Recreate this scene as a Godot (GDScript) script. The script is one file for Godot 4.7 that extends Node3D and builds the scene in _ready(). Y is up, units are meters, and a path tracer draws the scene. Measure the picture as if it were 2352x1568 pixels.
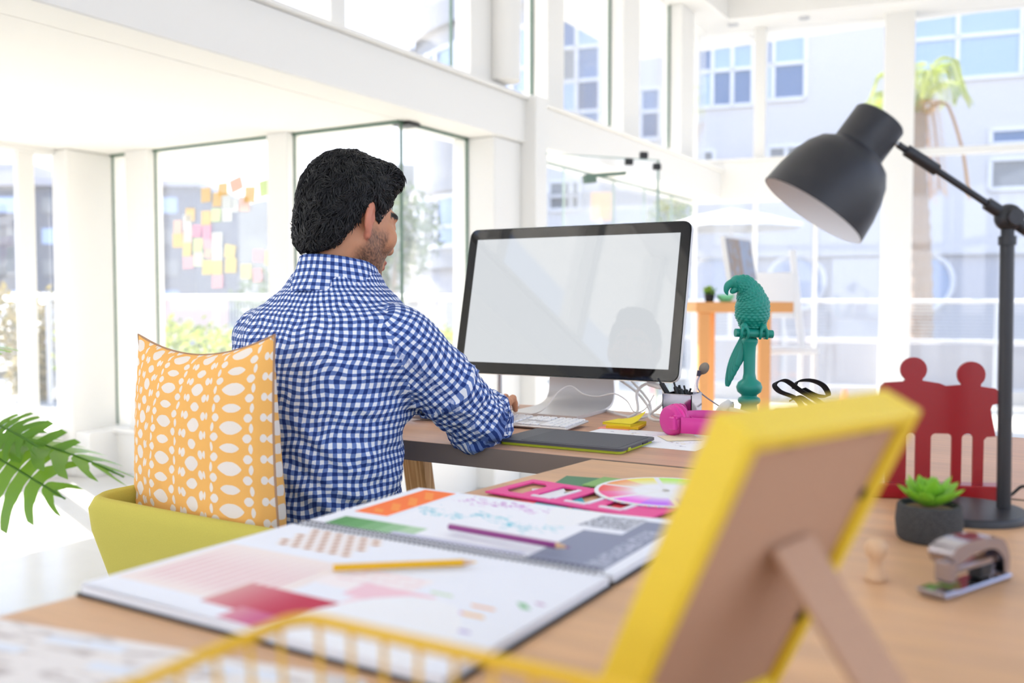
extends Node3D
# A bright glass-walled studio: a man at a desk in front of a wide display, the camera looks over a second desk.

const DESK := 0.78          # top of both desks
const CEIL := 1.973         # underside of the low side bay
var M := {}                 # materials by name
var taken := {}             # how often a top-level name was used
var rng := RandomNumberGenerator.new()


# ---------------------------------------------------------------- mesh builder
class MB:
	var v := PackedVector3Array()
	var n := PackedVector3Array()
	var t := PackedVector2Array()
	var c := PackedColorArray()
	var ix := PackedInt32Array()
	var tint := Color(1, 1, 1)
	var colored := false

	func vert(p: Vector3, nn: Vector3, uv := Vector2.ZERO) -> int:
		v.append(p)
		n.append(nn)
		t.append(uv)
		c.append(tint)
		return v.size() - 1

	func tri(a: Vector3, b: Vector3, d: Vector3, ua := Vector2.ZERO, ub := Vector2.ZERO, ud := Vector2.ZERO) -> void:
		var nn := (d - a).cross(b - a).normalized()
		var i := vert(a, nn, ua)
		vert(b, nn, ub)
		vert(d, nn, ud)
		ix.append_array([i, i + 1, i + 2])

	# a, b, c2, d run clockwise seen from the front
	func quad(a: Vector3, b: Vector3, c2: Vector3, d: Vector3, u0 := Vector2(0, 0), u1 := Vector2(1, 1)) -> void:
		var nn := (c2 - a).cross(b - a)
		if nn.length_squared() < 1e-18:
			nn = (d - a).cross(c2 - a)
		nn = nn.normalized()
		var i := vert(a, nn, Vector2(u0.x, u1.y))
		vert(b, nn, u0)
		vert(c2, nn, Vector2(u1.x, u0.y))
		vert(d, nn, u1)
		ix.append_array([i, i + 1, i + 2, i, i + 2, i + 3])

	func box(o: Vector3, s: Vector3, b := Basis()) -> void:
		var h := s / 2.0
		var p := []
		for k in 8:
			p.append(o + b * Vector3(h.x * (1 if k & 1 else -1), h.y * (1 if k & 2 else -1), h.z * (1 if k & 4 else -1)))
		quad(p[4], p[6], p[7], p[5])
		quad(p[1], p[3], p[2], p[0])
		quad(p[5], p[7], p[3], p[1])
		quad(p[0], p[2], p[6], p[4])
		quad(p[6], p[2], p[3], p[7])
		quad(p[0], p[4], p[5], p[1])

	# box with chamfered edges
	func cbox(o: Vector3, s: Vector3, r: float, b := Basis()) -> void:
		var h := s / 2.0
		r = minf(r, minf(h.x, minf(h.y, h.z)) * 0.98)
		var f := func(ax: int, q: Vector3) -> Vector3:
			var w := h - Vector3(r, r, r)
			w[ax] = h[ax]
			return o + b * (q * w)
		var sg := [-1.0, 1.0]
		for ax in 3:
			var a1 := (ax + 1) % 3
			var a2 := (ax + 2) % 3
			for s0 in sg:
				var q := []
				for k in [[-1, -1], [1, -1], [1, 1], [-1, 1]]:
					var e := Vector3.ZERO
					e[ax] = s0
					e[a1] = k[0]
					e[a2] = k[1]
					q.append(f.call(ax, e))
				if s0 > 0:
					quad(q[3], q[2], q[1], q[0])
				else:
					quad(q[0], q[1], q[2], q[3])
		for ax in 3:      # edges along ax, between faces a1 and a2
			var a1 := (ax + 1) % 3
			var a2 := (ax + 2) % 3
			for s1 in sg:
				for s2 in sg:
					var e0 := Vector3.ZERO
					e0[ax] = -1
					e0[a1] = s1
					e0[a2] = s2
					var e1 := e0
					e1[ax] = 1
					var p0: Vector3 = f.call(a1, e0)
					var p1: Vector3 = f.call(a1, e1)
					var p2: Vector3 = f.call(a2, e1)
					var p3: Vector3 = f.call(a2, e0)
					if s1 * s2 > 0:
						quad(p0, p3, p2, p1)
					else:
						quad(p0, p1, p2, p3)
		for k in 8:
			var e := Vector3(1 if k & 1 else -1, 1 if k & 2 else -1, 1 if k & 4 else -1)
			var a: Vector3 = f.call(0, e)
			var b2: Vector3 = f.call(1, e)
			var d: Vector3 = f.call(2, e)
			if e.x * e.y * e.z > 0:
				tri(a, d, b2)
			else:
				tri(a, b2, d)

	func bar(a: Vector3, b2: Vector3, w: float, h: float, up := Vector3.UP, r := 0.0) -> void:
		var z := (b2 - a).normalized()
		var x := up.cross(z)
		if x.length() < 1e-4:
			x = Vector3.RIGHT.cross(z)
		x = x.normalized()
		var y := z.cross(x)
		var bs := Basis(x, y, z)
		if r > 0:
			cbox((a + b2) / 2, Vector3(w, h, (b2 - a).length()), r, bs)
		else:
			box((a + b2) / 2, Vector3(w, h, (b2 - a).length()), bs)

	# smooth grid; p is row-major (nv rows of nu), wrap joins the first and last column of each row
	func grid(p: PackedVector3Array, nu: int, nv: int, uv := PackedVector2Array(), flip := false, wrap := false) -> void:
		var base := v.size()
		var acc := PackedVector3Array()
		acc.resize(p.size())
		var tr := PackedInt32Array()
		for j in nv - 1:
			for i in nu - 1:
				var a := j * nu + i
				var b2 := a + 1
				var d := a + nu
				var e := d + 1
				if flip:
					tr.append_array([a, d, b2, b2, d, e])
				else:
					tr.append_array([a, b2, d, b2, e, d])
		for k in range(0, tr.size(), 3):
			var a := p[tr[k]]
			var nn := (p[tr[k + 2]] - a).cross(p[tr[k + 1]] - a)
			acc[tr[k]] += nn
			acc[tr[k + 1]] += nn
			acc[tr[k + 2]] += nn
		if wrap:
			for j in nv:
				var s := acc[j * nu] + acc[j * nu + nu - 1]
				acc[j * nu] = s
				acc[j * nu + nu - 1] = s
		var has := uv.size() == p.size()
		for k in p.size():
			vert(p[k], acc[k].normalized(), uv[k] if has else Vector2(float(k % nu) / (nu - 1), float(k / nu) / (nv - 1)))
		for k in tr:
			ix.append(base + k)

	# tube along points; radii: one number or one per point
	func tube(pts: PackedVector3Array, rad, sides := 8, caps := true, flat := 1.0, upv := Vector3.ZERO) -> void:
		var m := pts.size()
		var p := PackedVector3Array()
		var side := Vector3.ZERO
		for j in m:
			var d := (pts[mini(j + 1, m - 1)] - pts[maxi(j - 1, 0)]).normalized()
			if upv != Vector3.ZERO:
				side = upv.cross(d).normalized()
			elif j == 0:
				side = d.cross(Vector3.UP if absf(d.y) < 0.9 else Vector3.RIGHT).normalized()
			else:
				side = (side - d * side.dot(d)).normalized()
			var up := d.cross(side)
			var r: float = rad if (rad is float or rad is int) else rad[j]
			for i in sides + 1:
				var a := TAU * i / sides
				p.append(pts[j] + side * cos(a) * r + up * sin(a) * r * flat)
		grid(p, sides + 1, m, PackedVector2Array(), true, true)
		if caps:
			for e in 2:
				var j := 0 if e == 0 else m - 1
				for i in range(1, sides - 1):
					var a := p[j * (sides + 1)]
					var b2 := p[j * (sides + 1) + i]
					var d := p[j * (sides + 1) + i + 1]
					if e == 0:
						tri(a, b2, d)
					else:
						tri(a, d, b2)

	# profile of (radius, height) from bottom to top around y; a point given twice makes a sharp edge
	func lathe(prof: Array, segs := 24, xf := Transform3D(), arc := TAU) -> void:
		var k := 0
		while k < prof.size() - 1:
			var e := k + 1
			while e < prof.size() - 1 and (prof[e] as Vector2).distance_to(prof[e + 1]) > 1e-6:
				e += 1
			var p := PackedVector3Array()
			for j in range(k, e + 1):
				for i in segs + 1:
					var a := arc * i / segs
					p.append(xf * Vector3(prof[j].x * cos(a), prof[j].y, prof[j].x * sin(a)))
			grid(p, segs + 1, e - k + 1, PackedVector2Array(), false, absf(arc - TAU) < 1e-3)
			k = e + 1 if e < prof.size() - 1 else e

	func ball(o: Vector3, r: Vector3, segs := 16, rings := 10, b := Basis()) -> void:
		var p := PackedVector3Array()
		for j in rings + 1:
			var f := -PI / 2 + PI * j / rings
			for i in segs + 1:
				var a := TAU * i / segs
				p.append(o + b * Vector3(r.x * cos(f) * cos(a), r.y * sin(f), r.z * cos(f) * sin(a)))
		grid(p, segs + 1, rings + 1, PackedVector2Array(), false, true)

	# flat outline in the xy plane of xf, extruded by depth along -z
	func prism(poly: PackedVector2Array, depth: float, xf := Transform3D()) -> void:
		if not Geometry2D.is_polygon_clockwise(poly):
			poly = poly.duplicate()
			poly.reverse()
		var tr := Geometry2D.triangulate_polygon(poly)
		for k in range(0, tr.size(), 3):
			var q := [poly[tr[k]], poly[tr[k + 1]], poly[tr[k + 2]]]
			var cw: bool = (q[1] - q[0]).cross(q[2] - q[0]) < 0
			if not cw:
				q = [q[0], q[2], q[1]]
			tri(xf * Vector3(q[0].x, q[0].y, 0), xf * Vector3(q[1].x, q[1].y, 0), xf * Vector3(q[2].x, q[2].y, 0), q[0], q[1], q[2])
			tri(xf * Vector3(q[0].x, q[0].y, -depth), xf * Vector3(q[2].x, q[2].y, -depth), xf * Vector3(q[1].x, q[1].y, -depth), q[0], q[2], q[1])
		for k in poly.size():
			var a := poly[k]
			var b2 := poly[(k + 1) % poly.size()]
			quad(xf * Vector3(a.x, a.y, 0), xf * Vector3(a.x, a.y, -depth), xf * Vector3(b2.x, b2.y, -depth), xf * Vector3(b2.x, b2.y, 0))

	func mesh() -> ArrayMesh:
		var a := []
		a.resize(Mesh.ARRAY_MAX)
		a[Mesh.ARRAY_VERTEX] = v
		a[Mesh.ARRAY_NORMAL] = n
		a[Mesh.ARRAY_TEX_UV] = t
		if colored:
			a[Mesh.ARRAY_COLOR] = c
		a[Mesh.ARRAY_INDEX] = ix
		var m := ArrayMesh.new()
		m.add_surface_from_arrays(Mesh.PRIMITIVE_TRIANGLES, a)
		return m


# ---------------------------------------------------------------- scene helpers
func numbered(called: String) -> String:
	taken[called] = taken.get(called, -1) + 1
	return called if taken[called] == 0 else "%s_%03d" % [called, taken[called]]


func tag(o: Node, label: String, category: String, group := "", kind := "") -> void:
	o.set_meta("label", label)
	if category:
		o.set_meta("category", category)
	if group:
		o.set_meta("group", group)
	if kind:
		o.set_meta("kind", kind)


func thing(called: String, label: String, category: String, at := Vector3.ZERO, turn := 0.0, group := "") -> Node3D:
	var o := Node3D.new()
	o.name = numbered(called)
	add_child(o)
	o.position = at
	o.rotation.y = turn
	tag(o, label, category, group)
	return o


func put(mb, called: String, m: Material, parent: Node, xf := Transform3D()) -> MeshInstance3D:
	var o := MeshInstance3D.new()
	o.name = called
	o.mesh = mb.mesh() if mb is MB else mb
	o.material_override = m
	o.transform = xf
	parent.add_child(o, true)
	return o


# a thing that is one mesh
func single(mb, called: String, m: Material, label: String, category: String, at := Vector3.ZERO, turn := 0.0, group := "") -> MeshInstance3D:
	var o := put(mb, numbered(called), m, self, Transform3D(Basis(Vector3.UP, turn), at))
	tag(o, label, category, group)
	return o


func setting(called: String, label: String, category := "") -> Node3D:
	var o := Node3D.new()
	o.name = called
	add_child(o)
	tag(o, label, category, "", "structure")
	return o


func bx(o: Vector3, s: Vector3, r := 0.0) -> MB:
	var m := MB.new()
	if r > 0:
		m.cbox(o, s, r)
	else:
		m.box(o, s)
	return m


# box between two corners
func span(a: Vector3, b: Vector3, r := 0.0) -> MB:
	return bx((a + b) / 2, (b - a).abs(), r)


func hexc(s: String) -> Color:
	return Color.html(s)


func mat(called: String, col: Color, rough := 0.6, metal := 0.0) -> StandardMaterial3D:
	var m := StandardMaterial3D.new()
	m.resource_name = called
	m.albedo_color = col
	m.roughness = rough
	m.metallic = metal
	M[called] = m
	return m


func tex(im: Image) -> ImageTexture:
	return ImageTexture.create_from_image(im)


func curve_pts(pts: Array, per := 8) -> PackedVector3Array:
	var out := PackedVector3Array()
	for i in pts.size() - 1:
		var p0: Vector3 = pts[maxi(i - 1, 0)]
		var p1: Vector3 = pts[i]
		var p2: Vector3 = pts[i + 1]
		var p3: Vector3 = pts[mini(i + 2, pts.size() - 1)]
		for k in per:
			var s := float(k) / per
			out.append(0.5 * (2 * p1 + (p2 - p0) * s + (2 * p0 - 5 * p1 + 4 * p2 - p3) * s * s + (3 * p1 - p0 - 3 * p2 + p3) * s * s * s))
	out.append(pts[-1])
	return out


func curve2(pts: Array, per := 6) -> PackedVector2Array:
	var q := []
	for p in pts:
		q.append(Vector3(p.x, p.y, 0))
	var out := PackedVector2Array()
	for p in curve_pts(q, per):
		out.append(Vector2(p.x, p.y))
	return out


func lerp_table(tab: Array, x: float) -> float:
	if x <= tab[0][0]:
		return tab[0][1]
	for i in tab.size() - 1:
		if x <= tab[i + 1][0]:
			var s: float = (x - tab[i][0]) / (tab[i + 1][0] - tab[i][0])
			s = s * s * (3 - 2 * s) * 0.5 + s * 0.5
			return lerpf(tab[i][1], tab[i + 1][1], s)
	return tab[-1][1]


func noise(sd: int, freq: float, oct := 3) -> FastNoiseLite:
	var f := FastNoiseLite.new()
	f.seed = sd
	f.noise_type = FastNoiseLite.TYPE_SIMPLEX_SMOOTH
	f.frequency = freq
	f.fractal_octaves = oct
	return f


func _ready() -> void:
	rng.seed = 7
	camera_and_light()
	materials()
	room()
	outside()
	desks()
	chair()
	cushion()
	display()
	keyboard()
	drawing_tablet()
	person()
	parrot()
	pen_cup()
	headphones()
	headset()
	vr_headset()
	paper_things()
	window_notes()
	back_of_room()
	monstera()
	desk_lamp()
	red_couple()
	succulent()
	stapler()
	picture_frame()
	wire_basket()
	sketchbook()
	desk_cards()


func camera_and_light() -> void:
	var cam := Camera3D.new()
	cam.name = "camera"
	cam.fov = 40.07
	cam.near = 0.05
	cam.far = 400.0
	cam.position = Vector3(0, 1.08, 0)
	cam.rotation_degrees = Vector3(-2.663, 30.5, 0)
	var lens := CameraAttributesPhysical.new()
	lens.frustum_focal_length = 32.9
	lens.exposure_aperture = 2.5
	lens.frustum_focus_distance = 1.95
	cam.attributes = lens
	cam.fov = 40.07
	add_child(cam)
	cam.current = true

	var sky := ProceduralSkyMaterial.new()
	sky.sky_top_color = Color(0.60, 0.72, 0.93)
	sky.sky_horizon_color = Color(0.98, 0.99, 1.0)
	sky.ground_horizon_color = Color(0.93, 0.93, 0.93)
	sky.ground_bottom_color = Color(0.7, 0.7, 0.7)
	sky.sky_curve = 0.2
	sky.sun_angle_max = 20.0
	var env := Environment.new()
	env.background_mode = Environment.BG_SKY
	env.sky = Sky.new()
	env.sky.sky_material = sky
	env.background_energy_multiplier = 1.9
	env.tonemap_mode = Environment.TONE_MAPPER_LINEAR
	env.tonemap_exposure = 1.8
	env.sdfgi_enabled = true
	env.ssao_enabled = true
	env.ssil_enabled = true
	var we := WorldEnvironment.new()
	we.name = "environment"
	we.environment = env
	add_child(we)

	var sun := DirectionalLight3D.new()
	sun.name = "sun"
	sun.light_energy = 3.2
	sun.light_color = Color(1.0, 0.97, 0.92)
	sun.light_angular_distance = 0.6
	sun.shadow_enabled = true
	add_child(sun)
	sun.look_at_from_position(Vector3(-7.0, 7.5, -2.8), Vector3.ZERO)


func materials() -> void:
	mat("white_paint", Color(0.945, 0.935, 0.912), 0.55)
	mat("ceiling_white", Color(0.95, 0.94, 0.918), 0.8)
	var fl := mat("floor_white", Color(0.86, 0.85, 0.83), 0.22)
	var fim := Image.create(512, 512, false, Image.FORMAT_RGB8)
	var fn := noise(3, 0.012, 4)
	for y in 512:
		for x in 512:
			var k := 0.98 + 0.02 * fn.get_noise_2d(x, y)
			fim.set_pixel(x, y, Color(k, k, k * 0.99))
	fl.albedo_texture = tex(fim)
	fl.uv1_triplanar = true
	fl.uv1_world_triplanar = true
	fl.uv1_scale = Vector3(0.4, 0.4, 0.4)
	# window glass: clear, a little dusty
	var g := mat("glass", Color(0.95, 0.97, 0.97, 0.05), 0.02)
	g.transparency = BaseMaterial3D.TRANSPARENCY_ALPHA
	var gd := mat("dusty_glass", Color(0.96, 0.97, 0.98, 0.10), 0.02)
	gd.transparency = BaseMaterial3D.TRANSPARENCY_ALPHA
	mat("glass_edge", Color(0.36, 0.46, 0.39), 0.2)
	mat("glass_edge_pale", Color(0.62, 0.70, 0.66), 0.2)
	mat("fitting_black", Color(0.06, 0.06, 0.065), 0.4)
	mat("steel", Color(0.75, 0.75, 0.75), 0.28, 1.0)
	# two woods for the desks
	for w in [["oak_far", Color(0.80, 0.62, 0.50), 11], ["oak_near", Color(0.84, 0.66, 0.49), 23]]:
		var im := Image.create(1024, 512, false, Image.FORMAT_RGB8)
		var a := noise(w[2], 0.01, 3)
		var b := noise(w[2] + 1, 0.05, 3)
		for y in 512:
			var plank := int(y / 85.33)
			var tone := 0.035 * sin(plank * 2.4 + w[2])
			for x in 1024:
				var g1 := a.get_noise_2d(x * 0.35 + plank * 300, y * 3.2)
				var g2 := b.get_noise_2d(x * 0.18 + plank * 90, y * 4.0)
				var k := 1.0 + tone * 0.6 + 0.05 * g1 + 0.045 * g2
				im.set_pixel(x, y, Color(w[1].r * k, w[1].g * (k), w[1].b * (k - 0.03 * g1)))
		var m := mat(w[0], Color.WHITE, 0.42)
		m.albedo_texture = tex(im)
		m.uv1_triplanar = true
		m.uv1_world_triplanar = true
		m.uv1_scale = Vector3(0.9, 0.9, 1.7)
	mat("black_plastic", Color(0.05, 0.05, 0.055), 0.45)
	mat("white_plastic", Color(0.9, 0.9, 0.9), 0.35)
	mat("alu", Color(0.86, 0.86, 0.87), 0.32, 0.9)
	mat("alu_white", Color(0.86, 0.85, 0.845), 0.38, 0.35)


# ---------------------------------------------------------------- the room
func pane(parent: Node, a: Vector3, b: Vector3, m := "glass", called := "pane") -> MeshInstance3D:
	return put(span(a, b), called, M[m], parent)


func room() -> void:
	var W: StandardMaterial3D = M.white_paint
	var fl := setting("floor", "polished white floor of the studio", "floor")
	put(span(Vector3(-5.45, -0.12, -9.6), Vector3(3.4, 0, 6.2)), "slab", M.floor_white, fl)
	# --- low bay on the left: ceiling slab whose edge is the long white beam
	var ce := setting("ceiling", "flat white ceiling of the low side bay", "ceiling")
	put(span(Vector3(-5.6, CEIL, -3.95), Vector3(-2.9, 2.22, 6.2)), "slab", M.ceiling_white, ce)
	var bm := setting("trim_1", "long white beam along the edge of the low ceiling", "beam")
	put(span(Vector3(-2.9, CEIL, -8.45), Vector3(-2.69, 2.215, 6.2), 0.006), "beam", W, bm)
	put(span(Vector3(-3.06, CEIL, -8.45), Vector3(-2.9, 2.215, -4.0)), "beam_back", W, bm)
	put(span(Vector3(-2.70, 2.215, -8.4), Vector3(-2.66, 2.235, 6.2), 0.004), "ledge", W, bm)
	# wall A: far left, runs along z
	var wa := setting("wall_left", "low white wall under the windows at the far left", "wall")
	put(span(Vector3(-5.42, 0, -3.95), Vector3(-5.24, 0.28, 6.2)), "sill_wall", W, wa)
	put(span(Vector3(-5.46, 0.262, -3.5), Vector3(-5.21, 0.285, 6.2), 0.004), "sill", W, wa)
	var wn1 := setting("window_1", "tall window at the far left beside the thick corner column", "window")
	for z in [-3.335, -2.1, -0.9, 0.3, 1.5, 2.7, 3.9, 5.1]:
		put(span(Vector3(-5.335, 0.285, z - 0.052), Vector3(-5.285, CEIL, z + 0.052), 0.005), "mullion", W, wn1)
	var zs := [-3.5, -3.39, -3.28, -2.155, -2.045, -0.955, -0.845, 0.245, 0.355, 1.445, 1.555, 2.645, 2.755, 3.845, 3.955, 5.045]
	for k in range(0, zs.size(), 2):
		pane(wn1, Vector3(-5.318, 0.285, zs[k]), Vector3(-5.31, CEIL, zs[k + 1]))
	put(span(Vector3(-5.38, CEIL - 0.03, -3.5), Vector3(-5.25, CEIL, 6.2)), "head", W, wn1)
	var cc := setting("trim_2", "thick white corner column between the left windows", "column")
	put(span(Vector3(-5.30, 0, -3.95), Vector3(-5.15, CEIL, -3.5), 0.01), "column", W, cc)
	put(span(Vector3(-5.16, 0, -3.52), Vector3(-5.02, 0.27, -3.78), 0.004), "plinth", W, cc)
	# wall B: the window wall with the paper notes
	var wb := setting("wall_back", "low white wall under the window with the paper notes", "wall")
	put(span(Vector3(-5.15, 0, -3.92), Vector3(-2.84, 0.26, -3.72)), "sill_wall", W, wb)
	put(span(Vector3(-5.15, 0.255, -3.94), Vector3(-2.84, 0.28, -3.69), 0.004), "sill", W, wb)
	var wn2 := setting("window_2", "wide window wall behind the man, two white mullions", "window")
	put(span(Vector3(-4.96, 0.28, -3.87), Vector3(-4.75, CEIL, -3.76), 0.005), "mullion", W, wn2)
	put(span(Vector3(-3.772, 0.28, -3.87), Vector3(-3.62, CEIL, -3.76), 0.005), "mullion", W, wn2)
	for q in [[-5.15, -4.96], [-4.75, -3.772], [-3.62, -2.905]]:
		pane(wn2, Vector3(q[0], 0.28, -3.822), Vector3(q[1], CEIL - 0.012, -3.812), "dusty_glass")
		put(span(Vector3(q[0], CEIL - 0.014, -3.83), Vector3(q[1], CEIL, -3.80)), "gasket", M.glass_edge, wn2)
		put(span(Vector3(q[0], 0.28, -3.824), Vector3(q[0] + 0.006, CEIL, -3.81)), "pane_edge", M.glass_edge, wn2)
	# D1: glass return at the corner
	var wn3 := setting("window_3", "glass corner panel between the man and the white column", "window")
	pane(wn3, Vector3(-2.907, 0.28, -4.43), Vector3(-2.897, CEIL - 0.012, -3.822), "dusty_glass")
	put(span(Vector3(-2.909, 0.28, -3.828), Vector3(-2.895, CEIL, -3.82)), "pane_edge", M.glass_edge, wn3)
	put(span(Vector3(-2.912, CEIL - 0.014, -4.43), Vector3(-2.892, CEIL, -3.82)), "gasket", M.glass_edge, wn3)
	put(span(Vector3(-2.912, 0.28, -4.432), Vector3(-2.892, CEIL, -4.424)), "pane_edge", M.glass_edge, wn3)
	put(span(Vector3(-3.0, 0, -4.43), Vector3(-2.84, 0.28, -3.72)), "sill_wall", W, wn3)
	put(span(Vector3(-2.96, CEIL - 0.02, -3.83), Vector3(-2.86, CEIL - 0.004, -3.93)), "corner_clamp", M.fitting_black, wn3)
	# column with the door jamb
	var co := setting("trim_3", "white column under the long beam next to the open glass door", "column")
	put(span(Vector3(-3.0, 0, -4.72), Vector3(-2.72, CEIL, -4.43), 0.008), "column", W, co)
	put(span(Vector3(-2.78, 0, -4.86), Vector3(-2.62, 2.24, -4.72), 0.006), "jamb", W, co)
	put(span(Vector3(-2.80, 2.235, -4.52), Vector3(-2.70, 3.48, -4.16), 0.006), "upper_column", W, co)
	var down := MB.new()
	down.tube(PackedVector3Array([Vector3(-2.66, 2.26, -4.44), Vector3(-2.66, 3.5, -4.44)]), 0.085, 20)
	put(down, "rainwater_pipe", W, co)
	# open glass door leaf with black clamps
	var door := setting("door_1", "frameless glass door standing open beside the white column", "door")
	var hinge := Vector3(-2.66, 0, -4.80)
	var ld := Vector3(0.60, 0, -0.74).normalized()
	var leaf := MB.new()
	leaf.bar(hinge + Vector3(0, 0.97, 0), hinge + ld * 0.80 + Vector3(0, 0.97, 0), 0.010, 1.90, Vector3.UP)
	put(leaf, "pane", M.glass, door)
	var edge := MB.new()
	edge.bar(hinge + ld * 0.80 + Vector3(0, 0.02, 0), hinge + ld * 0.80 + Vector3(0, 1.92, 0), 0.014, 0.012, Vector3.RIGHT)
	edge.bar(hinge + Vector3(0, 1.92, 0), hinge + ld * 0.80 + Vector3(0, 1.92, 0), 0.012, 0.006, Vector3.UP)
	put(edge, "pane_edge", M.glass_edge_pale, door)
	for q in [[0.02, 1.88], [0.60, 1.90], [0.79, 1.88], [0.70, 1.945]]:
		var cl := MB.new()
		cl.bar(hinge + ld * (q[0] - 0.025) + Vector3(0, q[1], 0), hinge + ld * (q[0] + 0.025) + Vector3(0, q[1], 0), 0.03, 0.04, Vector3.UP, 0.005)
		put(cl, "clamp", M.fitting_black, door)
	var arm := MB.new()
	arm.bar(hinge + ld * 0.30 + Vector3(0.02, 1.80, 0), hinge + ld * 0.56 + Vector3(0.02, 1.83, 0), 0.02, 0.022, Vector3.UP, 0.004)
	arm.bar(hinge + ld * 0.28 + Vector3(0.02, 1.78, 0), hinge + ld * 0.36 + Vector3(0.02, 1.79, 0), 0.035, 0.05, Vector3.UP, 0.006)
	put(arm, "door_closer", M.glass_edge, door)
	# D2: glass wall to the far corner
	var wn4 := setting("window_4", "frameless glass wall running from the door to the far corner", "window")
	var dz := [-5.70, -6.52, -7.12, -7.73, -8.32]
	for k in dz.size() - 1:
		pane(wn4, Vector3(-2.955, 0.03, dz[k + 1] + 0.004), Vector3(-2.945, CEIL, dz[k] - 0.004))
		put(span(Vector3(-2.957, 0.03, dz[k] - 0.003), Vector3(-2.943, CEIL, dz[k] + 0.003)), "pane_edge", M.glass_edge_pale, wn4)
	put(span(Vector3(-2.965, CEIL - 0.012, -8.32), Vector3(-2.935, CEIL, -4.86)), "gasket", M.glass_edge, wn4)
	# clerestory over the beam
	var wn5 := setting("window_5", "high strip of windows above the long white beam", "window")
	var mz := [5.4, 4.28, 3.16, 2.04, 0.92, -0.2, -1.3, -2.25, -3.17, -5.19, -6.37, -7.54]
	for z in mz:
		var hw := 0.05 if z > -4.0 else (0.11 if z > -5.5 else 0.15)
		put(span(Vector3(-2.90, 2.215, z - hw), Vector3(-2.74, 3.48, z + hw), 0.005), "mullion", W, wn5)
		if z < -4.0:
			put(span(Vector3(-2.86, 2.215, z + hw), Vector3(-2.84, 3.48, z + hw + 0.012)), "pane_edge", M.glass_edge, wn5)
	pane(wn5, Vector3(-2.83, 2.215, -4.16), Vector3(-2.82, 3.48, 6.1), "glass")
	put(span(Vector3(-2.832, 2.215, -4.165), Vector3(-2.818, 3.48, -4.155)), "pane_edge", M.glass_edge, wn5)
	pane(wn5, Vector3(-2.855, 2.215, -8.3), Vector3(-2.845, 3.48, -4.52), "dusty_glass")
	# roof with its bulkhead and a deep eave over the clerestory
	var rf := setting("ceiling_upper", "high white ceiling over the open part of the studio", "ceiling")
	put(span(Vector3(-4.22, 3.75, -9.9), Vector3(3.6, 3.95, 6.4)), "slab", M.ceiling_white, rf)
	put(span(Vector3(-3.0, 3.48, -8.8), Vector3(-2.55, 3.75, 6.3), 0.005), "bulkhead", W, rf)
	# wall C: the far window wall
	var c := setting("window_6", "tall window wall at the far end with a white cross beam", "window")
	c.position = Vector3(-2.95, 0, -8.339)
	c.rotation.y = atan2(0.182, 0.983)
	put(span(Vector3(-0.06, 1.955, -0.12), Vector3(1.62, 2.30, 0.10), 0.006), "cross_beam", W, c)
	put(span(Vector3(-0.06, 2.30, -0.14), Vector3(1.62, 2.325, 0.12), 0.004), "ledge", W, c)
	put(span(Vector3(-0.02, 0, -0.02), Vector3(0.015, 1.955, 0.015)), "post", W, c)
	for x in [0.54, 1.06]:
		put(span(Vector3(x - 0.018, 0, -0.03), Vector3(x + 0.018, 1.955, 0.02)), "post", W, c)
	put(span(Vector3(1.60, 0, -0.14), Vector3(1.84, 3.75, 0.12), 0.008), "column", W, c)
	put(span(Vector3(-0.10, 2.3, -0.08), Vector3(0.02, 3.48, 0.04)), "post", W, c)
	put(span(Vector3(0.52, 2.3, -0.06), Vector3(0.62, 3.48, 0.06), 0.005), "mullion", W, c)
	put(span(Vector3(1.84, 2.285, -0.05), Vector3(7.0, 2.345, 0.05), 0.005), "transom", W, c)
	for x in [4.0, 6.4]:
		put(span(Vector3(x, 0, -0.14), Vector3(x + 0.24, 3.75, 0.12), 0.008), "column", W, c)
	put(span(Vector3(-0.3, 3.48, -0.14), Vector3(7.0, 3.75, 0.40), 0.005), "bulkhead", W, c)
	pane(c, Vector3(0, 0.0, -0.012), Vector3(1.60, 1.955, -0.004), "dusty_glass")
	pane(c, Vector3(0, 2.325, -0.012), Vector3(1.60, 3.48, -0.004), "glass")
	pane(c, Vector3(1.84, 0.0, -0.012), Vector3(4.0, 3.48, -0.004), "glass")
	pane(c, Vector3(4.24, 0.0, -0.012), Vector3(6.4, 3.48, -0.004), "glass")
	# right and rear window walls, behind the camera
	var e := setting("window_7", "window wall on the right side of the studio", "window")
	for z in [-8.5, -6.2, -3.9, -1.6, 0.7, 3.0, 5.3]:
		put(span(Vector3(3.1, 0, z - 0.08), Vector3(3.3, 3.75, z + 0.08), 0.006), "column", W, e)
	put(span(Vector3(3.12, 2.2, -9.4), Vector3(3.28, 2.36, 6.2), 0.005), "transom", W, e)
	put(span(Vector3(3.1, 3.48, -9.4), Vector3(3.3, 3.75, 6.2)), "head", W, e)
	pane(e, Vector3(3.195, 0, -9.4), Vector3(3.205, 3.48, 6.2), "glass")
	var s := setting("window_8", "window wall at the rear of the studio", "window")
	for x in [-5.3, -4.1, -2.85, -1.3, 0.25, 1.8, 3.2]:
		put(span(Vector3(x - 0.08, 0, 6.1), Vector3(x + 0.08, 3.75 if x > -2.9 else CEIL, 6.25), 0.006), "column", W, s)
	put(span(Vector3(-2.85, 2.2, 6.12), Vector3(3.2, 2.36, 6.24), 0.005), "transom", W, s)
	put(span(Vector3(-2.85, 3.48, 6.1), Vector3(3.2, 3.75, 6.25)), "head", W, s)
	pane(s, Vector3(-2.85, 0, 6.17), Vector3(3.2, 3.48, 6.18), "glass")
	pane(s, Vector3(-5.3, 0, 6.17), Vector3(-2.85, CEIL, 6.18), "glass")
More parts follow.
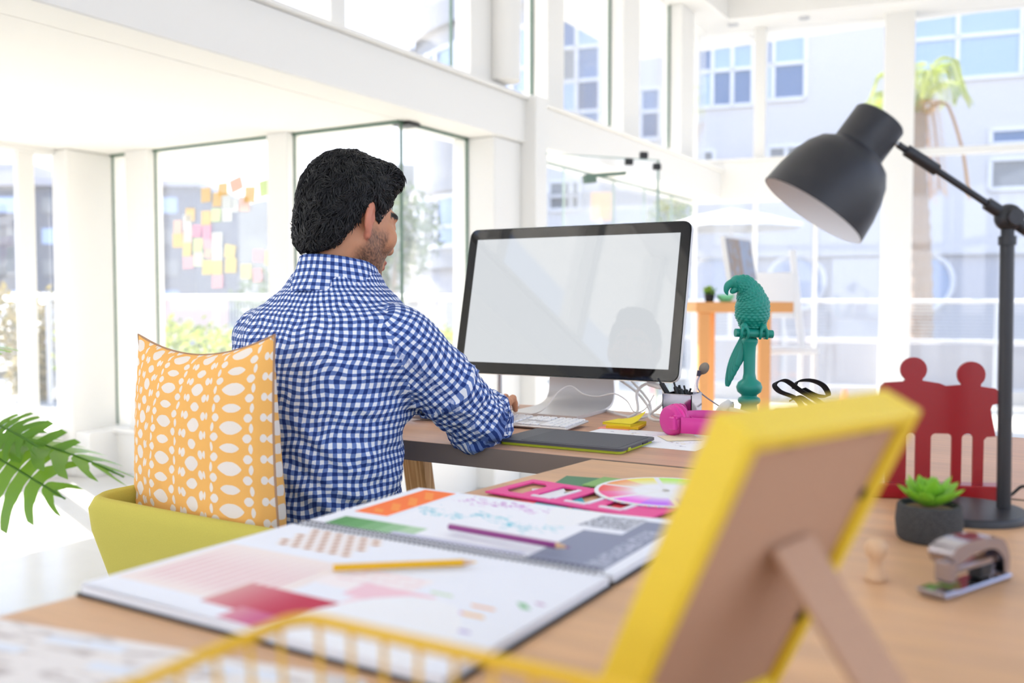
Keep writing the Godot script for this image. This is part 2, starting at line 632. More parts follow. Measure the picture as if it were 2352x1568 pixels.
	# recessed ceiling lamps over the far window
	for q in [[Vector3(0.35, 3.478, 0.22), "small recessed ceiling spotlight between the far corner and the slim upper mullion"], [Vector3(0.95, 3.478, 0.22), "small recessed ceiling spotlight between the slim upper mullion and the thick column"]]:
		var d := MB.new()
		d.lathe([Vector2(0.028, -0.004), Vector2(0.045, -0.004), Vector2(0.047, 0.0)], 20)
		d.lathe([Vector2(0.0, 0.012), Vector2(0.028, -0.004)], 20)
		single(d, "ceiling_spotlight", M.steel, q[1], "spotlight", c.transform * (q[0] as Vector3), 0, "ceiling spotlights")


# ---------------------------------------------------------------- outside the windows
func leaf(mb: MB, p: Vector3, d: Vector3, up: Vector3, l: float, w: float) -> void:
	var s := d.cross(up).normalized() * w * 0.5
	var m := p + d * l * 0.5 + up * l * 0.06
	mb.tri(p, m - s, p + d * l)
	mb.tri(p, p + d * l, m + s)


func rand_dir() -> Vector3:
	return Vector3(rng.randfn(), rng.randfn(), rng.randfn()).normalized()


# leaves filling an ellipsoid
func leaf_cloud(mb: MB, o: Vector3, r: Vector3, count: int, size: float, cols: Array) -> void:
	mb.colored = true
	for i in count:
		var q := rand_dir() * pow(rng.randf(), 0.4)
		mb.tint = (cols[rng.randi() % cols.size()] as Color).srgb_to_linear() * rng.randf_range(0.8, 1.2)
		leaf(mb, o + q * r, rand_dir(), rand_dir(), size * rng.randf_range(0.6, 1.3), size * 0.5)
	mb.tint = Color.WHITE


func outside() -> void:
	var lf := mat("foliage", Color.WHITE, 0.6)
	lf.vertex_color_use_as_albedo = true
	lf.backlight_enabled = true
	lf.backlight = Color(0.75, 0.8, 0.5)
	var pv := mat("paving", Color(0.55, 0.55, 0.54), 0.85)
	var pim := Image.create(256, 256, false, Image.FORMAT_RGB8)
	var pn := noise(5, 0.05, 4)
	for y in 256:
		for x in 256:
			var k := 0.92 + 0.12 * pn.get_noise_2d(x, y)
			pim.set_pixel(x, y, Color(k, k, k))
	pv.albedo_texture = tex(pim)
	pv.uv1_triplanar = true
	pv.uv1_world_triplanar = true
	pv.uv1_scale = Vector3(0.3, 0.3, 0.3)
	mat("render_white", Color(0.80, 0.78, 0.765), 0.85)
	mat("render_round", Color(0.66, 0.65, 0.645), 0.85)
	mat("render_grey", Color(0.70, 0.685, 0.69), 0.85)
	mat("render_dark", Color(0.44, 0.44, 0.46), 0.85)
	mat("frame_white", Color(0.88, 0.865, 0.85), 0.5)
	mat("pane_blue", Color(0.36, 0.45, 0.58), 0.12)
	mat("pane_dark", Color(0.22, 0.29, 0.42), 0.12)
	mat("pane_pale", Color(0.62, 0.70, 0.82), 0.15)
	mat("pane_grey", Color(0.50, 0.50, 0.50), 0.3)
	mat("bark", Color(0.62, 0.54, 0.47), 0.95)
	mat("galvanised", Color(0.80, 0.81, 0.82), 0.45, 0.3)

	var g := setting("ground", "pale paved ground outside the windows", "ground")
	put(span(Vector3(-90, -0.5, -90), Vector3(-5.6, -0.15, 60)), "paving", pv, g)
	put(span(Vector3(-5.6, -0.5, -90), Vector3(60, -0.15, -9.6)), "paving", pv, g)
	put(span(Vector3(-5.6, -0.5, -9.6), Vector3(-2.9, -0.15, -3.9)), "paving", pv, g)
	put(span(Vector3(3.4, -0.5, -9.6), Vector3(60, -0.15, 60)), "paving", pv, g)
	put(span(Vector3(-5.6, -0.5, 6.2), Vector3(3.4, -0.15, 60)), "paving", pv, g)

	var turn := atan2(0.182, 0.983)
	var away := Vector3(-0.182, 0, -0.983)
	var corner := Vector3(-2.95, 0, -8.339)
	# --- white office building across the street
	var ob := thing("office_building", "white rendered office building with blue panes and round louvred openings", "building", corner + away * 12.0, turn)
	put(span(Vector3(-8.5, 2.0, -1.0), Vector3(16, 9.5, 0)), "upper_wall", M.render_white, ob)
	put(span(Vector3(-8.5, -0.3, -1.0), Vector3(16, 2.0, -0.04)), "lower_wall", M.render_grey, ob)
	put(span(Vector3(-8.5, 1.95, -0.1), Vector3(16, 2.06, 0.05)), "string_course", M.render_white, ob)
	for x in [2.25, -2.6]:
		put(span(Vector3(x - 0.06, 2.0, -0.05), Vector3(x + 0.06, 9.5, 0.06)), "pilaster", M.render_white, ob)
	put(span(Vector3(0.95, -0.2, -0.1), Vector3(2.1, 1.9, 0.03)), "panel", M.render_white, ob)
	# [x0, x1, y0, y1, column lines, row lines]
	var wins := [
		[-2.28, -0.70, 5.2, 6.84, [-1.94, -1.55, -1.13], [5.97, 6.5]],
		[-0.42, 0.37, 5.26, 6.82, [-0.28], [6.0, 6.6]],
		[-5.35, -4.05, 4.6, 7.42, [-4.98, -4.6], [5.3, 6.0, 6.75]],
		[-3.56, -2.68, 4.6, 5.7, [-3.12], [5.2]],
		[-2.05, -1.50, 3.98, 4.27, [-1.75], []],
		[-0.36, 0.36, 3.98, 4.28, [0.0], []],
		[2.38, 6.6, 5.42, 8.6, [3.25, 4.38, 5.5], [6.25, 6.9, 7.8]],
		[3.88, 5.4, 4.1, 4.38, [4.6], []],
		[3.88, 5.4, 3.22, 3.80, [4.6], []],
		[-5.25, -4.52, 3.1, 3.75, [-4.72], [3.42]],
	]
	var pm := ["pane_dark", "pane_blue", "pane_pale", "pane_blue", "pane_grey", "pane_pale", "pane_blue"]
	var num := 0
	for w in wins:
		var win := Node3D.new()
		win.name = "window"
		ob.add_child(win, true)
		var fr := MB.new()
		for x in [w[0], w[1]] + w[4]:
			fr.box(Vector3(x, (w[2] + w[3]) / 2, 0.02), Vector3(0.075, w[3] - w[2], 0.07))
		for y in [w[2], w[3]] + w[5]:
			fr.box(Vector3((w[0] + w[1]) / 2, y, 0.02), Vector3(w[1] - w[0], 0.075, 0.07))
		put(fr, "frame", M.frame_white, win)
		var xs: Array = [w[0]] + w[4] + [w[1]]
		var ys: Array = [w[2]] + w[5] + [w[3]]
		for i in xs.size() - 1:
			for j in ys.size() - 1:
				num += 1
				var mm: String = pm[(num * 5 + i * 3 + j) % pm.size()]
				if w[3] > 8.0:
					mm = "pane_pale"
				elif w[2] < 4.2:
					mm = "pane_grey" if w[2] < 4.0 else "pane_blue"
				put(span(Vector3(xs[i], ys[j], 0.0), Vector3(xs[i + 1], ys[j + 1], 0.012)), "pane", M[mm], win)
	for x in [-1.48, 0.22, 2.68, 5.2]:
		var ro := Node3D.new()
		ro.name = "round_opening"
		ro.position = Vector3(x, 1.40, -0.03)
		ob.add_child(ro, true)
		var ring := MB.new()
		var rp := PackedVector3Array()
		for i in 41:
			rp.append(Vector3(cos(TAU * i / 40), sin(TAU * i / 40), 0) * 0.58)
		ring.tube(rp, 0.055, 8, false)
		put(ring, "ring", M.frame_white, ro)
		for k in 11:
			var y := -0.5 + k * 0.1
			var hw := sqrt(0.57 * 0.57 - y * y)
			put(bx(Vector3(0, y, 0.0), Vector3(hw * 2, 0.06, 0.02)), "slat", M.pane_pale, ro)

	# --- rounded building beyond the glass corner
	var cb := thing("rounded_building", "pale building with a rounded end and a band of white windows", "building", Vector3(-7.265, 0, -16.61))
	var rr := Vector3(0.8616, 0, -0.5075)
	var ff := Vector3(-0.5075, 0, -0.8616)
	var arc := func(r: float, y0: float, y1: float, ph0: float, ph1: float) -> MB:
		var p := PackedVector3Array()
		var seg := 26
		for y in [y0, y1]:
			for i in seg + 1:
				var ph := lerpf(ph0, ph1, float(i) / seg)
				p.append(-rr * cos(ph) * r - ff * sin(ph) * r + Vector3(0, y, 0))
		var m := MB.new()
		m.grid(p, seg + 1, 2, PackedVector2Array(), true)
		return m
	var p0 := deg_to_rad(-25)
	var p1 := deg_to_rad(62)
	put(arc.call(4.0, 1.62, 5.8, p0, p1), "upper_wall", M.render_round, cb)
	put(arc.call(3.94, -0.3, 1.65, p0, p1), "lower_wall", M.render_grey, cb)
	put(arc.call(4.12, 5.55, 5.95, p0, p1), "parapet", M.render_round, cb)
	put(arc.call(4.1, 2.85, 3.0, p0, p1), "ledge", M.render_round, cb)
	put(arc.call(4.08, 1.58, 1.72, p0, p1), "ledge", M.render_round, cb)
	var side := MB.new()
	var e0: Vector3 = -rr * cos(p1) * 4.0 - ff * sin(p1) * 4.0
	side.quad(e0 + Vector3(0, -0.3, 0), e0 + Vector3(0, 5.8, 0), e0 + ff * 2.6 + Vector3(0, 5.8, 0), e0 + ff * 2.6 + Vector3(0, -0.3, 0))
	put(side, "side_wall", M.render_round, cb)
	var roof := MB.new()
	for i in 20:
		var a0 := lerpf(p0, p1, i / 20.0)
		var a1 := lerpf(p0, p1, (i + 1) / 20.0)
		roof.tri(e0 + ff * 2.6 + Vector3(0, 5.8, 0), Vector3(0, 5.8, 0) - rr * cos(a0) * 4.0 - ff * sin(a0) * 4.0, Vector3(0, 5.8, 0) - rr * cos(a1) * 4.0 - ff * sin(a1) * 4.0)
	put(roof, "roof", M.render_round, cb)
	for band in [[1.95, 2.76, 8.0], [4.2, 5.2, 8.0]]:
		var ph: float = deg_to_rad(-20)
		var k := 0
		while ph < p1 - 0.05:
			var p2: float = minf(ph + deg_to_rad(8.6), p1)
			var win := Node3D.new()
			win.name = "window"
			cb.add_child(win, true)
			put(arc.call(4.02, band[0], band[1], ph + 0.012, p2 - 0.012), "pane", M["pane_grey" if band[0] < 3 else "pane_pale"] if k % 3 else M.pane_pale, win)
			put(arc.call(4.05, band[0] - 0.04, band[0] + 0.03, ph, p2), "frame", M.frame_white, win)
			put(arc.call(4.05, band[1] - 0.03, band[1] + 0.05, ph, p2), "frame", M.frame_white, win)
			put(arc.call(4.05, lerpf(band[0], band[1], 0.36), lerpf(band[0], band[1], 0.42), ph, p2), "frame", M.frame_white, win)
			put(arc.call(4.06, band[0], band[1], ph - 0.012, ph + 0.012), "frame", M.frame_white, win)
			ph = p2
			k += 1
	# --- left: hill, grey block, house
	var hill := MB.new()
	var hp := PackedVector3Array()
	var hn := noise(9, 0.05, 4)
	for j in 2:
		for i in 41:
			var a := deg_to_rad(lerpf(150, 260, i / 40.0))
			var hgt := 15.0 + 7.0 * sin(i * 0.2 + 1.0) + 5.0 * hn.get_noise_1d(i * 6.0)
			hp.append(Vector3(cos(a) * 150.0, -2.0 if j == 0 else hgt, sin(a) * 150.0))
	hill.grid(hp, 41, 2, PackedVector2Array(), true)
	var hm := mat("hillside", Color(0.68, 0.67, 0.64), 1.0)
	hm.albedo_texture = pv.albedo_texture
	hm.uv1_triplanar = true
	hm.uv1_world_triplanar = true
	hm.uv1_scale = Vector3(0.02, 0.02, 0.02)
	var ho := put(hill, "hill", hm, self)
	tag(ho, "hazy blue-grey hillside far beyond the left windows", "hill", "", "structure")
	var gb := thing("grey_building", "dark grey office block with strip windows beyond the left windows", "building", Vector3(-40, -0.2, -25.5), deg_to_rad(33))
	put(span(Vector3(-9, 0, -8), Vector3(7.2, 6.4, 0)), "wall", M.render_dark, gb)
	put(span(Vector3(-9.2, 6.3, -8.2), Vector3(7.4, 6.6, 0.2)), "parapet", M.render_grey, gb)
	for j in 4:
		for i in 7:
			put(span(Vector3(-8.4 + i * 2.2, 0.9 + j * 1.4, 0), Vector3(-6.8 + i * 2.2, 1.6 + j * 1.4, 0.06)), "window", M.pane_grey if (i + j) % 3 else M.pane_pale, gb)
	put(span(Vector3(-4, 6.4, -5), Vector3(-1, 7.6, -2)), "plant_room", M.render_grey, gb)
	mat("roof_tile", Color(0.68, 0.62, 0.60), 0.9)
	mat("house_pink", Color(0.85, 0.68, 0.64), 0.9)
	var hs := thing("house", "small house with a pale tiled roof and pink wall behind the brown tree", "house", Vector3(-24.0, -0.2, -15.5), deg_to_rad(25))
	put(span(Vector3(-3.6, 0, -4), Vector3(3.6, 1.35, 0)), "wall", M.house_pink, hs)
	var rfm := MB.new()
	rfm.prism(PackedVector2Array([Vector2(-2.4, 1.3), Vector2(0.3, 2.5), Vector2(3.0, 1.3)]), 8.2, Transform3D(Basis(Vector3.UP, PI / 2), Vector3(-4.1, 0, -2)))
	put(rfm, "roof", M.roof_tile, hs)
	for x in [-2.0, 1.6]:
		put(span(Vector3(x, 0.5, -0.02), Vector3(x + 0.9, 1.1, 0.04)), "window", M.pane_grey, hs)
	# --- trees and shrubs
	var brown := [hexc("a08a66"), hexc("8f7d5e"), hexc("b39a70"), hexc("6f6a55")]
	var green := [hexc("99a046"), hexc("b9bd52"), hexc("75843e"), hexc("d2d47a")]
	var dark := [hexc("5d6e55"), hexc("6f7f62"), hexc("4d5c4c")]
	var plant := func(called: String, label: String, cat: String, at: Vector3, blobs: Array, leaves: int, size: float, cols: Array, trunk: float, group := "") -> void:
		var o := thing(called, label, cat, at, 0, group)
		var mb := MB.new()
		for b in blobs:
			leaf_cloud(mb, b[0], b[1], int(leaves / blobs.size()), size, cols)
		put(mb, "foliage", M.foliage, o).set_meta("kind", "stuff")
		if trunk > 0:
			var tm := MB.new()
			for b in blobs:
				tm.tube(curve_pts([Vector3(0, 0, 0), Vector3(b[0].x * 0.2, b[0].y * 0.5, b[0].z * 0.2), b[0]], 4), [trunk, trunk, trunk, trunk * 0.8, trunk * 0.8, trunk * 0.6, trunk * 0.5, trunk * 0.3, trunk * 0.2], 7)
			put(tm, "trunk", M.bark, o)
	plant.call("dry_tree", "brown dry-leaved tree outside the far left window", "tree", Vector3(-9.4, -0.15, -5.3), [[Vector3(0, 0.95, 0), Vector3(0.45, 0.55, 0.5)], [Vector3(0.2, 0.45, 0.35), Vector3(0.35, 0.4, 0.35)]], 2600, 0.10, brown, 0.07)
	plant.call("dry_bush", "brown leafless-looking bush between the left mullion and the corner column", "bush", Vector3(-11.0, -0.15, -7.1), [[Vector3(0, 0.85, 0), Vector3(0.5, 0.5, 0.4)], [Vector3(0.3, 0.3, 0.3), Vector3(0.3, 0.35, 0.3)]], 1800, 0.10, brown, 0.06)
	plant.call("garden_tree", "grey-green tree behind the paper notes on the glass", "tree", Vector3(-7.0, -0.15, -9.0), [[Vector3(0.1, 2.0, 0), Vector3(0.55, 0.65, 0.5)], [Vector3(-0.4, 1.4, 0.2), Vector3(0.4, 0.5, 0.4)]], 1800, 0.11, dark, 0.06)
	plant.call("low_tree", "dark low tree behind the white railing", "tree", Vector3(-9.6, -0.15, -9.9), [[Vector3(0, 1.2, 0), Vector3(0.9, 0.5, 0.6)], [Vector3(0.8, 1.0, 0), Vector3(0.6, 0.45, 0.5)]], 1800, 0.11, dark, 0.06)
	plant.call("street_tree", "small sunlit tree above the top edge of the wide display", "tree", Vector3(-6.5, -0.15, -17.0), [[Vector3(0, 2.75, 0), Vector3(0.5, 0.4, 0.5)]], 700, 0.10, green, 0.04)
	plant.call("leafy_shrub", "yellow-green leafy shrub behind the red couple silhouette", "shrub", Vector3(-0.06, -0.15, -11.0), [[Vector3(0, 0.5, 0), Vector3(0.16, 0.3, 0.16)], [Vector3(0.06, 0.25, 0), Vector3(0.16, 0.2, 0.16)]], 420, 0.075, green, 0.015)
	plant.call("sapling", "thin sapling with few leaves outside the far window", "sapling", Vector3(-1.62, -0.15, -11.2), [[Vector3(0, 0.75, 0), Vector3(0.10, 0.25, 0.10)], [Vector3(0.03, 0.4, 0), Vector3(0.16, 0.12, 0.12)]], 90, 0.07, dark, 0.012)
	for hd in [["clipped green hedge below the white railing behind the man", Vector3(-5.65, -0.15, -5.5), 2.2, 9000]]:
		var o := thing("hedge", hd[0], "hedge", hd[1])
		var mb := MB.new()
		mb.colored = true
		for i in hd[3]:
			mb.tint = (green[rng.randi() % 4] as Color).srgb_to_linear() * rng.randf_range(0.7, 1.2)
			var q := Vector3(rng.randf_range(-hd[2], hd[2]), rng.randf_range(0.0, 0.98), rng.randf_range(-0.35, 0.35))
			q.y += 0.06 * sin(q.x * 5.0)
			leaf(mb, q, rand_dir(), rand_dir(), 0.075 * rng.randf_range(0.7, 1.3), 0.04)
		put(mb, "foliage", M.foliage, o).set_meta("kind", "stuff")
		var st := MB.new()
		for i in int(hd[2] * 6):
			var x: float = -hd[2] + i * 0.33
			st.tube(PackedVector3Array([Vector3(x, 0, 0), Vector3(x + 0.05, 0.7, 0.05)]), 0.015, 5)
		put(st, "stems", M.bark, o)
	# palm
	var pl := thing("palm_tree", "palm tree with a rough grey trunk and hanging dry fronds", "palm tree", corner + away * 4.0 + Vector3(0.983, 0, -0.182) * 2.17 + Vector3(0, -0.15, 0))
	var tk := MB.new()
	var tp := PackedVector3Array()
	var tr := []
	for i in 61:
		var y := i * 3.5 / 60.0
		tp.append(Vector3(0.03 * sin(y * 1.3) - 0.02 * y, y, 0.02 * y))
		tr.append(0.155 - 0.012 * y + (0.016 if i % 3 == 0 else 0.0) + (0.05 * maxf(0, y - 3.0)))
	tk.tube(tp, tr, 14)
	put(tk, "trunk", M.bark, pl)
	var fl_live := [hexc("b4b86e"), hexc("a3ab5a"), hexc("cfd09a")]
	var fl_dry := [hexc("d9a878"), hexc("c99868"), hexc("e2bd95")]
	for k in 17:
		var dry := k >= 13
		var a := k * 2.4 + 0.3
		var out := Vector3(cos(a), 0, sin(a))
		var lift := rng.randf_range(0.15, 0.9) if not dry else 0.1
		var top := Vector3(-0.07, 3.5, 0.07)
		var ln := rng.randf_range(0.5, 0.75) if not dry else 0.8
		var path: PackedVector3Array
		if dry:
			path = curve_pts([top - Vector3(0, 0.1, 0), top + out * 0.3 + Vector3(0, 0.1, 0), top + out * 0.5 + Vector3(0, -0.4, 0), top + out * 0.6 + Vector3(0, -1.0, 0)], 6)
		else:
			path = curve_pts([top, top + out * ln * 0.35 + Vector3(0, lift * 0.6, 0), top + out * ln * 0.75 + Vector3(0, lift * 0.7, 0), top + out * ln + Vector3(0, lift * 0.3, 0)], 6)
		var fm := MB.new()
		fm.colored = true
		var cols := fl_dry if dry else fl_live
		fm.tint = (cols[k % 3] as Color).srgb_to_linear()
		fm.tube(path, 0.012, 4, false)
		for i in range(2, path.size()):
			var d := (path[i] - path[i - 1]).normalized()
			var s := d.cross(Vector3.UP).normalized()
			for sd in [-1.0, 1.0]:
				leaf(fm, path[i], (s * sd + d * 0.6 + Vector3(0, -0.35, 0)).normalized(), Vector3.UP, 0.20 if not dry else 0.16, 0.025)
				leaf(fm, (path[i] + path[i - 1]) / 2, (s * sd + d * 0.7 + Vector3(0, -0.2, 0)).normalized(), Vector3.UP, 0.18 if not dry else 0.16, 0.025)
		put(fm, "frond", M.foliage, pl)
	# --- railings
	var rl := thing("railing", "white tubular railing with wire mesh above the hedge", "railing", Vector3(-3.2, -0.15, -6.6))
	var top_rail := MB.new()
	top_rail.tube(PackedVector3Array([Vector3(-7, 1.23, 0), Vector3(0.15, 1.23, 0)]), 0.03, 8)
	put(top_rail, "rail", M.frame_white, rl)
	for i in 6:
		var po := MB.new()
		po.tube(PackedVector3Array([Vector3(-6.9 + i * 1.38, 0, 0), Vector3(-6.9 + i * 1.38, 1.22, 0)]), 0.028, 8)
		put(po, "post", M.frame_white, rl)
	var wire := MB.new()
	for i in 24:
		wire.box(Vector3(-3.4, 0.2 + i * 0.042, 0), Vector3(7, 0.006, 0.006))
	for i in 165:
		wire.box(Vector3(-6.9 + i * 0.042, 0.66, 0), Vector3(0.005, 1.05, 0.005))
	put(wire, "wire_mesh", M.galvanised, rl).set_meta("kind", "stuff")
	var r2 := thing("railing", "white railing with thin horizontal wires in front of the round openings", "railing", corner + away * 3.0 + Vector3(0, -0.15, 0), turn)
	for y in [1.19, 0.735]:
		var m := MB.new()
		m.tube(PackedVector3Array([Vector3(-0.6, y, 0), Vector3(9, y, 0)]), 0.022, 8)
		put(m, "rail", M.frame_white, r2)
	for i in 9:
		var m := MB.new()
		m.tube(PackedVector3Array([Vector3(-0.55 + i * 1.15, 0, 0), Vector3(-0.55 + i * 1.15, 1.18, 0)]), 0.02, 8)
		put(m, "post", M.galvanised, r2)
	for i in 10:
		put(bx(Vector3(4.2, 0.78 + i * 0.04, 0), Vector3(9.6, 0.008, 0.008)), "wire", M.galvanised, r2)
	var kw := thing("garden_wall", "low blue-grey wall at the foot of the street railing", "wall", corner + away * 3.6 + Vector3(0, -0.15, 0), turn)
	put(span(Vector3(-0.6, 0, -0.2), Vector3(9, 0.68, 0)), "wall", M.render_grey, kw)
	put(span(Vector3(-0.6, 0.0, 0.0), Vector3(9, 0.16, 0.35)), "kerb", M.render_white, kw)
	# --- street things
	var sg := thing("sign_board", "orange sign board on a post outside the glass wall", "sign", Vector3(-5.14, -0.15, -10.98), deg_to_rad(20))
	put(span(Vector3(-0.13, 2.22, -0.02), Vector3(0.13, 2.58, 0.02), 0.005), "board", mat("sign_orange", Color(0.92, 0.72, 0.55), 0.6), sg)
	var sp := MB.new()
	sp.tube(PackedVector3Array([Vector3(0, 0, 0), Vector3(0, 2.25, 0)]), 0.03, 8)
	put(sp, "post", M.galvanised, sg)
	var um := thing("parasol", "open white parasol outside the far corner", "parasol", Vector3(-4.47, -0.15, -14.28))
	var cn := MB.new()
	cn.lathe([Vector2(1.1, 2.30), Vector2(1.08, 2.34), Vector2(0.6, 2.48), Vector2(0.02, 2.60)], 8)
	put(cn, "canopy", M.frame_white, um)
	var pp := MB.new()
	pp.tube(PackedVector3Array([Vector3(0, 0, 0), Vector3(0, 2.62, 0)]), 0.025, 8)
	put(pp, "pole", M.frame_white, um)
	var cone := MB.new()
	cone.lathe([Vector2(0.0, 0), Vector2(0.11, 0), Vector2(0.11, 0), Vector2(0.11, 0.02), Vector2(0.11, 0.02), Vector2(0.075, 0.02), Vector2(0.02, 0.3), Vector2(0.0, 0.3)], 16)
	single(cone, "traffic_cone", mat("cone_orange", Color(0.95, 0.45, 0.2), 0.6), "small orange traffic cone outside the far window", "cone", Vector3(-1.9, -0.15, -9.9))
	for q in [[Vector3(-15.2, -0.15, -10.0), 2.0, "white hatchback parked on the street behind the brown bush"]]:
		car(q[0], q[1], q[2], hexc("e6e8ee") if q[0].x < -12 else hexc("9aa3b8"))
	var which := 0
	for q in [Vector3(-4.45, -0.15, -7.75), Vector3(-4.75, -0.15, -9.6)]:
		var tb := thing("garden_table", ["metal garden table outside, close to the open glass door", "metal garden table outside, farther off towards the parasol"][which], "table", q, 0, "garden tables")
		which += 1
		var m := MB.new()
		m.lathe([Vector2(0, 0.68), Vector2(0.36, 0.68), Vector2(0.36, 0.68), Vector2(0.36, 0.71), Vector2(0.36, 0.71), Vector2(0, 0.71)], 28)
		put(m, "table_top", M.galvanised, tb)
		var m2 := MB.new()
		m2.lathe([Vector2(0.22, 0), Vector2(0.22, 0.02), Vector2(0.03, 0.04), Vector2(0.03, 0.68)], 16)
		put(m2, "pedestal", M.galvanised, tb)
		for k in 3:
			var a: float = [0.4, 2.6, 4.6][k]
			garden_chair(q + Vector3(cos(a), 0, sin(a)) * 0.62, -a - PI / 2, "slatted garden chair %s at the garden table %s" % [["facing the studio", "facing the hedge", "facing the street"][k], "near the door" if which == 1 else "near the parasol"])


func garden_chair(at: Vector3, turn: float, label: String) -> void:
	var o := thing("garden_chair", label, "chair", at, turn, "garden chairs")
	for s in [-1, 1]:
		for z in [-1, 1]:
			var m := MB.new()
			m.tube(PackedVector3Array([Vector3(s * 0.18, 0, z * 0.18), Vector3(s * 0.17, 0.43 if z > 0 else 0.85, z * 0.17)]), 0.012, 6)
			put(m, "leg", M.galvanised, o)
	for k in 5:
		put(bx(Vector3(0, 0.43, -0.16 + k * 0.08), Vector3(0.36, 0.012, 0.06)), "seat_slat", M.frame_white, o)
	for k in 3:
		put(bx(Vector3(0, 0.6 + k * 0.1, -0.17), Vector3(0.34, 0.06, 0.012)), "back_slat", M.frame_white, o)


func car(at: Vector3, turn: float, label: String, col: Color) -> void:
	var o := thing("parked_car", label, "car", at, turn)
	var paint := mat("car_paint_%d" % int(at.x), col, 0.25)
	var prof := curve2([Vector2(-1.9, 0.3), Vector2(-1.92, 0.62), Vector2(-1.2, 0.78), Vector2(-0.6, 1.22), Vector2(0.4, 1.32), Vector2(1.3, 1.2), Vector2(1.75, 0.8), Vector2(1.85, 0.5), Vector2(1.8, 0.28)], 5)
	var b := MB.new()
	b.prism(prof, 1.55, Transform3D(Basis(), Vector3(0, 0, 0.775)))
	put(b, "body", paint, o)
	for s in [-1, 1]:
		var w := MB.new()
		w.prism(PackedVector2Array([Vector2(-0.85, 0.82), Vector2(-0.5, 1.16), Vector2(0.4, 1.24), Vector2(1.15, 1.12), Vector2(1.4, 0.84)]), 0.02, Transform3D(Basis(), Vector3(0, 0, 0.785 * s + 0.01)))
		put(w, "side_window", M.pane_dark, o)
		for x in [-1.2, 1.15]:
			var t := MB.new()
			t.lathe([Vector2(0, -0.1), Vector2(0.28, -0.1), Vector2(0.3, -0.07), Vector2(0.3, 0.07), Vector2(0.28, 0.1), Vector2(0, 0.1)], 20, Transform3D(Basis(Vector3.RIGHT, PI / 2), Vector3(x, 0.3, 0.72 * s)))
			put(t, "wheel", M.black_plastic, o)


# ---------------------------------------------------------------- desks, chair, display
func flat_xf(h: float) -> Transform3D:      # outline given as (x, -z), laid flat with its top at h
	return Transform3D(Basis(Vector3.RIGHT, Vector3(0, 0, -1), Vector3.UP), Vector3(0, h, 0))


func flat_poly(pts: Array) -> PackedVector2Array:
	var o := PackedVector2Array()
	for p in pts:
		o.append(Vector2(p[0], -p[1]))
	return o


func round_rect(w: float, h: float, r: float, seg := 5) -> PackedVector2Array:
	var o := PackedVector2Array()
	for c in [[1, 1, 0.0], [-1, 1, 0.5], [-1, -1, 1.0], [1, -1, 1.5]]:
		for i in seg + 1:
			var a: float = PI * (c[2] + 0.5 * i / seg)
			o.append(Vector2(c[0] * (w / 2 - r) + cos(a) * r, c[1] * (h / 2 - r) + sin(a) * r))
	return o


func trestle(x: float, z0: float, z1: float, label: String) -> void:
	var o := thing("trestle", label, "trestle", Vector3(x, 0, (z0 + z1) / 2))
	var h := (z1 - z0) / 2
	var ut := DESK - 0.049
	for s in [-1.0, 1.0]:
		var m := MB.new()
		m.bar(Vector3(0, 0, s * (h + 0.15)), Vector3(0, ut, s * h), 0.045, 0.07, Vector3.RIGHT, 0.004)
		put(m, "leg", M.pine, o)
	put(bx(Vector3(0, ut - 0.035, 0), Vector3(0.04, 0.07, h * 2), 0.004), "top_rail", M.pine, o)
	put(bx(Vector3(0, 0.22, 0), Vector3(0.03, 0.06, h * 2 + 0.19), 0.004), "stretcher", M.pine, o)


func desks() -> void:
	mat("edge_brown", hexc("84746a"), 0.75)
	var pine := mat("pine", Color.WHITE, 0.6)
	var im := Image.create(256, 256, false, Image.FORMAT_RGB8)
	var n := noise(41, 0.02, 3)
	for y in 256:
		for x in 256:
			var k := n.get_noise_2d(x * 6.0, y * 0.35)
			im.set_pixel(x, y, hexc("cfa671").lerp(hexc("a9783f"), clampf(0.45 + k * 1.3, 0, 1)))
	pine.albedo_texture = tex(im)
	pine.uv1_triplanar = true
	pine.uv1_scale = Vector3(5, 2, 5)
	var fd := thing("desk", "long oak desk with a dark brown edge under the wide display", "desk", Vector3(-0.7, 0, -1.93))
	put(span(Vector3(-1.30, DESK - 0.04, -0.35), Vector3(1.5, DESK, 0.350), 0.0015), "desk_top", M.oak_far, fd)
	put(span(Vector3(-1.30, DESK - 0.041, 0.350), Vector3(1.5, DESK - 0.0005, 0.3525)), "edge_band", M.edge_brown, fd)
	trestle(-1.50, -2.02, -1.86, "slanted pine trestle under the oak desk beside the man")
	trestle(0.55, -2.08, -1.78, "pine trestle under the far right end of the oak desk")
	var nd := thing("desk", "pale oak desk holding the sketchbook, the yellow frame and the lamp", "desk")
	var tp := MB.new()
	tp.prism(flat_poly([[-0.75, -1.566], [1.05, -1.566], [1.05, -0.20], [-0.889, -0.20]]), 0.036, flat_xf(DESK))
	put(tp, "desk_top", M.oak_near, nd)
	trestle(-0.50, -1.10, -0.55, "pine trestle under the pale oak desk below the sketchbook")
	trestle(0.75, -1.10, -0.55, "pine trestle under the right end of the pale oak desk")


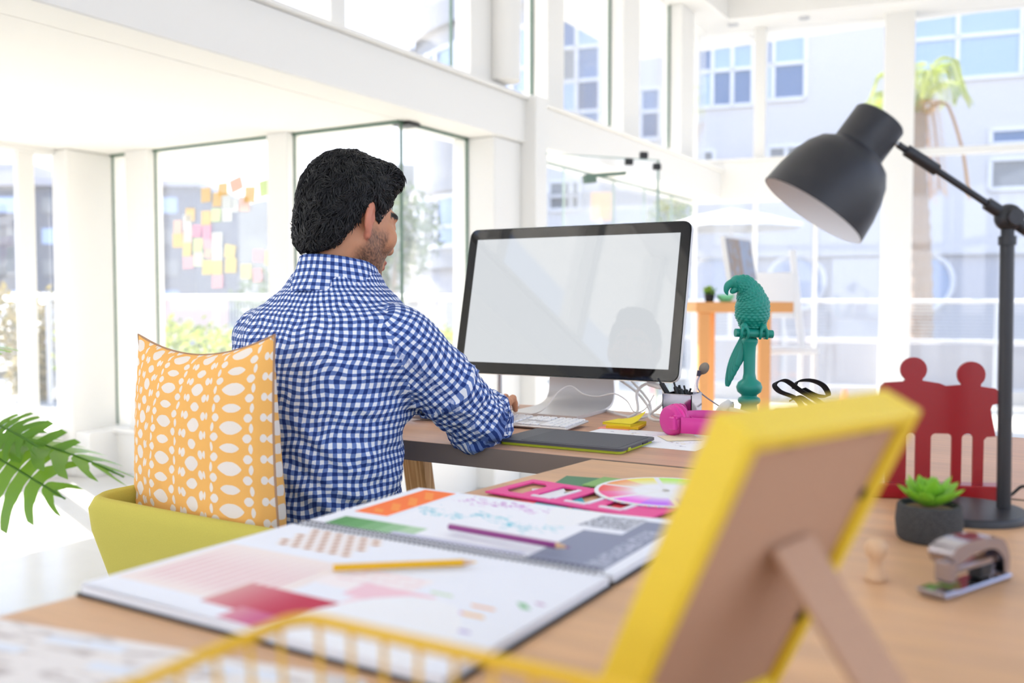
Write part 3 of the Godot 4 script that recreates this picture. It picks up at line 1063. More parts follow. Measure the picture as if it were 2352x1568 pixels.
func chair() -> void:
	var fab := mat("chair_fabric", hexc("d2c558"), 0.95)
	var fim := Image.create(256, 256, false, Image.FORMAT_RGB8)
	var fn := noise(51, 0.35, 2)
	for y in 256:
		for x in 256:
			var k := 0.96 + 0.05 * fn.get_noise_2d(x, y)
			fim.set_pixel(x, y, Color(k, k, k))
	fab.albedo_texture = tex(fim)
	fab.uv1_triplanar = true
	fab.uv1_scale = Vector3(5, 5, 5)
	fab.rim_enabled = true
	fab.rim = 0.15
	var o := thing("tub_chair", "yellow-green upholstered tub chair the man sits in", "chair", Vector3(-1.20, 0, -1.365))
	var sh := MB.new()
	var p := PackedVector3Array()
	# profile: outer skin from below the seat up over the padded rim and down inside; [inset, height, scale]
	var prof := [[0.0, 0.30, 0.70], [0.0, 0.42, 0.83], [0.0, 0.54, 0.92], [0.0, 0.64, 0.985], [0.002, 0.682, 1.0], [0.012, 0.700, 1.0], [0.022, 0.706, 1.0], [0.034, 0.700, 1.0], [0.041, 0.682, 0.998], [0.044, 0.62, 0.985], [0.046, 0.52, 0.955], [0.048, 0.42, 0.93]]
	# plan: left arm, rounded corner, slightly bowed back, corner, right arm
	var plan := []
	var hw := 0.44
	var hb := 0.275
	var rc := 0.10
	for i in 12:
		plan.append([Vector2(-hw + 0.02, -0.30 + (hb - rc + 0.30) * i / 12.0), Vector2(-1, 0)])
	for i in 13:
		var a := PI - PI / 2 * i / 12.0
		plan.append([Vector2(-hw + rc + rc * cos(a) + 0.02 * (1.0 - i / 12.0), hb - rc + rc * sin(a)), Vector2(cos(a), sin(a))])
	for i in range(1, 16):
		plan.append([Vector2(-hw + rc + (hw - rc) * i / 15.0, hb + 0.012 * sin(PI / 2 * i / 15.0)), Vector2(0, 1)])
	var full := plan.duplicate()
	for i in range(plan.size() - 2, -1, -1):
		full.append([Vector2(-plan[i][0].x, plan[i][0].y), Vector2(-plan[i][1].x, plan[i][1].y)])
	var nn := full.size()
	for q in prof:
		for i in nn:
			var c: Vector2 = full[i][0]
			var d: Vector2 = full[i][1]
			var k: float = q[2]
			var pos: Vector2 = Vector2(c.x * lerpf(1.0, k, 0.85), (c.y + 0.1) * k - 0.1) - d * q[0]
			var fall := 0.10 * smoothstep(-0.05, -0.30, c.y)
			var y: float = lerpf(q[1], q[1] * (1.0 - fall), smoothstep(0.4, 0.69, q[1]))
			p.append(Vector3(pos.x, y, pos.y))
	sh.grid(p, nn, prof.size(), PackedVector2Array(), false)
	put(sh, "shell", fab, o)
	put(bx(Vector3(0, 0.40, -0.03), Vector3(0.64, 0.10, 0.50), 0.03), "seat_cushion", fab, o)
	put(bx(Vector3(0, 0.325, -0.02), Vector3(0.56, 0.05, 0.42), 0.01), "seat_base", fab, o)
	for sx in [-1, 1]:
		for sz in [-1, 1]:
			var l := MB.new()
			l.tube(PackedVector3Array([Vector3(sx * 0.27, 0, -0.02 + sz * 0.22), Vector3(sx * 0.22, 0.31, -0.02 + sz * 0.17)]), [0.011, 0.017], 10)
			put(l, "leg", M.pine, o)


func cushion() -> void:
	# print: rows of pale lens shapes on orange
	var W := 512
	var im := Image.create(W, W, false, Image.FORMAT_RGB8)
	im.fill(hexc("f2b560"))
	var cream := hexc("eadfd4")
	var lens := func(cx: float, cy: float, hw: float, hh: float) -> void:
		for y in range(int(cy - hh) - 1, int(cy + hh) + 2):
			for x in range(int(cx - hw) - 1, int(cx + hw) + 2):
				var u := (x - cx) / hw
				var v := (y - cy) / hh
				if absf(u) < 1.0 and absf(v) < pow(1.0 - u * u, 0.75):
					im.set_pixel(posmod(x, W), posmod(y, W), cream)
	# the tile holds two columns of motifs and four rows
	for r in 8:
		var y := r * 64.0 + 32.0
		var big := r % 2 == 0
		lens.call(128.0, y, 70.0 if big else 58.0, 22.0 if big else 15.0)
		lens.call(384.0, y, 46.0 if big else 36.0, 24.0 if big else 17.0)
		for s in [-1.0, 1.0]:
			lens.call(128.0 + s * 98.0, y + 32, 24.0, 14.0)
			lens.call(384.0 + s * 66.0, y + 32, 18.0, 15.0)
			lens.call(128.0 + s * 116.0, y, 11.0, 15.0)
			lens.call(384.0 + s * 92.0, y + 30, 9.0, 13.0)
	var m := mat("cushion_print", Color.WHITE, 0.9)
	m.albedo_texture = tex(im)
	var o := thing("cushion", "orange cushion with pale lens-shaped print between the chair back and the man", "cushion", Vector3(-1.385, 0.412, -1.198), deg_to_rad(-15))
	o.rotation.z = deg_to_rad(1.5)
	o.rotation.x = deg_to_rad(-3.0)
	var S := 0.60
	var wr := noise(55, 9.0, 2)
	for side in [1.0, -1.0]:
		var p := PackedVector3Array()
		var uv := PackedVector2Array()
		for j in 41:
			for i in 41:
				var u := i / 20.0 - 1.0
				var v := j / 20.0 - 1.0
				# drawn-in edges, ears at the corners
				var pin := 1.0 - 0.13 * (1.0 - v * v) * absf(u) * absf(u) - 0.0
				var piv := 1.0 - 0.13 * (1.0 - u * u) * v * v
				var bulge := pow(maxf(0.0, (1.0 - pow(absf(u), 2.2)) * (1.0 - pow(absf(v), 2.2))), 0.55)
				var z: float = (0.072 if side > 0 else -0.066) * bulge
				z += 0.004 * wr.get_noise_2d(u * 0.35 + side, v * 1.2) * bulge
				p.append(Vector3(u * S * 0.5 * pin * (1.0 - 0.07 * v) - 0.038 * v, (v + 1.0) * S * 0.5 * piv + (1.0 - piv) * S * 0.5, z))
				uv.append(Vector2((u + 1) * 1.25 + (0.12 if side > 0 else 0.3), (1.0 - v) * 1.06))
		var mb := MB.new()
		mb.grid(p, 41, 41, uv, side > 0)
		put(mb, "panel", m, o)
	var pipe := MB.new()
	var pts := PackedVector3Array()
	for e in 4:
		for i in 20:
			var k := i / 10.0 - 1.0
			var u: float = [k, 1.0, -k, -1.0][e]
			var v: float = [-1.0, k, 1.0, -k][e]
			var pin := 1.0 - 0.13 * (1.0 - v * v) * absf(u) * absf(u)
			var piv := 1.0 - 0.13 * (1.0 - u * u) * v * v
			pts.append(Vector3(u * S * 0.5 * pin * (1.0 - 0.07 * v) - 0.038 * v, (v + 1.0) * S * 0.5 * piv + (1.0 - piv) * S * 0.5, 0))
	pts.append(pts[0])
	pipe.tube(pts, 0.0022, 6, false)
	put(pipe, "seam", mat("seam_brown", hexc("b08a6c"), 0.9), o)


func display() -> void:
	var glassy := mat("black_glass", hexc("0b0a0d"), 0.03)
	glassy.metallic_specular = 0.56
	var scr := mat("screen_glow", hexc("050505"), 0.03)
	scr.metallic_specular = 0.56
	scr.emission_enabled = true
	scr.emission = hexc("d6dade")
	scr.emission_energy_multiplier = 0.54
	var o := thing("display", "wide aluminium computer display showing a blank pale screen", "monitor", Vector3(-1.126, DESK, -2.20))
	var c := Transform3D(Basis(Vector3.RIGHT, -0.226), Vector3(0, 1.074 - DESK, 0.007))
	var fr := MB.new()
	fr.prism(round_rect(0.650, 0.403, 0.020), 0.004, c)
	put(fr, "front_glass", glassy, o)
	var hs := MB.new()
	var out := round_rect(0.654, 0.407, 0.022, 6)
	var p := PackedVector3Array()
	for q in [[1.0, 1.0, -0.0015], [1.0, 1.0, -0.016], [0.985, 0.975, -0.024], [0.80, 0.74, -0.040], [0.3, 0.3, -0.046], [0.02, 0.02, -0.046]]:
		for i in out.size() + 1:
			var v := out[i % out.size()]
			p.append(c * Vector3(v.x * q[0], v.y * q[1], q[2]))
	hs.grid(p, out.size() + 1, 6, PackedVector2Array(), false, true)
	put(hs, "housing", M.alu_white, o)
	var sc := MB.new()
	var w := 0.599
	var h := 0.346
	sc.quad(c * Vector3(-w / 2, -h / 2, 0.0006), c * Vector3(-w / 2, h / 2, 0.0006), c * Vector3(w / 2, h / 2, 0.0006), c * Vector3(w / 2, -h / 2, 0.0006))
	put(sc, "screen", scr, o)
	# bent aluminium foot
	var prof := curve_pts([Vector3(0, 0.24, -0.055), Vector3(0, 0.15, -0.072), Vector3(0, 0.07, -0.085), Vector3(0, 0.026, -0.075), Vector3(0, 0.008, -0.030), Vector3(0, 0.005, 0.05), Vector3(0, 0.0045, 0.145)], 6)
	var st := MB.new()
	var hw := 0.094
	var t := 0.0085
	var top := PackedVector3Array()
	var bot := PackedVector3Array()
	var m := prof.size()
	for i in m:
		var d := (prof[mini(i + 1, m - 1)] - prof[maxi(i - 1, 0)]).normalized()
		var nn := Vector3(0, -d.z, d.y) if true else Vector3.ZERO
		if nn.y < 0 or (absf(nn.y) < 0.3 and nn.z < 0):
			nn = -nn
		var f := hw * (1.0 + 0.06 * smoothstep(0.15, 0.0, prof[i].y))
		for s in [-1.0, 1.0]:
			top.append(prof[i] + nn * t * 0.5 + Vector3(s * f, 0, 0))
			bot.append(prof[i] - nn * t * 0.5 + Vector3(s * f, 0, 0))
	st.grid(top, 2, m, PackedVector2Array(), false)
	st.grid(bot, 2, m, PackedVector2Array(), true)
	for s in 2:
		var sd := PackedVector3Array()
		for i in m:
			sd.append(top[i * 2 + s])
			sd.append(bot[i * 2 + s])
		st.grid(sd, 2, m, PackedVector2Array(), s == 0)
	st.quad(bot[m * 2 - 2], top[m * 2 - 2], top[m * 2 - 1], bot[m * 2 - 1])
	put(st, "stand", M.alu_white, o, Transform3D(Basis(), Vector3(0, 0, 0)))
	# white power and data cables behind the stand, looped on the desk
	var cab := mat("cable_white", hexc("e4e0dc"), 0.45)
	var cords := [
		[0.0034, [Vector3(-1.03, 0.92, -2.25), Vector3(-0.97, 0.865, -2.26), Vector3(-0.905, 0.82, -2.22), Vector3(-0.875, 0.79, -2.18), Vector3(-0.81, 0.786, -2.15), Vector3(-0.74, 0.786, -2.13)]],
		[0.0034, [Vector3(-1.04, 0.885, -2.26), Vector3(-0.95, 0.84, -2.24), Vector3(-0.89, 0.80, -2.19), Vector3(-0.885, 0.786, -2.14), Vector3(-0.95, 0.785, -2.16), Vector3(-1.04, 0.785, -2.25)]],
		[0.0036, [Vector3(-0.92, 0.785, -2.12), Vector3(-0.905, 0.80, -2.15), Vector3(-0.915, 0.845, -2.17), Vector3(-0.885, 0.868, -2.17), Vector3(-0.845, 0.860, -2.16), Vector3(-0.835, 0.825, -2.14), Vector3(-0.865, 0.795, -2.13), Vector3(-0.84, 0.787, -2.10), Vector3(-0.80, 0.786, -2.11)]],
	]
	var co := thing("cable_tangle", "white cables looped on the desk behind the display stand", "cable", Vector3(-0.92, DESK, -2.15))
	for q in cords:
		var mb := MB.new()
		mb.tube(curve_pts(q[1], 8), q[0], 8)
		put(mb, "cable", cab, co, Transform3D(Basis(), -co.position))
	var plug := MB.new()
	plug.bar(Vector3(-0.888, 0.869, -2.17), Vector3(-0.846, 0.861, -2.16), 0.013, 0.013, Vector3.UP, 0.004)
	put(plug, "plug", cab, co, Transform3D(Basis(), -co.position))


func keyboard() -> void:
	var o := thing("keyboard", "slim white keyboard with aluminium edge in front of the display", "keyboard", Vector3(-1.165, DESK, -1.911))
	put(bx(Vector3(0, 0.006, 0), Vector3(0.430, 0.006, 0.115), 0.0025), "base", M.alu_white, o, Transform3D(Basis(Vector3.RIGHT, 0.05), Vector3(0, 0.003, 0)))
	var km := mat("key_white", hexc("f2f2f3"), 0.45)
	var pitch := 0.0187
	var rows := [[15.0 / 14.0], [], [], [], [], []]
	var defs := [
		[-0.045, 0.5, [1.07, 1.07, 1.07, 1.07, 1.07, 1.07, 1.07, 1.07, 1.07, 1.07, 1.07, 1.07, 1.07, 1.07]],
		[-0.0285, 1.0, [1, 1, 1, 1, 1, 1, 1, 1, 1, 1, 1, 1, 1, 2]],
		[-0.0098, 1.0, [1.5, 1, 1, 1, 1, 1, 1, 1, 1, 1, 1, 1, 1, 1.5]],
		[0.0089, 1.0, [1.75, 1, 1, 1, 1, 1, 1, 1, 1, 1, 1, 1, 2.25]],
		[0.0276, 1.0, [2.25, 1, 1, 1, 1, 1, 1, 1, 1, 1, 1, 2.75]],
		[0.0463, 1.0, [1.5, 1.25, 1.25, 7, 1.25, 1.25, 1.5]],
	]
	var cache := {}
	var key := func(x: float, z: float, w: float, d: float) -> void:
		var id := "%.4f_%.4f" % [w, d]
		if not cache.has(id):
			var mb := MB.new()
			mb.cbox(Vector3.ZERO, Vector3(w, 0.004, d), 0.0012)
			cache[id] = mb.mesh()
		put(cache[id], "key", km, o, Transform3D(Basis(Vector3.RIGHT, 0.05), Vector3(x, 0.0135 - z * 0.05, z)))
	for r in defs:
		var x := -0.209
		var d: float = 0.0158 if r[1] == 1.0 else 0.0085
		for w in r[2]:
			key.call(x + w * pitch / 2, r[0], w * pitch - 0.003, d)
			x += w * pitch
		var nav: Array = [] if r[0] > 0.0 and r[0] < 0.02 else ([1] if absf(r[0] - 0.0276) < 1e-4 else [0, 1, 2])
		for k in nav:
			key.call(0.0815 + (k + 0.5) * pitch, r[0], pitch - 0.003, d)
		for k in 4:
			if r[0] > 0.04 and k == 1:
				continue
			key.call(0.1425 + (k + 0.5 if not (r[0] > 0.04 and k == 0) else 1.0) * 0.0172, r[0], 0.0172 * (2 if (r[0] > 0.04 and k == 0) else 1) - 0.003, d)
	var cd := MB.new()
	cd.tube(curve_pts([Vector3(-1.165, 0.794, -1.968), Vector3(-1.190, 0.806, -1.985), Vector3(-1.215, 0.812, -1.975), Vector3(-1.232, 0.802, -1.985), Vector3(-1.20, 0.788, -2.02), Vector3(-1.13, 0.794, -2.055), Vector3(-1.10, 0.842, -2.10), Vector3(-1.075, 0.856, -2.12), Vector3(-1.04, 0.838, -2.12), Vector3(-1.00, 0.834, -2.12), Vector3(-0.96, 0.842, -2.13), Vector3(-0.93, 0.825, -2.14), Vector3(-0.905, 0.800, -2.13), Vector3(-0.885, 0.806, -2.15), Vector3(-0.87, 0.84, -2.17)], 8), 0.0016, 6)
	put(cd, "cord", M.cable_white, o, Transform3D(Basis(), -o.position))
	# mouse behind the hand
	var mo := thing("mouse", "white mouse on the desk behind the man's hand", "mouse", Vector3(-1.300, DESK, -2.175), deg_to_rad(20))
	var mm := MB.new()
	var p := PackedVector3Array()
	for j in 13:
		for i in 25:
			var a := TAU * i / 24.0
			var f := (j / 12.0) * PI / 2
			p.append(Vector3(0.031 * cos(a) * cos(f), 0.004 + 0.030 * sin(f), 0.056 * sin(a) * cos(f)))
	mm.grid(p, 25, 13, PackedVector2Array(), false, true)
	put(mm, "shell", M.white_plastic, mo)
	put(bx(Vector3(0, 0.003, 0), Vector3(0.056, 0.006, 0.10), 0.002), "sole", M.alu, mo)


func drawing_tablet() -> void:
	var o := thing("drawing_tablet", "dark grey drawing tablet with a lime green underside on the desk edge", "tablet", Vector3(-0.861, DESK, -1.725), deg_to_rad(1))
	var dk := mat("tablet_grey", hexc("4a4b52"), 0.5)
	var lm := mat("tablet_lime", hexc("b8c41e"), 0.5)
	var b := MB.new()
	b.prism(round_rect(0.268, 0.174, 0.010), 0.005, flat_xf(0.0055))
	put(b, "underside", lm, o)
	var t := MB.new()
	t.prism(round_rect(0.277, 0.182, 0.012), 0.0055, flat_xf(0.0115))
	put(t, "top", dk, o)
	var r := MB.new()
	r.prism(round_rect(0.215, 0.165, 0.006), 0.0008, flat_xf(0.0121))
	put(r, "drawing_area", mat("tablet_face", hexc("505158"), 0.6), o, Transform3D(Basis(), Vector3(0.02, 0, 0)))
	put(bx(Vector3(0.137, 0.0075, -0.03), Vector3(0.006, 0.004, 0.03), 0.001), "cable_slot", M.black_plastic, o)
	put(bx(Vector3(0.132, 0.006, 0.052), Vector3(0.016, 0.008, 0.014), 0.002), "pen_loop", lm, o)


# ---------------------------------------------------------------- surface nets
# meshes the zero level of f inside a box; returns {v, n, t}
func nets(f: Callable, lo: Vector3, hi: Vector3, cell: float, slack := 1.6) -> Dictionary:
	var B := 4
	var nx := int(ceil((hi.x - lo.x) / cell / B)) * B + 1
	var ny := int(ceil((hi.y - lo.y) / cell / B)) * B + 1
	var nz := int(ceil((hi.z - lo.z) / cell / B)) * B + 1
	var val := PackedFloat32Array()
	val.resize(nx * ny * nz)
	var done := PackedByteArray()
	done.resize(nx * ny * nz)
	var near := []
	var lim := cell * B * 0.87 * slack + cell
	for bz in range(0, nz - 1, B):
		for by in range(0, ny - 1, B):
			for bx_ in range(0, nx - 1, B):
				var d: float = f.call(lo + Vector3(bx_ + B * 0.5, by + B * 0.5, bz + B * 0.5) * cell)
				if absf(d) < lim:
					near.append(Vector3i(bx_, by, bz))
				else:
					for z in range(bz, bz + B + 1):
						for y in range(by, by + B + 1):
							var r := (z * ny + y) * nx
							for x in range(bx_, bx_ + B + 1):
								if done[r + x] == 0:
									val[r + x] = d
	for b in near:
		for z in range(b.z, b.z + B + 1):
			for y in range(b.y, b.y + B + 1):
				var r: int = (z * ny + y) * nx
				for x in range(b.x, b.x + B + 1):
					if done[r + x] == 0:
						val[r + x] = f.call(lo + Vector3(x, y, z) * cell)
						done[r + x] = 1
	var vid := {}
	var V := PackedVector3Array()
	var sx := 1
	var sy := nx
	var sz := nx * ny
	var off := [0, sx, sy, sx + sy, sz, sx + sz, sy + sz, sx + sy + sz]
	var edges := [[0, 1], [2, 3], [4, 5], [6, 7], [0, 2], [1, 3], [4, 6], [5, 7], [0, 4], [1, 5], [2, 6], [3, 7]]
	var T := PackedInt32Array()
	var cells := []
	for b in near:
		for z in range(b.z, b.z + B):
			for y in range(b.y, b.y + B):
				var r: int = z * sz + y * sy
				for x in range(b.x, b.x + B):
					var k: int = r + x
					var m := 0
					for c in 8:
						if val[k + off[c]] < 0.0:
							m |= 1 << c
					if m == 0 or m == 255:
						continue
					var s := Vector3.ZERO
					var cnt := 0
					for e in edges:
						var a: float = val[k + off[e[0]]]
						var q: float = val[k + off[e[1]]]
						if (a < 0.0) != (q < 0.0):
							var w := a / (a - q)
							var p0 := Vector3(e[0] & 1, (e[0] >> 1) & 1, e[0] >> 2)
							var p1 := Vector3(e[1] & 1, (e[1] >> 1) & 1, e[1] >> 2)
							s += p0.lerp(p1, w)
							cnt += 1
					vid[k] = V.size()
					cells.append(k)
					V.append(lo + (Vector3(x, y, z) + s / cnt) * cell)
	var dirs := [[sx, sy, sz], [sy, sz, sx], [sz, sx, sy]]
	for k in cells:
		for d in dirs:
			var a: float = val[k]
			var q: float = val[k + d[0]]
			if (a < 0.0) == (q < 0.0):
				continue
			var i0: int = k
			var i1: int = k - d[1]
			var i2: int = k - d[1] - d[2]
			var i3: int = k - d[2]
			if not (vid.has(i1) and vid.has(i2) and vid.has(i3)):
				continue
			var v0: int = vid[i0]
			var v1: int = vid[i1]
			var v2: int = vid[i2]
			var v3: int = vid[i3]
			if a < 0.0:
				T.append_array([v0, v2, v1, v0, v3, v2])
			else:
				T.append_array([v0, v1, v2, v0, v2, v3])
	var N := PackedVector3Array()
	N.resize(V.size())
	for k in range(0, T.size(), 3):
		var nn := (V[T[k + 2]] - V[T[k]]).cross(V[T[k + 1]] - V[T[k]])
		N[T[k]] += nn
		N[T[k + 1]] += nn
		N[T[k + 2]] += nn
	for k in N.size():
		N[k] = N[k].normalized()
	return {"v": V, "n": N, "t": T}


func add_nets(mb: MB, r: Dictionary, xf := Transform3D(), color = null) -> void:
	var base := mb.v.size()
	for k in r.v.size():
		if color != null:
			mb.tint = color.call(r.v[k])
		mb.vert(xf * r.v[k], (xf.basis * r.n[k]).normalized(), Vector2.ZERO)
	for k in r.t:
		mb.ix.append(base + k)
	mb.tint = Color.WHITE


func smin(a: float, b: float, k: float) -> float:
	var h := maxf(k - absf(a - b), 0.0) / k
	return minf(a, b) - h * h * k * 0.25


func cone(p: Vector3, a: Vector3, b: Vector3, ra: float, rb: float) -> float:
	var ba := b - a
	var h := clampf((p - a).dot(ba) / ba.length_squared(), 0.0, 1.0)
	return (p - a - ba * h).length() - lerpf(ra, rb, h)


func egg(p: Vector3, o: Vector3, r: Vector3) -> float:
	var q := (p - o) / r
	var l := q.length()
	return (l - 1.0) * minf(r.x, minf(r.y, r.z)) if l < 0.4 else l * (l - 1.0) / ((q / r).length() + 1e-9)


# chain of cones [point, radius], joined smoothly
func chain(p: Vector3, pts: Array, k := 0.012) -> float:
	var d := 1e3
	for i in pts.size() - 1:
		d = smin(d, cone(p, pts[i][0], pts[i + 1][0], pts[i][1], pts[i + 1][1]), k)
	return d


# ---------------------------------------------------------------- the man at the desk
const TORSO := [
	# height, half width, half depth, z of the middle
	[0.52, 0.190, 0.150, -1.400], [0.60, 0.174, 0.140, -1.392], [0.68, 0.166, 0.126, -1.380], [0.76, 0.164, 0.122, -1.380],
	[0.86, 0.174, 0.126, -1.390], [0.95, 0.196, 0.130, -1.404], [1.00, 0.196, 0.124, -1.418], [1.04, 0.176, 0.112, -1.428],
	[1.075, 0.132, 0.096, -1.436], [1.105, 0.090, 0.082, -1.442], [1.14, 0.066, 0.070, -1.446],
]
const TX := -1.258
var fold: FastNoiseLite
var fold2: FastNoiseLite
var torso_w: PackedFloat32Array
var torso_d: PackedFloat32Array
var torso_z: PackedFloat32Array
var torso_l: PackedFloat32Array
const ARM_R := [[Vector3(-1.085, 0.992, -1.425), 0.072], [Vector3(-1.040, 0.905, -1.510), 0.064], [Vector3(-1.018, 0.832, -1.588), 0.058], [Vector3(-1.045, 0.826, -1.655), 0.055]]
const ARM_L := [[Vector3(-1.430, 0.992, -1.425), 0.072], [Vector3(-1.490, 0.905, -1.505), 0.064], [Vector3(-1.515, 0.838, -1.590), 0.058], [Vector3(-1.490, 0.828, -1.660), 0.053]]


func torso_tables() -> void:
	fold = noise(31, 6.0, 2)
	fold2 = noise(37, 16.0, 2)
	var col := func(c: int) -> Array:
		var a := []
		for q in TORSO:
			a.append([q[0], q[c]])
		return a
	var cw: Array = col.call(1)
	var cd: Array = col.call(2)
	var cz: Array = col.call(3)
	var l := 0.0
	for i in 401:
		var y := 0.45 + i * 0.002
		torso_w.append(lerp_table(cw, y))
		torso_d.append(lerp_table(cd, y))
		torso_z.append(lerp_table(cz, y))
		if i:
			l += Vector2(0.002, torso_w[i] - torso_w[i - 1]).length()
		torso_l.append(l)


func torso_sdf(p: Vector3, grow: float) -> float:
	var i := clampi(int((p.y - 0.45) / 0.002), 0, 400)
	var w := torso_w[i] + grow
	var d := torso_d[i] + grow
	var x := (p.x - TX) / w
	var z := (p.z - torso_z[i]) / d
	# a flattened oval: fuller at the shoulder blades
	var l := pow(pow(absf(x), 2.4) + pow(absf(z), 2.4), 1.0 / 2.4)
	var r := (l - 1.0) * minf(w, d) * 0.92
	return maxf(r, maxf(0.55 - p.y, p.y - 1.135) * 0.8)


func shirt_sdf(p: Vector3) -> float:
	var t := torso_sdf(p, 0.008)
	var a := chain(p, ARM_R, 0.02)
	var b := chain(p, ARM_L, 0.02)
	# sleeves end at the rolled cuff
	a = maxf(a, (p - ARM_R[3][0]).dot(Vector3(-0.52, -0.03, -0.85)))
	b = maxf(b, (p - ARM_L[3][0]).dot(Vector3(0.40, -0.06, -0.90)))
	var d := smin(t, minf(a, b), 0.03)
	# folds of the cloth: slanting over the lower back, ringed near the elbows
	var s := p.x * 0.75 + p.y
	var low := smoothstep(0.98, 0.78, p.y)
	var f := fold.get_noise_3d(p.x * 0.8, s * 3.4, p.z * 0.8) * 0.0085 * (0.3 + low)
	f += fold2.get_noise_3d(p.x * 0.6, s * 1.8, p.z) * 0.0032
	if a < t and a < 0.03:
		f += 0.0045 * sin((p - ARM_R[0][0]).dot(Vector3(0.26, -0.70, -0.66)) * 150.0 + fold.get_noise_3d(p.x * 3, p.y * 3, p.z * 3) * 6.0) * smoothstep(0.07, 0.16, (p - ARM_R[0][0]).length())
	return d - f


# distance and place along a sleeve for its uv
func sleeve_uv(p: Vector3, arm: Array) -> Vector2:
	var best := 1e3
	var along := 0.0
	var run := 0.0
	var ang := 0.0
	for i in arm.size() - 1:
		var a: Vector3 = arm[i][0]
		var ba: Vector3 = arm[i + 1][0] - a
		var h := clampf((p - a).dot(ba) / ba.length_squared(), -0.8 if i == 0 else 0.0, 1.0 if i < arm.size() - 2 else 2.0)
		var q := p - a - ba * h
		if q.length() < best:
			best = q.length()
			along = run + ba.length() * h
			var ax := ba.normalized()
			var s := ax.cross(Vector3(0.3, 0.2, 1)).normalized()
			ang = atan2(q.dot(s), q.dot(ax.cross(s)))
		run += ba.length()
	return Vector2(ang * 0.062, along)


func shirt_mesh() -> MB:
	var r := nets(shirt_sdf, Vector3(-1.62, 0.53, -1.72), Vector3(-0.93, 1.16, -1.22), 0.0085)
	var V: PackedVector3Array = r.v
	var N: PackedVector3Array = r.n
	var T: PackedInt32Array = r.t
	var mb := MB.new()
	# arc length round a flat oval, by angle
	var arc := [0.0]
	for i in 720:
		var a0 := PI * i / 720.0
		var a1 := PI * (i + 1) / 720.0
		arc.append(arc[-1] + Vector2(0.185 * (sin(a1) - sin(a0)), 0.125 * (cos(a1) - cos(a0))).length())
	var P := 0.0148      # one check, in metres
	var maps := [{}, {}, {}]
	for k in range(0, T.size(), 3):
		var c := (V[T[k]] + V[T[k + 1]] + V[T[k + 2]]) / 3.0
		var t := torso_sdf(c, 0.008)
		var a := chain(c, ARM_R, 0.02) + 0.004
		var b := chain(c, ARM_L, 0.02) + 0.004
		var reg := 0
		if a < t and a < b and c.x > -1.12:
			reg = 1
		elif b < t and b < a and c.x < -1.40:
			reg = 2
		var back := false
		for e in 3:
			var q := V[T[k + e]]
			if q.z < -1.44 and absf(q.x - TX) < 0.05:
				back = true
		for e in 3:
			var vi := T[k + e]
			if not maps[reg].has(vi):
				var q := V[vi]
				var uv: Vector2
				var wob := Vector2(fold.get_noise_3d(q.x * 1.6, q.y * 1.6, 5), fold.get_noise_3d(q.x * 1.6, q.y * 1.6, 25)) * 0.010
				if reg == 0:
					var i := clampi(int((q.y - 0.45) / 0.002), 0, 400)
					var ang := atan2((q.x - TX) / torso_w[i], (q.z - torso_z[i]) / torso_d[i])
					var s: float = arc[int(absf(ang) / PI * 720.0)] * signf(ang)
					uv = (Vector2(s, torso_l[i]) + wob) / P
				elif reg == 1:
					uv = (sleeve_uv(q, ARM_R) + wob) / P
				else:
					uv = (sleeve_uv(q, ARM_L) + wob) / P
				maps[reg][vi] = mb.vert(q, N[vi], uv)
			mb.ix.append(maps[reg][vi])
	return mb


func head_sdf(p: Vector3) -> float:
	var q := Vector3(absf(p.x), p.y, p.z)
	var d := egg(p, Vector3(0, 0.028, 0.012), Vector3(0.077, 0.094, 0.100))
	d = smin(d, egg(p, Vector3(0, -0.035, -0.030), Vector3(0.064, 0.068, 0.070)), 0.03)
	d = smin(d, cone(q, Vector3(0.045, -0.050, 0.002), Vector3(0.012, -0.100, -0.072), 0.022, 0.021), 0.03)      # jaw
	d = smin(d, egg(q, Vector3(0.042, -0.020, -0.070), Vector3(0.028, 0.026, 0.024)), 0.02)                       # cheek
	d = smin(d, egg(p, Vector3(0, 0.028, -0.086), Vector3(0.052, 0.014, 0.016)), 0.02)                            # brow
	d = smin(d, cone(p, Vector3(0, 0.010, -0.096), Vector3(0, -0.030, -0.116), 0.008, 0.012), 0.012)              # nose
	d = smin(d, egg(q, Vector3(0.011, -0.034, -0.104), Vector3(0.009, 0.008, 0.010)), 0.006)
	d = smin(d, egg(p, Vector3(0, -0.062, -0.098), Vector3(0.022, 0.006, 0.010)), 0.008)                          # lips
	d = smin(d, egg(p, Vector3(0, -0.074, -0.096), Vector3(0.019, 0.007, 0.010)), 0.008)
	d = maxf(d, -egg(q, Vector3(0.033, 0.008, -0.106), Vector3(0.018, 0.010, 0.014)))                             # eye sockets
	d = smin(d, egg(q, Vector3(0.033, 0.007, -0.086), Vector3(0.013, 0.012, 0.012)), 0.003)
	# ears
	var e := q - Vector3(0.080, -0.004, 0.010)
	e = e.rotated(Vector3.UP, -0.50)
	var ear := egg(e, Vector3(0.004, 0.004, 0.004), Vector3(0.008, 0.032, 0.019))
	ear = smin(ear, egg(e, Vector3(0.002, -0.028, -0.004), Vector3(0.007, 0.011, 0.010)), 0.006)
	ear = maxf(ear, -egg(e, Vector3(0.014, 0.006, -0.002), Vector3(0.010, 0.020, 0.011)))
	d = smin(d, ear, 0.006)
	# neck
	d = smin(d, cone(p, Vector3(0, -0.030, 0.026), Vector3(0, -0.150, 0.008), 0.054, 0.058), 0.03)
	return d


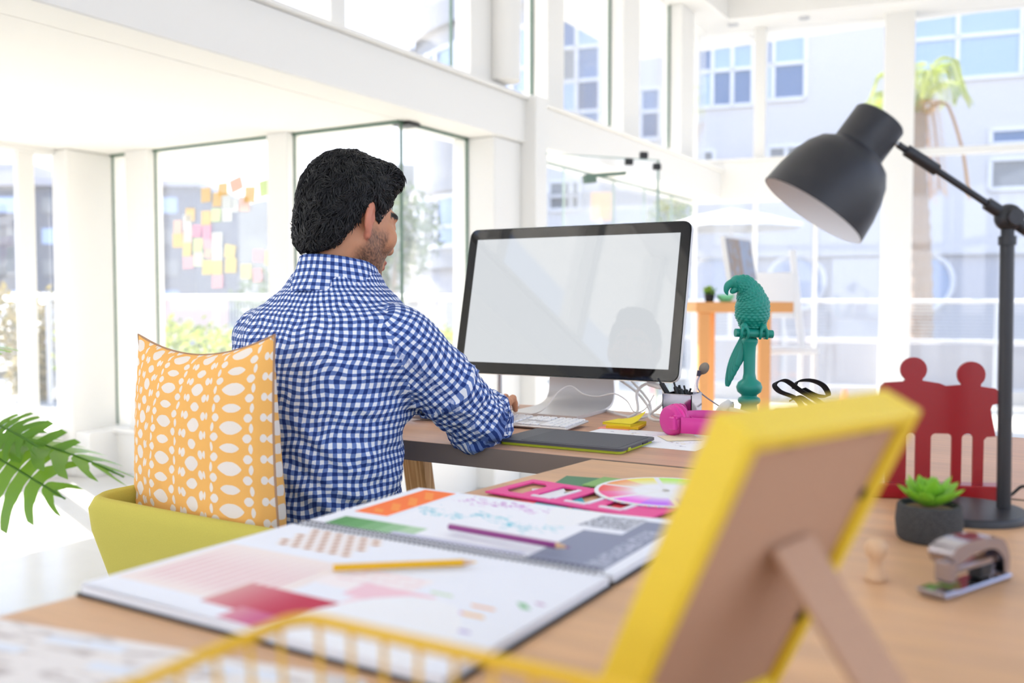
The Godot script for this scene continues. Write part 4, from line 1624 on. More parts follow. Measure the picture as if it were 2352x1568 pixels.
func hair_line(z: float) -> float:
	return lerp_table([[-0.13, 0.088], [-0.105, 0.082], [-0.086, 0.074], [-0.070, 0.064], [-0.054, 0.050], [-0.042, 0.030], [-0.034, 0.016], [-0.026, 0.0], [-0.014, 0.002], [-0.002, 0.020], [0.010, 0.032], [0.026, 0.012], [0.038, -0.030], [0.060, -0.072], [0.090, -0.088], [0.12, -0.09]], z)


func hair_shell(p: Vector3) -> float:
	var d := egg(p, Vector3(0, 0.034, 0.018), Vector3(0.084, 0.101, 0.106))
	d = smin(d, egg(p, Vector3(0, 0.104, -0.056), Vector3(0.056, 0.030, 0.044)), 0.03)      # quiff
	d = smin(d, egg(p, Vector3(0, -0.030, 0.075), Vector3(0.066, 0.056, 0.040)), 0.03)      # nape
	return d


func person() -> void:
	torso_tables()
	var skin := mat("skin", Color.WHITE, 0.5)
	skin.vertex_color_use_as_albedo = true
	skin.subsurf_scatter_enabled = true
	skin.subsurf_scatter_strength = 0.12
	var skin_c := hexc("c98d68").srgb_to_linear()
	var man := thing("person", "dark-haired man in blue gingham shirt sitting at the desk with hands at the keyboard", "person", Vector3(-1.258, 0, -1.40))
	var back := Transform3D(Basis(), -man.position)
	# head frame: turned towards the display, looking down
	var hb := Basis(Vector3.UP, deg_to_rad(-15.0)) * Basis(Vector3.RIGHT, deg_to_rad(-13.0)) * Basis(Vector3(0, 0, 1), deg_to_rad(2))
	var hx := Transform3D(hb * Basis.from_scale(Vector3(0.94, 1.0, 0.90)), Vector3(-1.243, 1.232, -1.468))
	var grain := noise(71, 900.0, 1)
	var patch := noise(72, 60.0, 2)
	var body := MB.new()
	body.colored = true
	var tone := func(p: Vector3) -> Color:
		var c := skin_c * (1.0 + 0.05 * patch.get_noise_3dv(p))
		if absf(p.x) > 0.074 and p.z > -0.02 and p.y > -0.05:
			c = c.lerp(hexc("cf7f68").srgb_to_linear(), 0.7)      # ear
		# beard stubble
		var jaw := smoothstep(-0.028, -0.055, p.y + 0.35 * maxf(0.0, p.z + 0.03)) * smoothstep(0.035, 0.0, p.z)
		jaw = maxf(jaw, smoothstep(0.0, -0.03, p.y) * smoothstep(-0.035, -0.025, -absf(p.z + 0.028)) * 0.9)
		jaw *= smoothstep(0.012, 0.03, absf(p.y + 0.068) + (0.0 if p.z < -0.085 and absf(p.x) < 0.024 else 1.0))
		if jaw > 0.01:
			c = c.lerp(hexc("4a3328").srgb_to_linear(), jaw * clampf(0.72 + 0.5 * grain.get_noise_3dv(p), 0.0, 0.95))
		# brows
		if p.z < -0.07 and absf(p.y - 0.032 + 0.12 * maxf(0.0, absf(p.x) - 0.035)) < 0.0065 and absf(p.x) > 0.012 and absf(p.x) < 0.058:
			c = hexc("1d1614").srgb_to_linear()
		# lips and lashes
		if p.z < -0.095 and absf(p.y + 0.068) < 0.010 and absf(p.x) < 0.022:
			c = hexc("a8645a").srgb_to_linear()
		return c
	add_nets(body, nets(head_sdf, Vector3(-0.105, -0.165, -0.14), Vector3(0.105, 0.135, 0.125), 0.0034), hx, tone)
	# trunk and arms under the shirt, one surface with forearms and hands
	var plain := func(_p: Vector3) -> Color: return skin_c
	var inner := func(p: Vector3) -> float:
		var d := torso_sdf(p, -0.014)
		d = smin(d, cone(p, Vector3(-1.243, 1.14, -1.452), Vector3(-1.25, 1.06, -1.44), 0.054, 0.07), 0.02)
		d = smin(d, chain(p, [[ARM_R[0][0], 0.045], [Vector3(-1.022, 0.832, -1.585), 0.040], [Vector3(-1.075, 0.828, -1.70), 0.040], [Vector3(-1.140, 0.826, -1.825), 0.027]], 0.01), 0.02)
		return smin(d, chain(p, [[ARM_L[0][0], 0.045], [Vector3(-1.512, 0.838, -1.585), 0.040], [Vector3(-1.455, 0.830, -1.69), 0.040], [Vector3(-1.385, 0.826, -1.815), 0.027]], 0.01), 0.02)
	add_nets(body, nets(inner, Vector3(-1.60, 0.54, -1.87), Vector3(-0.95, 1.20, -1.25), 0.013), Transform3D(), plain)
	for s in [1.0, -1.0]:
		var w := Vector3(-1.140, 0.826, -1.825) if s > 0 else Vector3(-1.385, 0.826, -1.815)
		var fwd := Vector3(-0.30, 0, -0.954) if s > 0 else Vector3(0.28, 0, -0.96)
		var rt := fwd.cross(Vector3.UP).normalized()
		var th: Vector3 = -rt * s      # thumb side
		var fingers := []
		for k in 4:
			var off := (float(k) - 1.5) * 0.0195
			var base := w + fwd * (0.088 - 0.006 * absf(k - 1.3)) - th * off + Vector3(0, 0.006, 0)
			var ln: float = [0.042, 0.047, 0.044, 0.034][k]
			var k1 := base + fwd * ln - th * off * 0.15 + Vector3(0, 0.006, 0)
			var k2 := k1 + fwd * ln * 0.55 + Vector3(0, -0.014, 0)
			var k3 := k2 + fwd * ln * 0.25 + Vector3(0, -0.017, 0)
			fingers.append([[base, 0.0098], [k1, 0.0088], [k2, 0.0082], [k3, 0.0068]])
		var tb := w + fwd * 0.028 + th * 0.026 + Vector3(0, -0.004, 0)
		fingers.append([[tb, 0.0135], [tb + fwd * 0.035 + th * 0.018 + Vector3(0, -0.008, 0), 0.0105], [tb + fwd * 0.063 + th * 0.016 + Vector3(0, -0.016, 0), 0.0085]])
		var hand := func(p: Vector3) -> float:
			var d := cone(p, w, w + fwd * 0.03, 0.026, 0.024)
			for k in 4:
				d = smin(d, cone(p, w + fwd * 0.02 - th * (float(k) - 1.5) * 0.012, fingers[k][0][0], 0.015, 0.0115), 0.012)
			d = smin(d, cone(p, w + fwd * 0.012 + th * 0.01, tb, 0.018, 0.0135), 0.012)
			for fg in fingers:
				var c := 1e3
				for i in fg.size() - 1:
					c = smin(c, cone(p, fg[i][0], fg[i + 1][0], fg[i][1], fg[i + 1][1]), 0.003)
				d = smin(d, c, 0.004)
			return d
		var nail := func(p: Vector3) -> Color:
			for fg in fingers:
				if p.distance_to(fg[-1][0] + Vector3(0, 0.006, 0)) < 0.006:
					return hexc("dcb09c").srgb_to_linear()
			return skin_c * (1.0 + 0.06 * patch.get_noise_3dv(p))
		var lo := w - Vector3(0.09, 0.06, 0.20)
		add_nets(body, nets(hand, lo, w + Vector3(0.09, 0.05, 0.05), 0.0034), Transform3D(), nail)
	put(body, "body", skin, man, back)
	# hair: a shell with raised waves, and loose locks on it
	var hm := mat("hair", hexc("0d0b0c"), 0.5)
	hm.rim_enabled = true
	hm.rim = 0.12
	var hn := noise(81, 42.0, 3)
	var hn2 := noise(82, 110.0, 2)
	var hair := func(p: Vector3) -> float:
		var d := hair_shell(p)
		var w := hn.get_noise_3d(p.x * 1.2 + p.y * 0.5, p.y * 1.3, p.z + p.y * 0.4)
		d -= 0.0115 * (1.0 - absf(w) * 2.6) * 0.6 + 0.0022 * hn2.get_noise_3dv(p)
		return maxf(d, (hair_line(p.z) + 0.010 * hn.get_noise_3d(p.x * 2, p.z * 2, 9) - p.y) * 0.8)
	var hmb := MB.new()
	add_nets(hmb, nets(hair, Vector3(-0.115, -0.125, -0.150), Vector3(0.115, 0.160, 0.155), 0.0036, 1.9), hx)
	var shell := put(hmb, "hair", hm, man, back)
	var lk := MB.new()
	rng.seed = 99
	for i in 11000:
		var dir := rand_dir()
		# march to the shell
		var p := Vector3(0, 0.03, 0.015)
		for s in 14:
			p += dir * maxf(-hair_shell(p), 0.0) * 0.95
		if p.y < hair_line(p.z) + 0.012 or (p.z < -0.012 and p.y < 0.032):
			continue
		var nn := Vector3(hair_shell(p + Vector3(0.002, 0, 0)) - hair_shell(p - Vector3(0.002, 0, 0)), hair_shell(p + Vector3(0, 0.002, 0)) - hair_shell(p - Vector3(0, 0.002, 0)), hair_shell(p + Vector3(0, 0, 0.002)) - hair_shell(p - Vector3(0, 0, 0.002))).normalized()
		var crown := Vector3(0.01, 0.13, 0.05)
		var flow := (p - crown)
		flow = (flow - nn * flow.dot(nn)).normalized()
		if p.z < -0.02 and p.y > 0.06:
			flow = (Vector3(0.15, 0.25, -1) - nn * Vector3(0.15, 0.25, -1).dot(nn)).normalized()
		var turn := hn.get_noise_3dv(p * 0.55) * 2.6 + rng.randf_range(-0.25, 0.25)
		flow = flow.rotated(nn, turn)
		var sidev := flow.cross(nn)
		var ln := rng.randf_range(0.014, 0.028) * clampf((p.y - hair_line(p.z)) / 0.03, 0.45, 1.0)
		var curl := rng.randf_range(-0.9, 0.9)
		var pts := PackedVector3Array()
		for s in 5:
			var u := s / 4.0
			pts.append(hx * (p + flow * ln * u + sidev * curl * ln * u * u * 0.6 + nn * (0.0035 + 0.0062 * sin(u * 2.8) - 0.003 * u + 0.004 * hn.get_noise_3dv(p * 1.6))))
		lk.tube(pts, [0.0013, 0.0013, 0.0011, 0.0008, 0.0002], 3, false)
	put(lk, "locks", hm, shell).set_meta("kind", "stuff")
	# shirt
	var im := Image.create(64, 64, false, Image.FORMAT_RGB8)
	for y in 64:
		for x in 64:
			var a := x % 64 < 32
			var b := y % 64 < 32
			var c := hexc("eef0f6")
			if a and b:
				c = hexc("153377")
			elif a or b:
				c = hexc("7a90c4") if (x + y) % 4 < 2 else hexc("4d6cae")
			im.set_pixel(x, y, c)
	var sm := mat("gingham", Color.WHITE, 0.85)
	sm.albedo_texture = tex(im)
	var sh := put(shirt_mesh(), "shirt", sm, man, back)
	# collar: stand and fold, open at the throat
	var cp := PackedVector3Array()
	var cu := PackedVector2Array()
	var prof := [[0.068, 1.095], [0.067, 1.125], [0.068, 1.155], [0.071, 1.166], [0.076, 1.164], [0.082, 1.140], [0.090, 1.118], [0.101, 1.098], [0.099, 1.094]]
	var run := 0.0
	for j in prof.size():
		if j:
			run += Vector2(prof[j][0] - prof[j - 1][0], prof[j][1] - prof[j - 1][1]).length()
		for i in 49:
			var a := lerpf(-2.55, 2.55, i / 48.0)
			var r: float = prof[j][0]
			var drop := 0.030 * pow(absf(a) / 2.55, 1.6)
			var wav := 0.002 * sin(a * 7.0 + j)
			cp.append(Vector3(-1.252 + sin(a) * (r + wav), prof[j][1] - drop, -1.434 + cos(a) * (r + wav) * 0.95 - drop * 0.4))
			cu.append(Vector2(a * 0.080, run) / 0.0148)
	var cm := MB.new()
	cm.grid(cp, 49, prof.size(), cu, false)
	put(cm, "collar", sm, sh)
	# rolled cuffs
	for arm in [ARM_R, ARM_L]:
		var e: Vector3 = arm[3][0]
		var ax: Vector3 = (arm[3][0] - arm[2][0]).normalized()
		if arm == ARM_R:
			ax = Vector3(-0.45, -0.03, -0.87).normalized()
		else:
			ax = Vector3(0.42, -0.05, -0.88).normalized()
		var s := ax.cross(Vector3.UP).normalized()
		var u := s.cross(ax)
		var pts := PackedVector3Array()
		var uv := PackedVector2Array()
		var pr := [[0.042, 0.012], [0.050, 0.020], [0.061, 0.016], [0.064, 0.004], [0.064, -0.016], [0.060, -0.034], [0.052, -0.040]]
		for j in pr.size():
			for i in 37:
				var a := TAU * i / 36.0
				var r: float = pr[j][0] + 0.0035 * sin(a * 5.0 + j * 1.1) + 0.002 * sin(a * 11.0)
				pts.append(e + ax * (pr[j][1] + 0.004 * sin(a * 3.0)) + s * cos(a) * r + u * sin(a) * r)
				uv.append(Vector2(a * 0.06, j * 0.012) / 0.0148)
		var m := MB.new()
		m.grid(pts, 37, pr.size(), uv, false, true)
		put(m, "cuff", sm, sh)
	# trousers, belt and shoes
	var jm := mat("denim", hexc("23242c"), 0.85)
	var legs := func(p: Vector3) -> float:
		var d := egg(p, Vector3(-1.258, 0.56, -1.40), Vector3(0.185, 0.10, 0.15))
		for s in [-1.0, 1.0]:
			var o := Vector3(-1.258 + 0.09 * s, 0.545, -1.43)
			d = smin(d, chain(p, [[o, 0.085], [Vector3(-1.258 + 0.13 * s, 0.55, -1.755), 0.066], [Vector3(-1.258 + 0.14 * s, 0.10, -1.72), 0.048]], 0.03), 0.04)
		return d
	var jmb := MB.new()
	add_nets(jmb, nets(legs, Vector3(-1.52, 0.03, -1.96), Vector3(-1.0, 0.69, -1.22), 0.018))
	put(jmb, "trousers", jm, man, back)
	var belt := MB.new()
	var bp := PackedVector3Array()
	for y in [0.600, 0.605, 0.632, 0.637]:
		for i in 49:
			var a := TAU * i / 48.0
			var g := 0.000 if (y == 0.600 or y == 0.637) else 0.004
			bp.append(Vector3(TX + sin(a) * (0.190 + g), y, -1.392 + cos(a) * (0.146 + g)))
	belt.grid(bp, 49, 4, PackedVector2Array(), false, true)
	put(belt, "belt", M.black_plastic, man, back)
	for s in [-1.0, 1.0]:
		var shoe := func(p: Vector3) -> float:
			var q := p - Vector3(-1.258 + 0.14 * s, 0.0, -1.745)
			var d := chain(q, [[Vector3(0, 0.045, 0.05), 0.042], [Vector3(0, 0.04, -0.08), 0.044], [Vector3(0, 0.034, -0.16), 0.034]], 0.02)
			d = smin(d, cone(q, Vector3(0, 0.06, 0.04), Vector3(0, 0.11, 0.04), 0.045, 0.045), 0.02)
			return maxf(d, 0.002 - p.y)
		var smb := MB.new()
		add_nets(smb, nets(shoe, Vector3(-1.258 + 0.14 * s - 0.07, -0.01, -1.97), Vector3(-1.258 + 0.14 * s + 0.07, 0.17, -1.63), 0.012))
		put(smb, "shoe", M.black_plastic, man, back)


# ---------------------------------------------------------------- things on the oak desk
const VIEW := 0.5323        # 30.5 degrees: things set square to the room's diagonal


func parrot() -> void:
	var teal := mat("teal_paint", hexc("088c7a"), 0.40)
	var o := thing("parrot_figure", "teal parrot figurine on a turned teal column", "figurine", Vector3(-0.626, DESK, -2.150), VIEW)
	var col := MB.new()
	col.lathe([Vector2(0.0, 0.0), Vector2(0.045, 0.0), Vector2(0.045, 0.0), Vector2(0.047, 0.008), Vector2(0.040, 0.018), Vector2(0.026, 0.026), Vector2(0.020, 0.040), Vector2(0.018, 0.052), Vector2(0.024, 0.056), Vector2(0.026, 0.062), Vector2(0.024, 0.068), Vector2(0.018, 0.071), Vector2(0.018, 0.075), Vector2(0.027, 0.082), Vector2(0.030, 0.093), Vector2(0.026, 0.104), Vector2(0.016, 0.112), Vector2(0.0135, 0.125), Vector2(0.0135, 0.165), Vector2(0.0145, 0.188), Vector2(0.0185, 0.197), Vector2(0.0185, 0.203), Vector2(0.015, 0.208), Vector2(0.0, 0.209)], 28)
	put(col, "column", teal, o)
	var bar := MB.new()
	bar.tube(PackedVector3Array([Vector3(-0.040, 0.2205, 0.026), Vector3(0.049, 0.2165, 0.012)]), 0.0095, 16)
	put(bar, "perch", teal, o)
	# body: rings along a spine from the tail root to the crown, with overlapping feathers as relief
	var spine := [Vector3(0.004, 0.214, -0.010), Vector3(0.006, 0.236, -0.008), Vector3(0.006, 0.260, -0.004), Vector3(0.005, 0.284, 0.0), Vector3(-0.002, 0.308, 0.005), Vector3(-0.015, 0.328, 0.010), Vector3(-0.036, 0.3375, 0.012)]
	var rad := [0.012, 0.0295, 0.0385, 0.0385, 0.0310, 0.0235, 0.0160]
	var path := curve_pts(spine, 16)
	var p := PackedVector3Array()
	var nu := 121
	var nv := path.size()
	for j in nv:
		var u := float(j) / (nv - 1)
		var d := (path[mini(j + 1, nv - 1)] - path[maxi(j - 1, 0)]).normalized()
		var zz := Vector3(0, 0, 1)
		var s := d.cross(zz).normalized()
		var t := s.cross(d).normalized()
		var f := u * 6.0
		var i0 := mini(int(f), 5)
		var w := f - i0
		w = w * w * (3 - 2 * w)
		var r: float = lerpf(rad[i0], rad[i0 + 1], w)
		for i in nu:
			var a := TAU * i / (nu - 1)
			# feather scales: rows along the spine, every second row shifted by half
			var rows := 22.0
			var row := floorf(u * rows)
			var fr := u * rows - row
			var cnt := 19.0
			var k := fmod(a / TAU * cnt + (0.5 if int(row) % 2 else 0.0), 1.0) - 0.5
			var tip := 1.0 - 4.0 * k * k
			var lift := 0.0026 * clampf((1.0 - fr) * 1.15, 0.0, 1.0) * smoothstep(-0.05, 0.75, tip - (1.0 - fr) * 0.0 - 0.55 * clampf(1.0 - fr * 2.2, 0.0, 1.0)) * smoothstep(1.0, 0.93, u)
			p.append(path[j] + (s * cos(a) + t * sin(a) * 0.92) * (r + lift))
	var body := MB.new()
	body.grid(p, nu, nv, PackedVector2Array(), true, true)
	body.ball(Vector3(-0.034, 0.336, 0.012), Vector3(0.0165, 0.0165, 0.0162), 20, 12)
	put(body, "body", teal, o)
	# head: face patch, eyes, hooked beak
	for s in [-1.0, 1.0]:
		var e := MB.new()
		e.ball(Vector3(-0.037, 0.338, 0.012 + s * 0.0148), Vector3(0.0040, 0.0040, 0.0025), 14, 8)
		put(e, "eye", teal, o)
	var bk := MB.new()
	bk.tube(curve_pts([Vector3(-0.042, 0.335, 0.012), Vector3(-0.054, 0.329, 0.012), Vector3(-0.0585, 0.317, 0.012), Vector3(-0.055, 0.306, 0.012)], 6), [0.0105, 0.0107, 0.0105, 0.0102, 0.0098, 0.0094, 0.009, 0.0086, 0.0082, 0.0077, 0.0072, 0.0066, 0.006, 0.0054, 0.0046, 0.0038, 0.0028, 0.0016, 0.0004], 14, false)
	put(bk, "upper_beak", teal, o)
	var lb := MB.new()
	lb.tube(curve_pts([Vector3(-0.036, 0.322, 0.012), Vector3(-0.044, 0.315, 0.012), Vector3(-0.047, 0.310, 0.012)], 5), [0.009, 0.0088, 0.0085, 0.008, 0.0075, 0.007, 0.0062, 0.0054, 0.0045, 0.0034, 0.001], 12, false)
	put(lb, "lower_beak", teal, o)
	# wings folded along both sides
	for s in [-1.0, 1.0]:
		var w := MB.new()
		for k in 9:
			var y := 0.292 - k * 0.0085
			var c := Vector3(-0.006 + 0.002 * k, y, 0.004 + s * 0.0) + Vector3(0, 0, 0)
			var side := Vector3(-0.0195 + 0.0008 * k, -0.010, -0.002) if s < 0 else Vector3(0.038 - 0.0015 * k, -0.008, -0.016)
			w.ball(c + side, Vector3(0.0085 - 0.0004 * k, 0.013, 0.017), 14, 10, Basis(Vector3(0, 0, 1), 0.15 * s))
		put(w, "wing", teal, o)
	# tail feathers hanging below the perch
	for k in 5:
		var t := MB.new()
		var x := -0.004 - k * 0.005
		var l := 0.075 + 0.012 * k
		var pts := curve_pts([Vector3(0.0 - 0.002 * k, 0.216, -0.006), Vector3(x - 0.010, 0.216 - l * 0.5, -0.004 - 0.003 * k), Vector3(x - 0.024, 0.216 - l, -0.002 - 0.003 * k)], 6)
		t.tube(pts, [0.008, 0.0085, 0.009, 0.0092, 0.0095, 0.0096, 0.0098, 0.0098, 0.0096, 0.0092, 0.0084, 0.007, 0.004], 12, true, 0.28, Vector3(0, 0, 1))
		put(t, "tail_feather", teal, o)
	# feet gripping the perch
	for s in [-0.020, 0.026]:
		var ft := MB.new()
		var c := Vector3(s, 0.219 - s * 0.045, 0.020 - s * 0.16)
		ft.ball(c + Vector3(0, 0.013, 0.004), Vector3(0.009, 0.010, 0.009), 12, 8)
		for q in [-0.007, 0.006]:
			ft.tube(curve_pts([c + Vector3(q * 0.4, 0.013, 0.008), c + Vector3(q, 0.007, 0.0135), c + Vector3(q * 1.15, -0.004, 0.0125), c + Vector3(q * 1.2, -0.011, 0.007)], 5), 0.0034, 9)
		put(ft, "foot", teal, o)


func pen_cup() -> void:
	var ch := mat("chrome", hexc("a8a2a8"), 0.12, 1.0)
	var o := thing("pen_cup", "square polished steel pen cup behind the pink headphones", "pen cup", Vector3(-0.755, DESK, -2.057))
	var w := 0.070
	var h := 0.080
	var t := 0.0018
	for k in 4:
		var m := MB.new()
		m.box(Vector3(0, h / 2, w / 2 - t / 2), Vector3(w, h, t))
		put(m, "side", ch, o, Transform3D(Basis(Vector3.UP, k * PI / 2), Vector3.ZERO))
	put(bx(Vector3(0, 0.002, 0), Vector3(w - 0.004, 0.004, w - 0.004)), "bottom", M.black_plastic, o)
	var rim := MB.new()
	for k in 4:
		var a := k * PI / 2
		var d := Vector3(cos(a), 0, sin(a))
		var s := Vector3(-sin(a), 0, cos(a))
		rim.tube(PackedVector3Array([Vector3(0, h, 0) + d * (w / 2 - 0.001) - s * w / 2, Vector3(0, h, 0) + d * (w / 2 - 0.001) + s * w / 2]), 0.0014, 6)
	put(rim, "rim", ch, o)
	# pens: [foot, tip, kind]
	var pens := [
		["black retractable pen leaning out to the left of the steel cup", Vector3(0.014, 0.006, 0.012), Vector3(-0.052, 0.114, 0.020), 0],
		["black pen with a short clip near the front of the steel cup", Vector3(0.012, 0.006, 0.006), Vector3(-0.016, 0.106, 0.012), 0],
		["thick black marker in the middle of the steel cup", Vector3(0.018, 0.006, 0.0), Vector3(-0.010, 0.098, -0.006), 1],
		["slim black pen lying along the rear of the steel cup", Vector3(0.024, 0.006, -0.012), Vector3(-0.004, 0.096, -0.022), 0],
		["short black pen at the right corner of the steel cup", Vector3(-0.006, 0.006, 0.010), Vector3(0.027, 0.094, 0.018), 0],
		["clear ballpoint pen standing tall in the steel cup", Vector3(0.010, 0.006, -0.020), Vector3(0.031, 0.132, -0.026), 2],
	]
	var clear := mat("clear_plastic", Color(0.9, 0.9, 0.95, 0.35), 0.1)
	clear.transparency = BaseMaterial3D.TRANSPARENCY_ALPHA
	for q in pens:
		var a: Vector3 = q[1]
		var b: Vector3 = q[2]
		var pen := thing("pen", q[0], "pen", o.position + a, 0, "pens in the steel cup")
		var r := 0.0062 if q[3] == 1 else 0.0048
		var d: Vector3 = b - a
		var m := MB.new()
		m.tube(PackedVector3Array([Vector3.ZERO, d * 0.05, d * 0.88, d * 0.90, d * 0.905]), [r * 0.4, r, r, r * 0.8, r * 0.5], 10)
		put(m, "barrel", clear if q[3] == 2 else M.black_plastic, pen)
		var c := MB.new()
		c.tube(PackedVector3Array([d * 0.9, d]), r * 0.5 if q[3] != 2 else r * 0.95, 8)
		put(c, "button", M.black_plastic if q[3] != 2 else mat("ink_cap", hexc("3d3548"), 0.3), pen)
		if q[3] == 0:
			var cl := MB.new()
			var s: Vector3 = d.cross(Vector3(0, 0, 1)).normalized()
			cl.bar(d * 0.6 + s * (r + 0.0015), d * 0.88 + s * (r + 0.0015), 0.002, 0.0015, Vector3(0, 0, 1))
			put(cl, "clip", M.black_plastic, pen)


func headphones() -> void:
	var pk := mat("pink_plastic", hexc("e0379a"), 0.38)
	var pd := mat("pink_pad", hexc("f02fa0"), 0.5)
	var o := thing("headphones", "bright pink headphones lying folded on the desk", "headphones", Vector3(-0.722, DESK, -1.935), deg_to_rad(60))
	# two ear cups standing on their rims, discs facing along x
	for k in 2:
		var cup := Node3D.new()
		cup.name = "ear_cup"
		o.add_child(cup, true)
		var x0 := -0.016 if k == 0 else 0.020
		cup.transform = Transform3D(Basis(Vector3(0, 0, 1), PI / 2) * Basis(Vector3.RIGHT, 0.0), Vector3(x0, 0.034, 0.0 if k == 0 else -0.022))
		var fl := 1.0 if k == 0 else -1.0
		var m := MB.new()
		m.lathe([Vector2(0.0, 0.010 * fl), Vector2(0.026, 0.010 * fl), Vector2(0.031, 0.007 * fl), Vector2(0.033, 0.0), Vector2(0.033, -0.004 * fl), Vector2(0.028, -0.006 * fl)], 32)
		put(m, "shell", pk, cup)
		var pad := MB.new()
		var pts := PackedVector3Array()
		for i in 37:
			pts.append(Vector3(cos(TAU * i / 36), 0, sin(TAU * i / 36)) * 0.0225 + Vector3(0, -0.011 * fl, 0))
		pad.tube(pts, 0.0095, 12, false)
		put(pad, "pad", pd, cup)
	var hg := MB.new()
	hg.cbox(Vector3(-0.026, 0.030, 0.020), Vector3(0.014, 0.030, 0.020), 0.003)
	hg.cbox(Vector3(-0.018, 0.044, 0.026), Vector3(0.020, 0.010, 0.012), 0.002)
	put(hg, "hinge", pk, o)
	# head band: a wide ribbon sweeping off to the right and back
	var path := curve_pts([Vector3(-0.018, 0.028, 0.036), Vector3(0.03, 0.026, 0.080), Vector3(0.085, 0.024, 0.112), Vector3(0.135, 0.024, 0.100), Vector3(0.155, 0.026, 0.045), Vector3(0.130, 0.028, -0.010), Vector3(0.085, 0.030, -0.030), Vector3(0.045, 0.032, -0.022)], 6)
	var bp := PackedVector3Array()
	for j in path.size():
		var d := (path[mini(j + 1, path.size() - 1)] - path[maxi(j - 1, 0)]).normalized()
		var s := d.cross(Vector3.UP).normalized()
		for c in [[-0.017, -0.003], [-0.017, 0.003], [0.0, 0.005], [0.017, 0.003], [0.017, -0.003], [0.0, -0.004], [-0.017, -0.003]]:
			bp.append(path[j] + Vector3(0, c[0], 0) + s * c[1])
	var band := MB.new()
	band.grid(bp, 7, path.size(), PackedVector2Array(), false, true)
	put(band, "head_band", pk, o)
	var cd := MB.new()
	cd.tube(curve_pts([Vector3(0.026, 0.066, -0.022), Vector3(0.044, 0.060, -0.026), Vector3(0.056, 0.036, -0.022), Vector3(0.070, 0.030, -0.010)], 6), 0.0012, 6)
	put(cd, "cord", pk, o)


func headset() -> void:
	var wh: Material = M.white_plastic
	var o := thing("headset", "white headset with a grey foam microphone behind the pen cup", "headset", Vector3(-0.690, DESK, -2.130))
	var boom := MB.new()
	boom.tube(curve_pts([Vector3(0.0, 0.040, -0.02), Vector3(-0.045, 0.075, 0.0), Vector3(-0.052, 0.100, 0.010), Vector3(-0.038, 0.123, 0.022)], 8), 0.0017, 8)
	put(boom, "boom", mat("boom_grey", hexc("9a98a4"), 0.4), o)
	var fm := MB.new()
	fm.ball(Vector3(-0.029, 0.136, 0.028), Vector3(0.0115, 0.0150, 0.0115), 18, 12, Basis(Vector3(0, 0, 1), -0.55))
	put(fm, "foam_tip", mat("foam_grey", hexc("8a8175"), 1.0), o)
	var ring := MB.new()
	ring.tube(PackedVector3Array([Vector3(-0.039, 0.121, 0.0215), Vector3(-0.036, 0.126, 0.0235)]), 0.0028, 10)
	put(ring, "collar", M.steel, o)
	var cup := MB.new()
	cup.lathe([Vector2(0, -0.012), Vector2(0.026, -0.012), Vector2(0.030, -0.006), Vector2(0.030, 0.004), Vector2(0.018, 0.012), Vector2(0, 0.013)], 28, Transform3D(Basis(Vector3(0, 0, 1), PI / 2 - 0.5), Vector3(0.012, 0.036, 0.01)))
	put(cup, "ear_cup", wh, o)
	var pad := MB.new()
	pad.lathe([Vector2(0.0, -0.02), Vector2(0.022, -0.02), Vector2(0.027, -0.015), Vector2(0.022, -0.010)], 24, Transform3D(Basis(Vector3(0, 0, 1), PI / 2 - 0.5), Vector3(0.004, 0.042, -0.004)))
	put(pad, "pad", M.black_plastic, o)
	var arm := MB.new()
	arm.tube(curve_pts([Vector3(0.012, 0.045, 0.018), Vector3(0.050, 0.038, 0.022), Vector3(0.10, 0.026, 0.020), Vector3(0.125, 0.018, 0.008), Vector3(0.130, 0.016, -0.02)], 6), 0.0075, 10)
	put(arm, "head_band", wh, o)
	var kh := MB.new()
	kh.cbox(Vector3(0, 0.022, 0), Vector3(0.012, 0.044, 0.016), 0.002)
	single(kh, "clip_stand", mat("khaki", hexc("8d8a55"), 0.6), "small khaki upright clip beside the white headset", "clip", Vector3(-0.665, DESK, -2.060), VIEW)
	var cb := MB.new()
	cb.cbox(Vector3(0, 0.006, 0), Vector3(0.075, 0.012, 0.05), 0.002)
	single(cb, "coral_notebook", mat("coral", hexc("e98a70"), 0.7), "coral notebook lying behind the pink headphones", "notebook", Vector3(-0.612, DESK, -2.035), VIEW)


func ribbon(mb: MB, pts: Array, w: float, up: Vector3, th := 0.0015) -> void:
	var path := curve_pts(pts, 10)
	var p := PackedVector3Array()
	for j in path.size():
		var d := (path[mini(j + 1, path.size() - 1)] - path[maxi(j - 1, 0)]).normalized()
		var s := (up - d * up.dot(d)).normalized()
		var n := d.cross(s)
		for c in [[-1, -1], [-1, 1], [1, 1], [1, -1], [-1, -1]]:
			p.append(path[j] + s * c[0] * w / 2 + n * c[1] * th)
	mb.grid(p, 5, path.size(), PackedVector2Array(), false, true)


